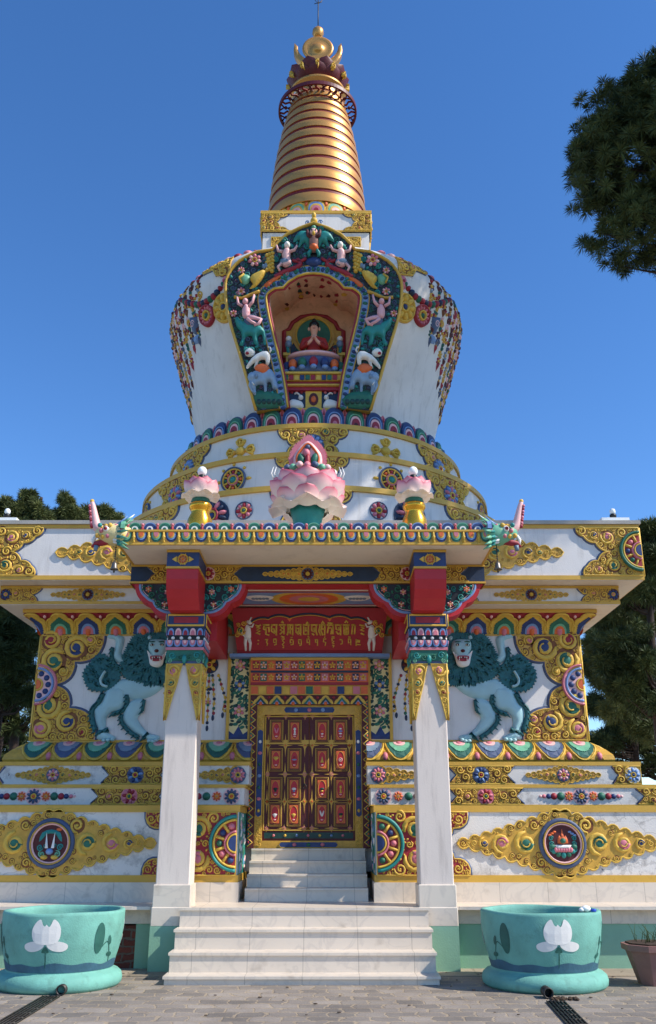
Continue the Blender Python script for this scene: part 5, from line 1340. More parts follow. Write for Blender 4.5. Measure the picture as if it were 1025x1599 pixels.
def drum_orn():
    o3, R3, a3, b3 = drums[0]; o2, R2, a2, b2 = drums[1]; o1, R1, a1, b1 = drums[2]
    def gold(o, Rr, z0, z1, phs, wd, seed, cusp=.5, fl=None):
        zc = (z0+z1)/2
        for ph in phs:
            m = MB(cylF(0, YC, Rr)); u = ph*Rr; h = wd
            L = scal([(u-h, z1), (u-h*.72, z1-(z1-z0)*.28), (u-h*cusp, zc), (u-h*.72, z0+(z1-z0)*.25), (u-h, z0)], .2, 4)
            Rt = [(2*u-x, z) for x, z in reversed(L)]
            m.goldfield(L+Rt, [.10, .065, .042], seed, border=.04, openb=L, th=.03, sub=.12, holes=[(u, zc, .18)] if fl else (), jp=.5, tries=160)
            m.ridge(Rt, .04, .027, 'navygrey')
            if fl: m.flower(u, zc, .18, 10, fl, 'crimson', .03, 'navygrey', alt='lblue')
            m.build('scroll_panel', o)
    top = .10
    gold(o1, R1, a1+.02, b1-top, [0, R(52), -R(52), R(104), -R(104), pi], .62, 101, fl='lblue')
    gold(o2, R2, a2+.02, b2-top, [0, R(45), -R(45), R(90), -R(90), pi], .62, 102, fl='pink')
    gold(o3, R3, a3+.1, b3-top, [0, R(45), -R(45), R(90), -R(90), pi], .66, 103, fl='pink')
    # ornaments between
    def vajra(ph, z):
        m = MB(cylF(0, YC, R1)); u = ph*R1; m.w = .03
        m.blob(u, z, .10, .09, .09, 'gold', -.03, n=12, k=4)
        for k in range(4):
            a = k*pi/2; r = .21; cx = u+r*cos(a); cy = z+r*.8*sin(a)
            m.blob(u+.13*cos(a), z+.11*sin(a), .06, .045, .06, 'gold_mid', -.03, a)
            for s in (-1, 0, 1):
                m.blob(cx-s*.065*sin(a), cy+s*.065*cos(a), .065, .032, .07, 'gold', -.03, a+s*.5)
            m.ring(cx, cy, .05, .085, .06, 'gold', -.03, n=14)
        m.build('crossed_ornament', o1, 'gold crossed double sceptre relief')
    zc = (a1+b1-top)/2+.02
    for ph in (26, -26, 78, -78, 128, -128): vajra(R(ph), zc)
    zc = (a2+b2-top)/2+.03
    for ph in (23, -23, 67, -67, 113, -113):
        m = MB(cylF(0, YC, R2)); m.wheel(R(ph)*R2, zc, .24, 0, cols=('orange', 'green', 'crimson'), rim='navygrey', hub='teal', bg='maroon', n=8)
        for k in range(8):
            a = k*pi/4; m.blob(R(ph)*R2+.29*cos(a), zc+.29*sin(a), .055 if k % 4 == 0 else .03, .03, .04, 'gold', 0, a)
        m.build('wheel_medallion', o2)
    zc = 6.45; zc = a3+.42+.08
    for ph in (24.5, -24.5, 67, -67, 113, -113):
        m = MB(cylF(0, YC, R3)); u = R(ph)*R3; z = 6.50
        m.flower(u, z, .27, 14, 'navy', 'blue', 0, 'navy', alt='pink'); m.ring(u, z, .10, .14, .08, 'crimson', .02)
        m.build('round_flower', o3)
        m = MB(cylF(0, YC, R3)); u2 = (abs(R(ph))-R(8.2))*R3*(1 if ph > 0 else -1); m.flower(u2, z+.04, .15, 8, 'crimson', 'green', 0, None, alt='pink'); m.ring(u2, z+.04, .14, .16, .02, 'navygrey'); m.build('small_flower', o3)
drum_orn()
# petal ring under the dome
RP = 2.72
m = MB(); m.lathe([(RP, 8.485), (RP, 8.60), (RP-.25, 8.62)], 0, YC, 'navy', 96, smooth=False)
m.F = cylF(0, YC, RP); n = 44; p = 2*pi*RP/n
for i in range(n):
    u = p*i; c, c2 = (('green', 'lgreen'), ('blue', 'lblue'))[i % 2]
    def A(w, h, e=.42): return [(u+w*cos(pi*j/12), 8.49+h*abs(sin(pi*j/12))**e) for j in range(13)]
    m.plate(A(p*.485, .47), -.06, .02, 'navygrey', back=True); m.plate(A(p*.45, .44), .02, .05, c); m.ridge(A(p*.33, .35), .012, .02, c2, .05); m.plate(A(p*.27, .31), .05, .062, 'palepink'); m.plate(A(p*.21, .26), .062, .072, 'crimson'); m.plate(A(p*.12, .17), .072, .08, 'pink' if i % 2 else 'maroon')
    m.plate([(u+p*.5-.03, 8.5), (u+p*.5+.03, 8.5), (u+p*.5+.045, 8.88), (u+p*.5, 8.95), (u+p*.5-.045, 8.88)], -.05, .01, 'pink', back=True); m.plate([(u+p*.5-.02, 8.8), (u+p*.5+.02, 8.8), (u+p*.5, 8.92)], .01, .02, 'crimson')
m.build('petal_ring', stupa)

# ================================================================== DOME
DP = [(2.45, 8.5), (2.50, 9.2), (2.69, 10.0), (2.90, 10.72), (3.06, 11.25), (3.17, 11.65), (3.22, 11.95), (3.17, 12.18), (2.98, 12.36), (2.55, 12.50), (1.9, 12.62), (1.1, 12.70)]
DPs = smooth(DP, False, 4)
def domer(z):
    for (a, za), (b, zb) in zip(DPs[:-1], DPs[1:]):
        if za <= z <= zb: return a+(b-a)*(z-za)/(zb-za)
    return DPs[0][0] if z < 9 else DPs[-1][0]
m = MB(); N = 180
rings = [[m.raw(r*sin(2*pi*i/N), YC-r*cos(2*pi*i/N), z) for i in range(N)] for r, z in DPs]
for k in range(len(DPs)-1):
    for i in range(N):
        a = (i+.5)/N*360; a = a-360 if a > 180 else a; z = (DPs[k][1]+DPs[k+1][1])/2
        if abs(a) < 16 and 8.5 < z < 12.2: continue
        j = (i+1) % N; m.face((rings[k][i], rings[k][j], rings[k+1][j], rings[k+1][i]), 'white', True)
dome = m.build('dome', stupa, 'white painted bell shaped dome swelling towards its shoulder')
domF = lambda u, v, w: ((domer(v)+w)*sin(u/3.0), YC-(domer(v)+w)*cos(u/3.0), v)
# shoulder ornament: petals on the shoulder and gold pieces beside the niche
m = MB(lambda u, v, w: ((domer(v)+w)*sin(u/3.0), YC-(domer(v)+w)*cos(u/3.0), v+w*.6))
for i in range(84):
    u = 2*pi*3.0*i/84
    if abs(((u/3+pi) % (2*pi))-pi) < R(22): continue
    m.blob(u, 12.33, .085, .07, .05, ('pink', 'palepink', 'crimson')[i % 3], 0); m.blob(u+.11, 12.41, .06, .05, .05, 'navygrey' if i % 2 else 'crimson', 0)
m.ridge([(2*pi*3.0*i/96, 12.46) for i in range(12, 85)], .035, .05, 'crimson')
m.build('shoulder_petals', dome)
for sg in (1, -1):
    m = MB(domF); P0 = mx([(1.60, 11.80), (1.60, 12.32), (2.45, 12.28), (2.30, 12.12), (2.02, 12.08), (1.92, 11.90)], sg)
    m.goldfield(P0, [.11, .07, .045], 111, border=.03, openb=P0[2:], th=.03, sub=.12, tries=120, jp=.3); m.build('scroll_panel', dome)
    m = MB(domF); z = 11.22
    m.flower(1.83*sg, z, .26, 9, 'gold', 'blue', 0, 'gold_mid', alt='gold'); m.ring(1.83*sg, z, .24, .28, .05, 'gold'); m.build('gold_rosette', dome)
    m = MB(domF); u = 2.30*sg; z = 11.22
    m.plate(circ(u, z, .21, 24), 0, .03, 'crimson', sub=.1)
    for i in range(12): a = 2*pi*i/12; m.blob(u+.15*cos(a), z+.15*sin(a), .05, .03, .04, 'pink', .03, a)
    m.ring(u, z, .17, .21, .05, 'crimson', .03); m.ring(u, z, .07, .10, .05, 'gold', .03); m.blob(u, z, .05, .05, .06, 'green', .03); m.build('red_rosette', dome)
    # bead swag from the niche to the hanging jewels
    m = MB(domF); q = smooth([(1.72, 11.70), (2.05, 11.52), (2.45, 11.52), (2.85, 11.75), (3.1, 11.95)], False, 4)
    for i, (u, z) in enumerate(q): m.blob(u*sg, z, .07 if 2 < i < 14 else .05, .07 if 2 < i < 14 else .05, .08, ('crimson', 'green', 'crimson', 'navy')[i % 4])
    m.blob(1.72*sg, 11.68, .10, .15, .06, 'pink'); m.build('bead_swag', dome)
    rnd = random.Random(17)
    m = MB(domF)
    # curtain of hanging strings: length grows towards the side
    NS = 27
    for i in range(NS):
        ph = R(47+i*4.8); u = ph*3.0*sg; t = min(1, i/9.0)
        ztop = 12.28; zb = 11.35-.85*min(1, i/4) - (0.25*sin(i*1.3)**2)
        if 4 < i: zb = 10.35-.40*abs(sin((i-4)*.4))
        m.ridge([(u, ztop), (u, zb)], .022, .03, 'maroon' if i % 2 else 'gold_mid')
        z = ztop-.14
        while z > zb:
            k = rnd.random(); c = rnd.choice(['maroon', 'gold_deep', 'gold_mid', 'navygrey', 'maroon', 'gold_mid', 'greyblue', 'palepink', 'crimson', 'turqdark'])
            if k < .30: m.flower(u, z, .095, 6, c, 'gold_mid', 0)
            elif k < .5: m.pillow([(u-.08, z+.05), (u+.08, z+.05), (u+.05, z-.02), (u, z-.1), (u-.05, z-.02)], 0, .04, c, .05)
            elif k < .7: m.spiral(u+.03, z, .10, 1, rnd.uniform(0, 6), c)
            else: m.blob(u, z, .035, .05, .05, c)
            z -= rnd.uniform(.08, .15)
        m.pillow([(u-.05, zb+.03), (u+.05, zb+.03), (u+.035, zb-.06), (u, zb-.15), (u-.035, zb-.06)], 0, .04, rnd.choice(['maroon', 'navygrey', 'crimson', 'gold_mid']), .04)
        if i < 12:
            # scalloped garlands between neighbouring strings
            for zz in (ztop-.45-.05*i, ztop-.8-.08*i):
                if zz > zb:
                    for k in range(5):
                        a = k/4; m.blob(u+.25*sg*a, zz-.12*sin(pi*a), .035, .035, .04, ('gold_mid', 'crimson')[k % 2])
        # two pale shells and bells at lower ends
    for u, z in ((2.78, 10.95),): m.pillow(mx([(u-.12, z+.08), (u+.1, z+.06), (u+.12, z-.06), (u-.02, z-.1)], sg), 0, .05, 'lblue' if u < 2.8 else 'navy', .05)
    m.pillow(mx([(2.62, 11.35), (2.90, 11.45), (2.86, 11.1), (2.72, 10.98)], sg), 0, .05, 'navygrey', .06); m.spiral(2.78*sg, 11.25, .09, 1, 0, 'palepink', .03)
    m.build('hanging_jewels', dome, 'relief of hanging jewel strings on the %s flank of the dome' % ('right' if sg > 0 else 'left'))

# ================================================================== NICHE
SA = Vector((0, 15.0, 8.5)); SV = Vector((0, -.78, 4.1)).normalized(); SU = Vector((1, 0, 0)); SN = SU.cross(SV)
NF = frameF(SA, SU, SV)
def hs(px, py, w=0):
    d = ray(px, py); P0 = SA+SN*w; t = (P0-CAM).dot(SN)/d.dot(SN); p = CAM+d*t-SA
    return (p.dot(SU), p.dot(SV))
def sym(pts, c=493.5):                   # right-half photo outline -> right-half (u, v), u >= 0
    out = []
    for x, y in pts:
        u, v = hs(490.3+(x-c), y); out.append((max(0, u), v))
    return out
outer = sym([(582, 642), (609, 551), (625, 498), (631, 456), (627, 430), (609, 408), (581, 394), (558, 391), (550, 380), (536, 367), (516, 357), (493.5, 349)])
outer[-1] = (0, outer[-1][1])
inner = sym([(532.5, 637), (540, 587), (554, 531), (563, 494), (567.3, 466), (563, 457), (554, 451), (541, 450), (533, 441), (518.6, 432), (506, 428.5), (493.5, 427.5)])
def sm_part(p, i0, i1, k=3): return p[:i0]+smooth(p[i0:i1+1], False, k)+p[i1+1:]
outer = sm_part(outer, 0, 6)
inner = sm_part(inner, 0, 6)
def full(h): return h+[(-x, y) for x, y in reversed(h) if x > 1e-4]
def ringpoly(o, i):                      # half ring on the right
    return o+list(reversed(i))
m = MB(NF)
for s in (1, -1):
    m.plate(mx(ringpoly(outer, inner), s), -.9, 0, 'dark', side='gold_trim')
niche = m.build('niche_frame', stupa, 'dark blue shield shaped niche frame crowded with painted animals')
m = MB(NF); fo = full(outer); fi = full(inner)
m.ridge(fo, .03, .05, 'gold_trim', 0, closed=False); m.ridge(fi, .018, .045, 'gold', 0); m.ridge([(x*.965 if 1 else x, y-.01) for x, y in fi], .03, .02, 'crimson', -.03)
m.build('gold_edge', niche)
# beaded blue border round the opening
m = MB(NF)
q = resample(fi, .125, False); o = []
for i in range(len(q)):
    a = q[max(i-1, 0)]; b = q[min(i+1, len(q)-1)]; dx = b[0]-a[0]; dy = b[1]-a[1]; l = hypot(dx, dy); o.append((q[i][0]+dy/l*.085, q[i][1]-dx/l*.085, atan2(dy, dx)))
m.ridge([(x, y) for x, y, a in o], .066, .012, 'lblue', top=.9)
for i, (x, y, a) in enumerate(o): m.blob(x, y, .036, .05, .035, 'blue' if i % 2 else 'green', .008, a, n=8)
m.ridge([(x+sin(a)*.07, y-cos(a)*.07) for x, y, a in o], .012, .02, 'gold_mid'); m.build('bead_border', niche)
# figures on both sides; outlines from the right-hand side
def z3(pts): return sym(zm(480, 380, 3.796, pts))
RP_ = ringpoly(outer, [(x+.16, y) for x, y in inner])
for s in (1, -1):
    S = lambda pts: mx(z3(pts), s)
    m = MB(NF); m.fill(mx(RP_, s), [.075, .05], 121, 0, mat='turqdark', jp=0, tries=260, margin=.8); m.fill(mx(RP_, s), [.06, .04, .03], 321, .004, mat='navygrey', jp=.5, tries=260, margin=.8, jewels=('maroon', 'teal', 'greyblue', 'green'))
    m.build('scroll_relief', niche)
    m = MB(NF); m.fill(mx(RP_, s), [.07], 122, .02, mat='teal', jp=.6, tries=60, jewels=('pink', 'green', 'crimson', 'lblue')); m.build('leaf_relief', niche)
    for x, y, r in ((400, 105, .13), (480, 165, .07), (480, 290, .08), (525, 420, .07), (400, 20, .0)):
        if r: (u, v), = S([(x, y)]); m = MB(NF); m.flower(u, v, r, 7, 'pink', 'crimson', .03, None, alt='palepink'); m.build('flower_relief', niche)
    a = MB(NF)
    a.pillow(smooth(S([(235, 905), (300, 880), (400, 885), (392, 975), (300, 982), (222, 962)]), k=2), 0, .06, 'green', .08); 
    for k in range(5): (u, v), = S([(250+30*k, 945)]); a.blob(u, v, .05, .06, .03, 'darkgreen', .05)
    a.build('green_hill', niche)
    a = MB(NF)
    a.pillow(smooth(S([(280, 775), (310, 745), (350, 750), (400, 760), (428, 790), (425, 850), (405, 900), (385, 905), (388, 850), (345, 845), (340, 890), (325, 890), (322, 830), (300, 830), (290, 865), (262, 865), (270, 810)]), k=3), 0, .11, 'elephant', .08, .035)
    (u, v), (u2, v2) = S([(408, 800), (440, 835)]); a.blob(u, v, .10, .11, .10, 'elephant', .03)
    a.ridge(S([(415, 810), (425, 850), (412, 880), (398, 895)]), [.035, .03, .022, .014], .07, 'elephant', .02); a.ridge(S([(408, 835), (398, 850)]), .012, .09, 'ivory', .04)
    a.blob(*S([(385, 800)])[0], .05, .08, .12, 'greyblue', .03)
    a.pillow(smooth(S([(310, 745), (345, 722), (395, 738), (385, 768), (345, 785), (318, 770)]), k=3), .08, .06, 'orange', .05)
    a.build('elephant_relief', niche, 'pale blue elephant relief under the %s white lion' % ('right' if s > 0 else 'left'))
    a = MB(NF)
    a.pillow(smooth(S([(305, 680), (318, 652), (345, 648), (385, 665), (415, 690), (445, 735), (440, 752), (420, 735), (395, 715), (400, 745), (385, 750), (370, 705), (335, 700), (330, 730), (312, 725)]), k=3), .05, .10, 'ivory', .06, .03)
    (u, v), = S([(425, 655)]); a.blob(u, v, .10, .085, .13, 'ivory', .04); a.blob(*S([(438, 668)])[0], .035, .03, .05, 'crimson', .14)
    for k in range(7): (u, v), = S([(405+8*k, 640-3*(k % 2))]); a.blob(u, v, .03, .05, .08, 'teal', .05)
    a.ridge(S([(310, 655), (300, 640), (305, 625), (318, 622)]), .014, .05, 'ivory', .03)
    a.build('lion_relief', niche, 'small white lion relief leaping on the %s side of the niche' % ('right' if s > 0 else 'left'))
    a = MB(NF)
    a.pillow(smooth(S([(345, 510), (375, 490), (430, 480), (480, 460), (500, 440), (515, 455), (505, 500), (480, 530), (475, 570), (490, 605), (465, 610), (450, 560), (415, 555), (400, 600), (375, 610), (380, 560), (355, 545), (345, 600), (330, 600), (335, 540)]), k=3), .01, .09, 'teal', .06, .035)
    a.pillow(smooth(S([(375, 470), (390, 440), (440, 430), (460, 460), (450, 500), (400, 500)]), k=3), .06, .05, 'navygrey', .05)
    a.build('horse_relief', niche)
    a = MB(NF)
    a.pillow(smooth(S([(435, 375), (455, 372), (470, 400), (470, 440), (455, 458), (430, 455), (425, 410)]), k=3), .07, .09, 'flesh', .05, .03)
    a.blob(*S([(452, 358)])[0], .055, .065, .10, 'flesh', .08); 
    a.ridge(S([(445, 450), (400, 455), (360, 465), (375, 490), (400, 500)]), [.05, .05, .04, .03, .025], .07, 'flesh', .07); a.ridge(S([(440, 460), (415, 480), (390, 492)]), [.04, .035, .025], .07, 'flesh', .08)
    a.ridge(S([(432, 385), (410, 360), (400, 320)]), [.03, .026, .02], .06, 'flesh', .08); a.ridge(S([(468, 385), (495, 370), (500, 335)]), [.03, .026, .02], .06, 'flesh', .08)
    a.build('rider_relief', niche, 'pink skinned rider relief with raised arms on the %s side of the niche' % ('right' if s > 0 else 'left'))
    a = MB(NF)
    a.pillow(smooth(S([(335, 170), (370, 172), (420, 200), (425, 225), (410, 250), (430, 275), (400, 270), (370, 240), (345, 205)]), k=3), .03, .10, 'gold', .06, .03)
    a.ridge(smooth(S([(370, 290), (420, 310), (470, 330), (520, 325)]), False, 3), .03, .05, 'gold_mid', .03)
    a.pillow(smooth(S([(430, 200), (470, 190), (485, 220), (465, 250), (435, 240)]), k=3), .03, .06, 'lgreen', .05); a.ridge(S([(460, 195), (490, 215), (475, 245)]), .014, .07, 'gold', .06)
    a.ridge(smooth(S([(340, 160), (350, 140), (330, 150), (335, 130)]), False, 3), .025, .05, 'greyblue', .04); a.build('water_monster_relief', niche)
    a = MB(NF)
    for k in range(16):
        (u, v), = S([(310+(k % 3)*14-14+4*sin(k), 65+k*7)]); a.blob(u, v, .045, .04, .06, 'gold', .02, k)
    a.pillow(smooth(S([(320, 270), (290, 235), (240, 200), (250, 190), (300, 215), (345, 250)]), k=2), .02, .05, 'orange', .05); a.build('flame_relief', niche)
    a = MB(NF)
    a.pillow(smooth(S([(190, 45), (225, 40), (240, 75), (230, 110), (240, 135), (215, 150), (180, 130), (190, 95)]), k=3), .03, .10, 'palepink', .06, .03); a.blob(*S([(208, 22)])[0], .06, .07, .12, 'ivory', .05); a.blob(*S([(215, 120)])[0], .12, .09, .10, 'greyblue', .04)
    for pth in ([(195, 60), (165, 50), (150, 25)], [(235, 60), (262, 55), (270, 25)], [(240, 130), (262, 150), (250, 175)]): a.ridge(S(pth), [.03, .025, .02], .06, 'palepink', .05)
    a.ridge(smooth(S([(150, 100), (130, 130), (165, 150), (230, 175), (280, 205)]), False, 3), .045, .05, 'crimson', .02)
    for k in range(7): (u, v), = S([(178+9*k, 8+abs(k-3)*6)]); a.blob(u, v, .03, .05, .06, 'teal', .02)
    a.build('serpent_figure_relief', niche)
# centre: winged guardian
a = MB(NF); c = lambda x, y: hs(490.3+x, y)
for s in (1, -1):
    a.pillow(smooth([c(s*4, 372), c(s*14, 362), c(s*26, 366), c(s*32, 380), c(s*22, 376), c(s*24, 388), c(s*14, 380), c(s*8, 388)], k=3), .02, .08, 'teal', .06)
    a.ridge([c(s*3, 376), c(s*9, 372), c(s*10, 364)], [.04, .035, .025], .07, 'maroon', .08); a.ridge([c(s*3, 392), c(s*8, 398), c(s*7, 404)], [.045, .035, .025], .07, 'teal', .05)
    a.ridge(smooth([c(s*12, 405), c(s*22, 410), c(s*34, 408)], False, 3), .03, .05, 'crimson', .02)
a.pillow(smooth([c(-6, 372), c(6, 372), c(7, 386), c(4, 396), c(-4, 396), c(-7, 386)], k=3), .05, .10, 'terracotta', .06, .03); a.blob(*c(0, 390), .09, .08, .12, 'orange', .07)
a.blob(*c(0, 367), .085, .085, .13, 'palepink', .06); a.blob(*c(0, 371), .03, .05, .06, 'gold', .17); a.blob(*c(-3, 366), .015, .015, .03, 'black', .17); a.blob(*c(3, 366), .015, .015, .03, 'black', .17)
a.blob(*c(0, 410), .16, .10, .06, 'blue', .02); a.blob(*c(0, 358), .05, .05, .08, 'lgreen', .03)
a.build('winged_guardian_relief', niche, 'winged guardian relief at the peak of the niche frame')
a = MB(NF)
for k, (u, v, r, cc) in enumerate(((0, .10, .07, 'gold'), (0, .22, .05, 'gold'))): a.ball
pk = fo[len(outer)-1]
a.blob(pk[0], pk[1]+.06, .07, .07, .07, 'gold', -.03); a.blob(pk[0], pk[1]+.17, .045, .07, .06, 'gold', -.03)
for s in (1, -1): a.spiral(pk[0]+s*.12, pk[1]+.03, .06, s, 0, 'lblue', -.03)
a.build('peak_jewel', niche)
# cavity
m = MB(NF); fin = full(inner); dep = 1.15; nn = len(fin)
sc = .93
a0 = [m.P(x, y, -.02) for x, y in fin]; b0 = [m.P(x*.9, y, -dep) for x, y in fin]
for i in range(nn-1): m.face((a0[i], a0[i+1], b0[i+1], b0[i]), 'nichepaint', False)
m.plate([(x*.9, y) for x, y in fin], -dep, -dep, 'nichepaint')
cav = m.build('niche_cavity', stupa)
# inner wall arch with dark blue field
wb = -dep+.012
m = MB(NF)
def ci(x, y, w): return hs(490.3+x, y, w)
arch1 = [ci(dx, y, wb) for dx, y in ((-46, 586), (-46, 518), (-38, 515), (-33, 505), (-20, 496), (0, 493), (20, 496), (33, 505), (38, 515), (46, 518), (46, 586))]
m.w = wb; m.ridge(arch1, .05, .05, 'crimson', 0); m.plate(arch1, 0, .02, 'gold_mid')
arch2 = smooth([ci(dx, y, wb) for dx, y in ((-36, 586), (-38, 545), (-32, 536), (-28, 516), (-16, 505), (0, 502), (16, 505), (28, 516), (32, 536), (38, 545), (36, 586))], False, 3)
m.plate(arch2, .02, .04, 'navy'); m.ridge(arch2, .02, .02, 'gold', .04)
rnd = random.Random(9)
for k in range(60):
    x = rnd.uniform(-34, 34); y = rnd.uniform(512, 575); u, v = ci(x, y, wb)
    if inside(arch2, u, v) and abs(x) > 8: m.spiral(u, v, .06, rnd.choice((1, -1)), rnd.uniform(0, 6), rnd.choice(('gold_mid', 'teal', 'greyblue', 'palepink', 'crimson')), .04)
u, v = ci(0, 527, wb); m.plate(circ(u, v, .42, 30, .42), .05, .08, 'gold_mid'); m.plate(circ(u, v, .33, 30, .33), .08, .10, 'green'); m.ring(u, v, .33, .36, .05, 'gold', .08)
m.build('painted_back_wall', cav)
m = MB(NF)                               # small painted marks on the ceiling / cavity sides near the back
for k in range(26):
    x = rnd.uniform(-.62, .62); f = rnd.uniform(.15, .9)
    i = min(range(nn), key=lambda j: abs(fin[j][0]-x)+(0 if fin[j][1] > 2.5 else 9))
    px_, py_ = fin[i]; sc_ = 1-.1*f
    m.w = 0
    p = Vector(NF(px_*sc_, py_-.02, -.02-dep*f)); 
    m.v; q = [p+Vector((rnd.uniform(-.03, .03)+.05*cos(a), .05*sin(a)*1.3, -.004)) for a in (0, 1.2, 2.4, 3.6, 4.8)]
    m.face([m.raw(*t) for t in reversed(q)], rnd.choice(('darkgreen', 'maroon', 'crimson', 'gold_mid')))
m.build('ceiling_marks', cav)
# altar
ALT = 9.66
m = MB()
def slabbox(w0, w1, z0, z1, hx, mat):      # horizontal box between slab offsets
    def yy(z, w): p = SA+SV*((z-SA.z)/SV.z)+SN*w; return p.y
    y0 = yy((z0+z1)/2, w0); y1 = YC-1.4
    m.box(-hx, hx, y0, y1, z0, z1, mat)
for z0, z1, w, mt in ((8.55, 8.92, -.16, 'gold_mid'), (8.92, 8.97, -.12, 'gold'), (8.97, 9.34, -.24, 'navy'), (9.34, 9.41, -.20, 'crimson'), (9.41, 9.44, -.15, 'gold'), (9.44, 9.50, -.19, 'crimson'), (9.50, 9.62, -.16, 'gold_mid'), (9.62, 9.66, -.12, 'gold')):
    hx = .47+.17*(z0-8.6)/1.2
    slabbox(w, 0, z0, z1, hx, mt)
altar = m.build('altar', cav)
m = MB(); YAF = 14.86+.2
def afr(z, w): p = SA+SV*((z-SA.z)/SV.z)+SN*w; return p.y
m.F = planeF(afr(9.17, -.24)-.0)
m.plate(rect(-.15, 8.99, .15, 9.35), 0, .03, 'gold'); m.plate(circ(0, 9.17, .09, 16, .13), .03, .04, 'maroon'); m.blob(0, 9.17, .05, .07, .03, 'orange', .04)
for i in range(12): m.blob(-.5+.09*i, 9.33, .03, .03, .03, 'crimson' if i % 2 else 'pink', 0)
m.build('altar_panel', altar)
for s in (1, -1):
    m = MB(planeF(afr(9.17, -.24))); c0 = s*.33
    m.pillow(smooth([(c0-.13, 9.0), (c0-.14, 9.10), (c0-.08, 9.18), (c0+.02, 9.17), (c0+.12, 9.12), (c0+.13, 9.0)], k=3), 0, .06, 'ivory', .05); m.blob(c0-s*.09, 9.22, .05, .05, .07, 'ivory'); m.ridge([(c0-s*.09, 9.25), (c0-s*.02, 9.31), (c0+s*.03, 9.29)], .012, .04, 'ivory'); m.build('white_deer_relief', altar)
m = MB(planeF(afr(9.56, -.16)))
for i in range(11):
    m.plate(rect(-.56+.102*i, 9.51, -.48+.102*i, 9.61), 0, .02, ('green', 'crimson', 'gold', 'blue')[i % 4])
m.build('painted_squares', altar)
# gilded pillars beside the statue
for s in (1, -1):
    m = MB(); yb = 15.35; m.box(s*.50, s*.545, yb, yb+.05, 9.66, 10.25, 'gold_mid'); m.box(s*.46, s*.60, yb-.02, yb+.07, 10.25, 10.31, 'gold')
    m.ball((s*.50, yb, 10.62), .06, 'ivory', 10, 6); m.ball((s*.50, yb, 10.50), .07, 'greyblue', 10, 6, sz=1.2); m.tube([(s*.5, yb, 10.3), (s*.52, yb, 10.45)], .035, 'teal', 7); m.build('throne_pillar', altar)

# ---- seated statue (a thing of its own): lotus seat, body, hair
bud = thing('buddha_statue', 'small seated Buddha statue in a red robe with joined hands inside the dome niche', 'statue', loc=(0, 15.20, ALT))
n0_ = len(bpy.data.objects)
m = MB(); cy = 15.20
m.lathe([(.001, 9.801), (.40, 9.801), (.43, 9.84), (.36, 9.93), (.40, 10.02), (.38, 10.06), (.001, 10.07)], 0, cy, 'navygrey', 32, sy=.6)
for i in range(16):
    a = 2*pi*i/16; x = .43*sin(a); y = cy-.43*.6*cos(a)
    m.ball((x*.97, y, 9.94), .065, ('crimson', 'blue', 'orange', 'green')[i % 4], 8, 6, sz=1.25); m.ball((x*.99, y-.01, 9.86), .05, 'lblue', 8, 5, sz=.7)
m.build('lotus_seat', bud)
def skin_mesh(name, verts, edges, radii, mat, parent, sub=2, label=None, root=0):
    me = bpy.data.meshes.new(name+'_src'); me.from_pydata(verts, edges, [])
    o = bpy.data.objects.new(name+'_src', me); C.objects.link(o)
    md = o.modifiers.new('skin', 'SKIN')
    if not me.skin_vertices: me.attributes.new('skin', 'FLOAT', 'POINT')
    for i, r in enumerate(radii):
        sv = me.skin_vertices[0].data[i]; sv.radius = (r, r) if not isinstance(r, tuple) else r; sv.use_root = (i == root)
    s2 = o.modifiers.new('sub', 'SUBSURF'); s2.levels = sub; s2.render_levels = sub
    dg = bpy.context.evaluated_depsgraph_get(); me2 = bpy.data.meshes.new_from_object(o.evaluated_get(dg)); bpy.data.objects.remove(o)
    me2.name = name; me2.materials.clear(); me2.materials.append(MATS[mat])
    for p in me2.polygons: p.use_smooth = True; p.material_index = 0
    r = bpy.data.objects.new(name, me2); C.objects.link(r); r.parent = parent
    r.matrix_parent_inverse = Matrix.Translation(-parent.location)
    if label: r['label'] = label
    return r
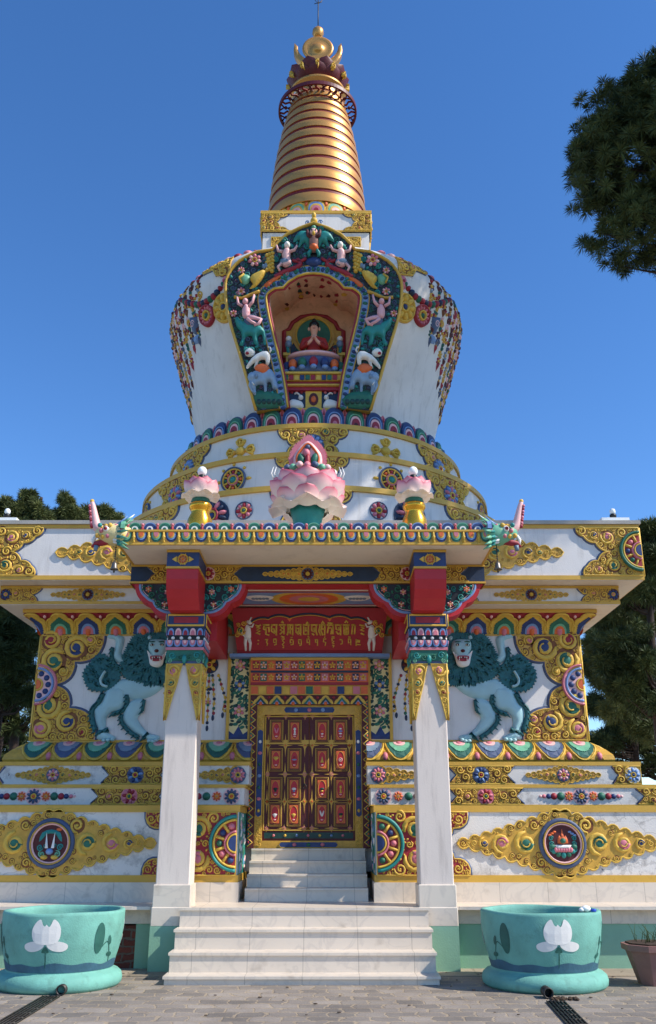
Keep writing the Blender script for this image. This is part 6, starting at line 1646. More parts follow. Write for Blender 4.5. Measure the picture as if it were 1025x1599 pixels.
def statue():
    z = 10.09; y = cy
    V = [(0, y+.02, z+.05), (0, y+.02, z+.17), (0, y+.02, z+.32), (0, y+.01, z+.405), (0, y, z+.45), (0, y-.01, z+.52), (0, y-.01, z+.585)]
    E = [(0, 1), (1, 2), (2, 3), (3, 4), (4, 5), (5, 6)]; Rr = [(.12, .10), (.10, .075), (.12, .08), .045, .04, .072, .06]
    def add(p, par, r): V.append(p); E.append((par, len(V)-1)); Rr.append(r); return len(V)-1
    for s in (1, -1):
        sh = add((s*.145, y+.01, z+.345), 2, .05); el = add((s*.19, y-.03, z+.18), sh, .042); wr = add((s*.055, y-.14, z+.24), el, .027); h = add((s*.018, y-.15, z+.30), wr, .02); add((s*.012, y-.15, z+.34), h, .012)
        hp = add((s*.10, y-.0, z+.055), 0, .08); kn = add((s*.33, y-.06, z+.05), hp, .06); an = add((s*.10, y-.17, z+.045), kn, .042); add((-s*.04, y-.18, z+.055), an, .03)
    o = skin_mesh('body', V, E, Rr, 'robe', bud, 2)
    # bare skin of head, chest and hands: faces by position
    o.data.materials.append(MATS['skin'])
    for p in o.data.polygons:
        c_ = p.center
        if c_.z > z+.40 or (c_.y < y-.10 and z+.20 < c_.z and abs(c_.x) < .09) or (c_.x > .02 and c_.z > z+.33 and c_.y < y-.02 and c_.x < .10 and 0) or (c_.z < z+.1 and c_.y < y-.165 and abs(c_.x) < .12): p.material_index = 1
    hd = MB(); hd.ball((0, y+.012, z+.60), .078, 'black', 16, 10, sz=.95); hd.ball((0, y+.012, z+.685), .034, 'black', 10, 6); 
    hd.build('hair', bud)
    fc = MB()
    for s in (1, -1):
        fc.ball((s*.027, y-.077, z+.555), .0095, 'ivory', 8, 5, sz=.6); fc.ball((s*.027, y-.084, z+.553), .005, 'black', 6, 4); fc.ball((s*.078, y, z+.535), .016, 'skin', 8, 6, sz=2.0); fc.tube([(s*.012, y-.082, z+.575), (s*.042, y-.072, z+.573)], .0035, 'black', 5)
    fc.tube([(0, y-.078, z+.56), (0, y-.092, z+.53)], [.005, .011], 'skin', 6); fc.tube([(-.02, y-.076, z+.508), (0, y-.081, z+.505), (.02, y-.076, z+.508)], .005, 'crimson', 6); fc.build('face', bud)
    rb = MB(); rb.lathe([(.13, z-.01), (.36, z+.0), (.38, z+.03), (.30, z+.055), (.1, z+.06)], 0, y-.05, 'palepink', 28, sy=.58); rb.build('robe_hem', bud)
    for s in (1, -1):                    # fingers of the joined hands
        hnd = MB()
        for k in range(4): hnd.tube([(s*(.016-.002*k), y-.155-.008*k, z+.27+.005*k), (s*(.014-.002*k), y-.16-.008*k, z+.31-.004*k), (s*.004, y-.158-.008*k, z+.352-.008*k)], [.0075, .007, .005], 'skin', 6)
        hnd.tube([(s*.03, y-.165, z+.27), (s*.022, y-.18, z+.305)], [.008, .006], 'skin', 6); hnd.build('fingers', bud)
statue()
for ch in [c_ for c_ in bpy.data.objects if c_.parent == bud]:      # statue drawn small, brought to its real size about its base
    me = ch.data; P0 = Vector((0, 15.2, 9.80))
    for v in me.vertices: v.co = Vector((0, 15.2, ALT))+(v.co-P0)*1.32

# ================================================================== HARMIKA AND SPIRE
HH = 1.20
pl = lambda h: [(-h, YC-h), (h, YC-h), (h, YC+h), (-h, YC+h)]
m = MB(); m.prism(pl(HH-.03), 12.55, 13.98, 'white'); m.prism(pl(HH), 13.985, 14.50, 'white'); har = m.build('square_turret', stupa)
m = MB(); m.prism(pl(HH+.015), 13.985, 14.02, 'gold_trim'); m.prism(pl(HH+.03), 14.46, 14.53, 'gold_trim'); m.build('gold_moulding', har)
for face in range(4):
    th = face*pi/2; Fr = lambda u, v, w, th=th: (u*cos(th)+w*sin(th), YC-w*cos(th)+u*sin(th), v)
    for s in (1, -1):
        e = [(HH-.62, 14.02), (HH-.42, 14.12), (HH-.50, 14.24), (HH-.42, 14.36), (HH-.62, 14.46)]; e = scal([(HH-.55, 14.02), (HH-.38, 14.12), (HH-.60*.55, 14.24), (HH-.38, 14.36), (HH-.60, 14.46)], .12, 3)
        e = scal([(.62, 14.02), (.80, 14.10), (.90, 14.24), (.80, 14.37), (.60, 14.46)][::1], -.15, 3)
        m = MB(Fr); m.w = HH; m.goldfield(mx(e+[(HH, 14.46), (HH, 14.02)], s), [.07, .05, .032], 131, border=.03, openb=mx(e, s), th=.015, jp=.6, tries=120); m.build('scroll_panel', har); m = MB(Fr)
        m.w = HH-.03
        p = [(.62, 13.62), (.98, 13.62), (.98, 13.85), (.62, 13.85)]; m.goldfield(mx(p, s), [.06, .04], 132, border=0, th=.015, tries=60); m.build('scroll_panel', har)
CP = smooth([(1.18, 14.56), (1.14, 15.5), (1.03, 16.6), (.88, 17.6), (.69, 18.45), (.60, 18.85)], False, 12)
def coner(z):
    for (a, za), (b, zb) in zip(CP[:-1], CP[1:]):
        if za <= z <= zb: return a+(b-a)*(z-za)/(zb-za)
    return CP[-1][0] if z > 18 else CP[0][0]
m = MB(); m.lathe([(1.14, 14.53), (1.14, 14.60), (1.12, 14.86)], 0, YC, 'gold_mid', 96); m.F = cylF(0, YC, 1.13); n = 16; p = 2*pi*1.13/n
for i in range(n):
    u = p*i
    def A(w, h, e=.5): return [(u+w*cos(pi*j/10), 14.54+h*abs(sin(pi*j/10))**e) for j in range(11)]
    m.plate(A(p*.47, .34), -.02, .012, 'gold', sub=.1); m.plate(A(p*.40, .30), .012, .02, 'lgreen' if i % 2 else 'lblue', sub=.1); m.plate(A(p*.31, .24), .02, .028, 'gold', sub=.1); m.plate(A(p*.24, .19), .028, .034, 'palepink' if i % 2 else 'pink', sub=.1); m.plate(A(p*.12, .12), .034, .04, 'crimson')
    m.blob(u+p*.5, 14.80, .04, .06, .03, 'orange')
sp_base = m.build('spire_petal_base', stupa)
sm_ = MB(); rg = 13; zb, ztp = 14.86, 18.85; pr = []; mt = []
hgt = [(1.0-.022*i) for i in range(rg)]; S_ = sum(hgt); z = zb
for i in range(rg):
    h = (ztp-zb)*hgt[i]/S_; g = h*.69
    ra, rb, rm = coner(z), coner(z+g), coner(z+g*.5)+.014
    sm_.lathe([(ra, z), (rm-.003, z+g*.3), (rm, z+g*.5), (rm-.006, z+g*.75), (rb, z+g)], 0, YC, 'gilt', 128)
    sm_.lathe([(ra-.03, z-.001), (ra, z)], 0, YC, 'gilt', 96, smooth=False); sm_.lathe([(rb, z+g), (rb-.03, z+g+.001)], 0, YC, 'gilt', 96, smooth=False)
    sm_.lathe([(rb-.022, z+g), (coner(z+h)-.022, z+h)], 0, YC, 'spire_red', 128)
    z += h
m = sm_; spire = m.build('ringed_spire', stupa, 'tapering golden spire with thirteen rings parted by dark red grooves')
# parasol ring
m = MB(); z = 18.42
m.lathe([(.93, z-.03), (.975, z-.03), (.975, z+.07), (.93, z+.07), (.93, z-.03)], 0, YC, 'dkred', 72, smooth=False)
m.lathe([(.60, z), (.66, z), (.66, z+.05), (.60, z+.05), (.60, z)], 0, YC, 'dkred', 48, smooth=False)
for i in range(16):
    a = 2*pi*i/16; b = a+2*pi/32; P = lambda r, t, zz=z+.02: (r*sin(t), YC-r*cos(t), zz)
    m.tube([P(.64, a), P(.76, a+.06), P(.84, a-.04), P(.95, a)], .028, 'spire_red', 6); m.tube([P(.95, b-.12), P(.84, b), P(.95, b+.12)], .022, 'dkred', 6); m.tube([P(.66, b-.1), P(.75, b), P(.66, b+.1)], .02, 'dkred', 6); m.ball(P(.80, b), .045, 'dkred', 8, 5)
m.build('parasol_ring', stupa)
m = MB(); m.lathe([(.60, 18.80), (.62, 18.86), (.70, 18.90), (.72, 18.95), (.66, 18.98), (.55, 19.0), (.5, 19.1)], 0, YC, 'gilt', 64)
for i in range(18):
    a = 2*pi*i/18; m.ball((.63*sin(a), YC-.63*cos(a), 18.72), .045, ('ivory', 'crimson', 'ivory')[i % 3], 8, 6, sz=1.4)
m.build('gilt_collar', stupa)
m = MB(); m.lathe([(.5, 19.05), (.62, 19.2), (.58, 19.3), (.1, 19.4)], 0, YC, 'dkred', 48)
for k, (n, r0, z0, ln, wd, off) in enumerate(((10, .52, 18.97, .46, .44, 0), (10, .48, 19.02, .58, .44, .5))):
    for i in range(n): m.petal(0, YC, z0, 2*pi*(i+off)/n, r0, ln, wd, R(50), R(12), mat='dkred', cup=.25)
m.build('red_lotus_crown', stupa)
for i, g in enumerate((G2r[8], G2r[4], G2r[6], G2r[3], G2r[9], G2r[10], G2r[2], G2r[5], G2r[7], G2r[1], G2r[11], G2r[6])):
    u = 2*pi*.78*i/12; m = MB(cylF(0, YC, .78))
    for stt in g: m.ridge([(u-.06+.12*x, 19.16+.15*y) for x, y in stt], .010, .14, 'gold', -.12)
    m.build('gold_syllable', stupa)
m = MB(planeF(YC-.06))
cz = 20.32; P_ = []
for i in range(25):
    a = pi*(1.0+.0)+pi*i/24; P_.append((.62*cos(a)*(1.0), cz+.10+.62*sin(a)))
Q_ = [(.52*cos(pi+pi*i/24), cz+.20+.50*sin(pi+pi*i/24)) for i in range(25)]
cres = P_+[(.60, cz+.32)]+list(reversed(Q_))+[(-.60, cz+.32)]
m.plate(cres, -.14, 0, 'gilt', back=True); m.pillow(cres, 0, .03, 'gilt', .06); m.build('crescent_moon', stupa)
m = MB(); m.lathe([(.05, 19.5), (.12, 19.6), (.10, 19.9), (.06, 20.1)], 0, YC, 'gilt', 24); m.build('finial_stem', stupa)
m = MB(); F = frameF((0, YC-.10, 20.40), (1, 0, 0), (0, 0, 1)); n = 40; prf = [(.001, .10), (.07, .095), (.13, .07), (.15, .035), (.30, .03), (.35, .045), (.39, .03), (.40, 0), (.38, -.04), (.001, -.06)]
m.F = F; rr_ = [[m.P(r*cos(2*pi*i/n), r*sin(2*pi*i/n), w) for i in range(n)] for r, w in prf]
for k in range(len(prf)-1):
    for i in range(n): j = (i+1) % n; m.face((rr_[k+1][i], rr_[k+1][j], rr_[k][j], rr_[k][i]), 'gilt', True)
m.build('sun_disc', stupa)
m = MB(); m.lathe([(.06, 20.86), (.10, 20.90), (.15, 21.02), (.14, 21.12), (.08, 21.20), (.02, 21.26)], 0, YC, 'gilt', 24, cap=True); m.build('finial_jewel', stupa)
m = MB(); m.tube([(0, YC, 21.2), (0, YC, 22.15)], .014, 'steel', 6); m.tube([(-.1, YC, 22.05), (.1, YC, 22.12)], .01, 'steel', 5); m.tube([(0, YC-.1, 22.12), (0, YC+.1, 22.04)], .01, 'steel', 5); m.tube([(0, YC, 22.05), (.12, YC, 22.2)], .008, 'steel', 5); m.tube([(0, YC, 22.05), (-.09, YC, 22.19)], .008, 'steel', 5); m.build('lightning_rod', stupa)
# ================================================================== POTS
def planter(x, lab, seed, rot):
    y = 10.80; o = thing('planter', lab, 'planter', 'turquoise painted stone planters beside the steps', loc=(x, y, 0))
    rnd = random.Random(seed); ph = rnd.uniform(0, 6)
    pr = [(.001, .0), (.63, .0), (.662, .03), (.668, .075), (.655, .12), (.62, .15), (.57, .165), (.56, .18), (.575, .24), (.605, .34), (.632, .46), (.648, .60), (.65, .72), (.648, .742), (.635, .752), (.60, .752), (.588, .742), (.585, .70), (.57, .50)]
    m = MB(); n = 96; rings = []
    for r, z in pr:
        rings.append([m.raw(r*(1+.002*sin(3*a+ph+z*5))*sin(a), -r*(1+.002*sin(3*a+ph+z*5))*cos(a), z+(.004*sin(4*a+ph) if z > .7 else 0)) for a in [2*pi*i/n for i in range(n)]])
    for k in range(len(pr)-1):
        for i in range(n): j = (i+1) % n; m.face((rings[k][i], rings[k][j], rings[k+1][j], rings[k+1][i]), 'turq', True)
    m.build('bowl', o, local=True)
    m = MB(); m.lathe([(.57, .52), (.3, .53), (.001, .53)], 0, 0, 'soil', 32); m.build('soil', o, local=True)
    def PR(z):
        q = pr[7:13]
        for (a, za), (b, zb) in zip(q[:-1], q[1:]):
            if za <= z <= zb: return a+(b-a)*(z-za)/(zb-za)
        return .56 if z < .3 else .65
    F = lambda u, v, w: ((PR(v)*1.004+w*.35)*sin(u/.62+rot), -(PR(v)*1.004+w*.35)*cos(u/.62+rot), v)
    m = MB(F)
    wl = [(-.62*pi+.62*2*pi*i/70, .262+.012*sin(i*.9)+.01*sin(i*.37)) for i in range(70)]
    m.plate(wl+[(.62*pi-.06, .185), (-.62*pi, .185)], .0, .004, 'waterpaint', sub=.06)
    for k in range(3):
        c = k*2*pi*.62/3; c = c if c < pi*.62 else c-2*pi*.62
        def L(pts): return smooth([(c+a*1.25, .55+(b-.55)*1.1) for a, b in pts], k=4)
        m.plate(L([(-.05, .50), (-.055, .60), (-.035, .665), (-.012, .69), (.0, .66), (.012, .695), (.04, .67), (.062, .60), (.055, .50), (.02, .46), (-.02, .46)]) if 0 else L([(-.10, .50), (-.115, .58), (-.09, .65), (-.05, .685), (-.03, .64), (-.012, .625), (.0, .64), (.02, .62), (.035, .64), (.055, .685), (.095, .65), (.115, .58), (.10, .50), (.04, .47), (-.04, .47)]), .004, .009, 'ivory', sub=.07)
        for s in (1, -1): m.plate(L([(s*.02, .485), (s*.10, .495), (s*.17, .47), (s*.175, .43), (s*.13, .405), (s*.06, .415), (s*.015, .45)]), .003, .008, 'ivory', sub=.07)
        m.ridge([(c, .44), (c+.004, .34), (c, .215)], .006, .003, 'turqdark'); m.plate(L([(-.03, .40), (.0, .45), (.03, .40)]), .002, .006, 'turqdark')
        d = c+2*pi*.62/6; s = 1 if (k+seed) % 2 else -1
        m.plate([(d+s*.09+.06*cos(t*pi/10), .50+.15*sin(t*pi/10)) for t in range(20)], .002, .006, 'turqdark', sub=.07)
        m.ridge(smooth([(d+s*.09, .36), (d-s*.02, .46), (d-s*.09, .36), (d-s*.14, .215)], False, 4), .006, .003, 'turqdark')
        for (a, b, r) in ((-.06, .47, .5), (-.10, .33, -.5)): m.blob(d+s*a, b, .05, .024, .006, 'turqdark', .001, s*(1.2 if r > 0 else .2))
    m.build('lotus_painting', o, local=True)
    return o
planter(2.62, 'round turquoise stone planter with a white cup on its rim, right of the steps', 1, R(3))
planter(-2.62, 'round turquoise stone planter beside the bare brick patch, left of the steps', 2, R(0))
o = thing('crumpled_cup', 'crumpled white paper cup left on the rim of the right planter', 'cup', loc=(3.05, 10.56, .75))
m = MB(); m.ball((3.02, 10.38, .785), .04, 'bulb', 10, 7, sz=.8, sx=1.3); m.ball((2.97, 10.37, .775), .028, 'bulb', 9, 6, sz=.8); m.build('paper', o)
o = thing('bottle_cap', 'small blue plastic cap beside the paper cup on the right planter rim', 'cap', loc=(3.11, 10.41, .753))
m = MB(); m.lathe([(.001, .753), (.028, .753), (.03, .757), (.03, .775), (.025, .78), (.001, .78)], 3.11, 10.42, 'bluecap', 20); m.build('plastic_cap', o)
# small dark pot on the right
o = thing('flower_pot', 'brown square tapered flower pot with a few dry stalks at the right edge', 'flower pot', loc=(3.82, 10.85, 0))
m = MB(); P4 = lambda h, k=.8: [(3.82+h*cos(2*pi*i/8+pi/8), 10.85+h*sin(2*pi*i/8+pi/8)) for i in range(8)]
m.prism(P4(.17), 0, .34, 'terracotta', P4(.28)); m.prism(P4(.315), .34, .40, 'terracotta', P4(.32)); m.build('pot_body', o)
m = MB(); m.prism(P4(.27), .401, .415, 'soil'); m.build('soil', o)
m = MB(); rnd = random.Random(6)
for k in range(26):
    a = rnd.uniform(0, 6.28); r = rnd.uniform(0, .2); x = 3.82+r*cos(a); y = 10.85+r*sin(a); h = rnd.uniform(.05, .2)
    m.tube([(x, y, .41), (x+rnd.uniform(-.03, .03), y, .41+h*.6), (x+rnd.uniform(-.08, .08), y+rnd.uniform(-.05, .05), .41+h)], [.004, .003, .001], 'grass_mat', 4)
m.build('dry_stalks', o)

# ================================================================== DRAINS
def drain(x0, y0, x1, y1, lab):
    o = thing('drain_grate', lab, 'drain', 'iron drain grates in the paving', loc=(x0, y0, 0)); d = Vector((x1-x0, y1-y0, 0)); L = d.length; d.normalize(); nrm = Vector((-d.y, d.x, 0))
    m = MB(frameF((x0, y0, .004), (nrm.x, nrm.y, 0), (-d.x, -d.y, 0))) if 0 else MB()
    F = lambda a, b, c: tuple(Vector((x0, y0, 0))+d*a+nrm*b+Vector((0, 0, c)))
    m = MB()
    q = [m.raw(*F(a, b, .006)) for a, b in ((0, -.09), (L, -.09), (L, .09), (0, .09))]; m.face(q, 'black'); m.build('drain_bed', o)
    m = MB()
    for i in range(6):
        b = -.085+.034*i; m.tube([F(0, b, .012), F(L, b, .012)], .008, 'steel', 5)
    for i in range(int(L/.22)+1): m.tube([F(.22*i, -.09, .01), F(.22*i, .09, .01)], .006, 'steel', 5)
    m.build('grate_bars', o)
    return o
gx = lambda px, py: (lambda d: (CAM.x+d.x*(-CAM.z/d.z), d.y*(-CAM.z/d.z)))(ray(px, py))
a = gx(80, 1558); b = gx(-20, 1618); drain(a[0], a[1], b[0], b[1], 'iron drain grate running off from the left planter')
a = gx(868, 1566); b = gx(938, 1640); drain(a[0], a[1], b[0], b[1], 'iron drain grate running off from the right planter')
for px, py, s in ((94, 1552, 'left'), (858, 1557, 'right')):
    a = gx(px, py+4); m = MB(); y = a[1]
    n = 18; rr = [[m.raw(a[0]+r*cos(2*pi*i/n), yy, .052+r*sin(2*pi*i/n)) for i in range(n)] for r, yy in ((.05, y+.16), (.05, y), (.04, y), (.04, y+.14))]
    for k in range(3):
        for i in range(n): m.face((rr[k][i], rr[k][(i+1) % n], rr[k+1][(i+1) % n], rr[k+1][i]), 'steel' if k < 2 else 'black', True)
    m.face(rr[3], 'black'); tag(m.build('drain_pipe'), 'short black drain pipe end below the %s planter' % s, 'pipe', 'black drain pipe ends')
o = MB(); rnd = random.Random(2); a = gx(880, 1562)
for k in range(60): o.ball((a[0]+rnd.uniform(-.12, .14), a[1]+rnd.uniform(-.05, .06), .012), rnd.uniform(.01, .024), 'soil', 6, 4, sz=.6)
for k in range(170):
    x = rnd.uniform(-5, 5); y = 11.86-abs(rnd.gauss(0, .35)) if rnd.random() < .6 else rnd.uniform(9, 11.4)
    if abs(x) < 1.6 and y > 10.7 or hypot(abs(x)-2.62, y-10.8) < .7: continue
    o.ball((x, y, .012), rnd.uniform(.006, .016), 'soil', 5, 3, sz=.4, sx=1.6)
o.build('dead_leaves', None, None, 'stuff')

# lamp on the roof edge
def rooflamp(x, lab):
    o = thing('roof_lamp', lab, 'lamp', 'white bulbs on the roof edge', loc=(x, 12.95, 5.966)); m = MB(); m.box(x-.22, x+.20, 12.82, 13.1, 5.967, 6.04, 'bulb'); m.build('base_block', o)
    m = MB(); m.lathe([(.03, 6.04), (.03, 6.08), (.05, 6.09), (.05, 6.13), (.03, 6.14)], x, 12.95, 'black', 16, cap=True); m.build('socket', o)
    m = MB(); m.ball((x, 12.95, 6.18), .045, 'bulb', 14, 9, sz=1.15); m.build('light_bulb', o)
rooflamp(4.64, 'white bulb on a small block on the right roof edge'); rooflamp(-4.64, 'white bulb on a small block on the left roof edge')

# ================================================================== GROUND
def sheet(name, x0, x1, y0, y1, z, mat, kind='structure'):
    m = MB(); m.face([m.raw(x, y, z) for x, y in rect(x0, y0, x1, y1)], mat); return m.build(name, None, None, kind)
sheet('ground', -600, 600, -600, 600, -.01, 'grass_mat')
sheet('far_pavement', -40, 40, 11.4, 60, -.004, 'far_ground')
sheet('paving', -40, 40, -12, 11.38, .0, 'paving_mat')
m = MB(); m.box(-40, -1.55, 11.38, TF+.3, -.05, .012, 'far_ground'); m.box(1.55, 40, 11.38, TF+.3, -.05, .012, 'far_ground'); m.build('cement_strip', None, None, 'structure')

# ================================================================== TREES
import numpy as np
def pine(name, x, y, H, trunk_r, crown, nt, seed, lab, group, tuft=.45, needles=46, nw=.016, mat='needles', branches=True):
    """crown = list of ellipsoids (dx, dy, z, rx, ry, rz); needle tufts sit mostly in the outer half"""
    rnd = random.Random(seed); o = thing(name, lab, 'tree', group, loc=(x, y, 0))
    m = MB(); pts = []; k = 9
    for i in range(k+1):
        t = i/k; pts.append((x+.25*sin(t*3+seed), y+.2*sin(t*2.3+seed), H*t))
    m.tube(pts, [trunk_r*(1-.8*(i/k)) for i in range(k+1)], 'bark', 10)
    m.build('trunk', o)
    T = []
    for _ in range(nt*4):
        if len(T) >= nt: break
        e = rnd.choices(crown, [c[3]*c[4]*c[5] for c in crown])[0]
        a = rnd.uniform(0, 6.283); u = rnd.uniform(-1, 1); r = rnd.uniform(.35, 1)**.45; s = sqrt(1-u*u)
        p = (x+e[0]+e[3]*r*s*cos(a), y+e[1]+e[4]*r*s*sin(a), e[2]+e[5]*r*u)
        # lumpy: drop tufts in pockets
        if sin(p[0]*2.1+seed)*sin(p[1]*1.9+1.3*seed)*sin(p[2]*2.3+.7*seed) > .33: continue
        T.append(p)
    if branches:
        m = MB(); n = 0
        for p in T[::max(1, len(T)//110)]:
            zb = max(.3*H, min(p[2]-.15*H*.3, H*.96)); i = zb/H; bx_ = x+.25*sin(i*3+seed); by = y+.2*sin(i*2.3+seed)
            mid = ((p[0]+bx_)/2, (p[1]+by)/2, (p[2]+zb)/2-.15); m.tube([(bx_, by, zb), mid, p], [trunk_r*.22, trunk_r*.13, .012], 'bark', 5)
        m.build('limbs', o)
    nr = np.random.default_rng(seed); C0 = np.array(T); n = len(C0)
    d = nr.normal(size=(n, needles, 3)); d[..., 2] += .35; d /= np.linalg.norm(d, axis=2, keepdims=True)
    L = tuft*nr.uniform(.6, 1.0, (n, needles, 1)); sz = nr.uniform(.7, 1.25, (n, 1, 1)); L = L*sz
    base = C0[:, None, :]+d*L*.12; tip = C0[:, None, :]+d*L; tip[..., 2] -= (L[..., 0])**2*.35
    sd = np.cross(d, nr.normal(size=(n, needles, 3))); sd /= np.linalg.norm(sd, axis=2, keepdims=True)
    mid = (base+tip)/2; mid[..., 2] += .02
    v = np.stack([base-sd*nw*.4, base+sd*nw*.4, mid+sd*nw, tip, mid-sd*nw], axis=2).reshape(-1, 3)
    # a few dark inner twigs are covered by the limbs; needles are single 5-sided leaves
    nf = n*needles; me = bpy.data.meshes.new('crown'); me.vertices.add(len(v)); me.vertices.foreach_set('co', v.astype(np.float32).ravel())
    me.loops.add(nf*5); me.loops.foreach_set('vertex_index', np.arange(nf*5, dtype=np.int32)); me.polygons.add(nf); me.polygons.foreach_set('loop_start', np.arange(0, nf*5, 5, dtype=np.int32)); me.polygons.foreach_set('loop_total', np.full(nf, 5, dtype=np.int32))
    me.materials.append(MATS[mat]); me.update(calc_edges=True)
    c = bpy.data.objects.new('crown', me); C.objects.link(c); c.parent = o; c.matrix_parent_inverse = Matrix.Translation(-o.location)
def V(px, py, Y): return at(px, py, Y)
# the near pine at the upper right
NY = 15.5
x_, z_ = V(1075, 230, NY)
cr = []
for px, py, rp in ((1040, 205, 120), (1000, 250, 110), (960, 200, 72), (925, 175, 40), (1000, 145, 60), (920, 290, 48), (905, 225, 26), (940, 340, 55), (915, 358, 30), (990, 370, 62), (1010, 410, 40), (985, 425, 30), (1060, 330, 100), (1090, 150, 120), (950, 250, 70)):
    a, z = V(px, py, NY); cr.append((a-x_, 0, z, rp*.0124, rp*.0124*1.2, rp*.0124))
for px, py, rp in ((1190, 220, 170), (1160, 60, 130), (1200, 380, 120), (1290, 60, 150), (1400, -60, 150), (1300, -120, 130)):
    a, z = V(px, py, NY); cr.append((a-x_, 0, z, rp*.0124, rp*.0124*1.0, rp*.0124))
pine('pine_tree', x_+1.5, NY, z_+3.5, .3, [(a-1.5, b, c, d, e, f) for a, b, c, d, e, f in cr], 4200, 3, 'big dark pine crown reaching into the sky at the upper right', None, .26, 100, .006)
pine('pine_tree', 12.6, 11.8, 21.5, .32, [(-1.8, .2, 19.2, 2.3, 2.3, 1.5), (-1.0, .6, 17.4, 2.2, 2.4, 1.2), (-.4, -1.6, 15.6, 1.8, 1.9, 1.0), (0, 0, 20.6, 1.4, 1.4, 1.0), (.8, .4, 14.0, 2.0, 2.0, .9)], 900, 41, 'tall pine standing beyond the right edge, shading the dome', 'pine trees behind the stupa', .34, 60, .012)
# pines behind, left
def bg(px, pytop, pybot, wpx, Y, nt, seed, lab, mat='needles', extra=()):
    x, zt = V(px, pytop, Y); _, zb = V(px, pybot, Y); k = Y*1.0/FPX*1.05; rx = wpx/2*k
    n = 5; cr = []; rnd = random.Random(seed); nt = int(nt*1.8)
    for i in range(n*2):
        t = rnd.uniform(.08, 1); z = zb+(zt-zb)*t; r = rx*(.35+.65*(1-t)**.8)*rnd.uniform(.5, .8)
        a = rnd.uniform(0, 6.28); cr.append((rx*.5*(1.1-t)*cos(a), rx*.5*(1.1-t)*sin(a), z-r*.3, r, r, r*.62))
    cr.append((0, 0, zt-rx*.35, rx*.4, rx*.4, rx*.4))
    for px2, py2, rp in extra:
        a, z = V(px2, py2, Y); cr.append((a-x, 0, z, rp*k, rp*k, rp*k*.8))
    pine('pine_tree', x, y=Y, H=zt-.3, trunk_r=.26, crown=cr, nt=nt, seed=seed, lab=lab, group='pine trees behind the stupa', tuft=.36, needles=70, nw=.009, mat=mat)
def tops(px, Y, lst, seed, lab, mat='needles_light'):
    k = Y/FPX*1.05; x, _ = V(px, 800, Y); cr = []
    for a, b, r in lst:
        X, z = V(a, b, Y); cr.append((X-x, 0, z, r*k, r*k*1.3, r*k*.9))
    pine('pine_tree', x, Y, V(px, min(b-r for a, b, r in lst), Y)[1]-.2, .24, cr, 120+60*len(lst), seed, lab, 'pine trees behind the stupa', .27, 80, .007, mat)
tops(48, 27, [(8, 800, 22), (46, 786, 17), (34, 806, 20), (62, 806, 20), (12, 830, 26), (50, 836, 26), (44, 776, 10)], 11, 'pine with the tallest tufts above the left roof, nearest the left edge')
tops(100, 29, [(96, 792, 20), (84, 812, 20), (112, 812, 20), (100, 838, 26), (104, 782, 11), (90, 784, 9)], 12, 'pine showing above the left roof, second from the left edge')
tops(160, 31, [(142, 804, 14), (164, 806, 15), (184, 814, 11), (150, 826, 20), (176, 830, 18)], 13, 'pine showing above the left roof, nearest the dome')
def dense(px, Y, lst, seed, lab, mat='needles', n=60, top=None):
    k = Y/FPX*1.05; x, _ = V(px, 800, Y); cr = []
    for a, b, r in lst:
        X, z = V(a, b, Y); cr.append((X-x, 0, z, r*k, r*k*1.4, r*k*.62))
    pine('pine_tree', x, Y, V(px, top or min(b for a, b, r in lst), Y)[1], .22, cr, int(n*1.7)*len(lst), seed, lab, 'pine trees behind the stupa', .30, 80, .008, mat)
dense(1000, 23, [(1006, 836, 26), (1010, 880, 36), (996, 930, 34), (985, 985, 30), (960, 1010, 26), (1000, 1040, 34), (940, 1040, 20), (975, 1075, 26), (1015, 1100, 28)], 16, 'dark pine rising directly behind the right roof corner')
dense(1030, 27, [(1000, 905, 40), (1025, 960, 40), (960, 960, 36), (985, 1030, 36), (935, 1010, 26), (950, 1060, 26), (1020, 1040, 36), (965, 1110, 28), (1010, 1140, 30)], 17, 'broad lighter green pine at the right edge behind the roof corner', 'needles_light')
dense(945, 32, [(950, 990, 30), (935, 1040, 28), (965, 1060, 30), (940, 1100, 26), (970, 1140, 26), (940, 1160, 26)], 18, 'pine far behind the right end of the lotus moulding', 'needles', 60)
dense(990, 34, [(1000, 1080, 34), (1020, 1130, 34), (985, 1160, 30), (1010, 1190, 30), (950, 1185, 26)], 19, 'low pine far behind the right corner, nearest the ground', 'needles', 40)
dense(18, 22, [(0, 930, 34), (22, 975, 26), (42, 1000, 18), (-20, 990, 40), (12, 1030, 30), (40, 1050, 20), (48, 1090, 16), (0, 1080, 26)], 31, 'dark pine with a bare trunk close against the left wall')
dense(50, 26, [(10, 960, 34), (40, 1010, 26), (0, 1040, 36), (30, 1080, 24), (50, 1120, 18), (10, 1130, 24), (-20, 1100, 40)], 32, 'dark pine half hidden behind the left wall', n=45)
dense(-10, 30, [(-10, 1150, 36), (20, 1180, 26), (30, 1150, 20), (-20, 1060, 40), (48, 1170, 14)], 33, 'low dark pine far behind the left wall', n=40)
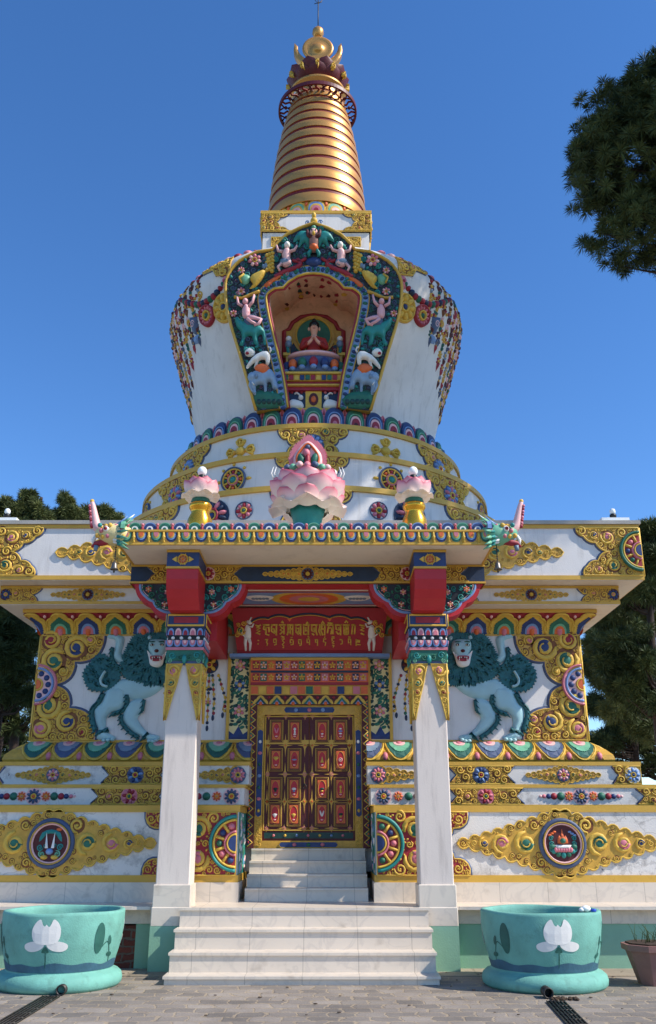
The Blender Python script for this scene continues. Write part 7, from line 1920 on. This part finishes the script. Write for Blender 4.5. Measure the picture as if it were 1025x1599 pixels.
for i, (tx, ty, th, lab) in enumerate(((14.5, 30, 12.5, 'round crowned pine well to the right of the stupa, nearest of the outer ones'), (19.5, 34, 14, 'tall pine well to the right of the stupa, between two rounder ones'), (25.5, 31, 12, 'wide pine farthest out to the right of the stupa'), (-17, 31, 12.5, 'round crowned pine well to the left of the stupa, nearest of the outer ones'), (-23, 35, 14, 'tall pine farthest out to the left of the stupa'))):
    rnd = random.Random(60+i); cr = []
    for q in range(9):
        z = th*(.32+.66*q/8); r = th*(.17-.012*q)*rnd.uniform(.8, 1.15); cr.append((rnd.uniform(-.7, .7)*r, rnd.uniform(-.7, .7)*r, z, r, r, r*.6))
    pine('pine_tree', tx, ty, th, .24, cr, 650, 60+i, lab, 'pine trees behind the stupa', .38, 60, .011, 'needles' if i % 2 else 'needles_light')
# ================================================================== SKY, SUN, CAMERA
sc = bpy.context.scene
w = bpy.data.worlds.new('World'); sc.world = w; w.use_nodes = True; nt = w.node_tree; bgN = nt.nodes['Background']
sk = nt.nodes.new('ShaderNodeTexSky'); sk.sky_type = 'NISHITA'; sk.sun_disc = False
EL, AZ = 43.0, 71.0                       # azimuth measured from the viewer's side (-y) towards the right (+x)
sd = Vector((sin(R(AZ))*cos(R(EL)), -cos(R(AZ))*cos(R(EL)), sin(R(EL))))
sk.sun_elevation = R(EL); sk.sun_rotation = math.atan2(sd.x, sd.y)
sk.altitude = 800; sk.air_density = 1.0; sk.dust_density = .05; sk.ozone_density = 4
hs_ = nt.nodes.new('ShaderNodeHueSaturation'); hs_.inputs['Saturation'].default_value = 1.2; hs_.inputs['Hue'].default_value = .505; nt.links.new(sk.outputs['Color'], hs_.inputs['Color']); nt.links.new(hs_.outputs['Color'], bgN.inputs['Color']); bgN.inputs['Strength'].default_value = .15
sl = bpy.data.lights.new('sun', 'SUN'); sl.energy = 3.8; sl.angle = R(.5); sl.color = (1, .94, .84)
so = bpy.data.objects.new('sun', sl); C.objects.link(so); so.rotation_euler = sd.to_track_quat('Z', 'Y').to_euler()
cam = bpy.data.cameras.new('camera'); co = bpy.data.objects.new('camera', cam); C.objects.link(co)
co.location = CAM; co.rotation_euler = (R(90)+PITCH, 0, 0)
cam.sensor_fit = 'VERTICAL'; cam.sensor_height = 36; cam.lens = 36*FPX/1599.0; cam.shift_x = (512.5-VX)/1599.0; cam.shift_y = 0
cam.clip_end = 2000; cam.clip_start = .1
sc.camera = co
sc.render.resolution_x = 656; sc.render.resolution_y = 1024
sc.view_settings.view_transform = 'Standard'; sc.view_settings.look = 'None'; sc.view_settings.gamma = 1; sc.view_settings.exposure = .58
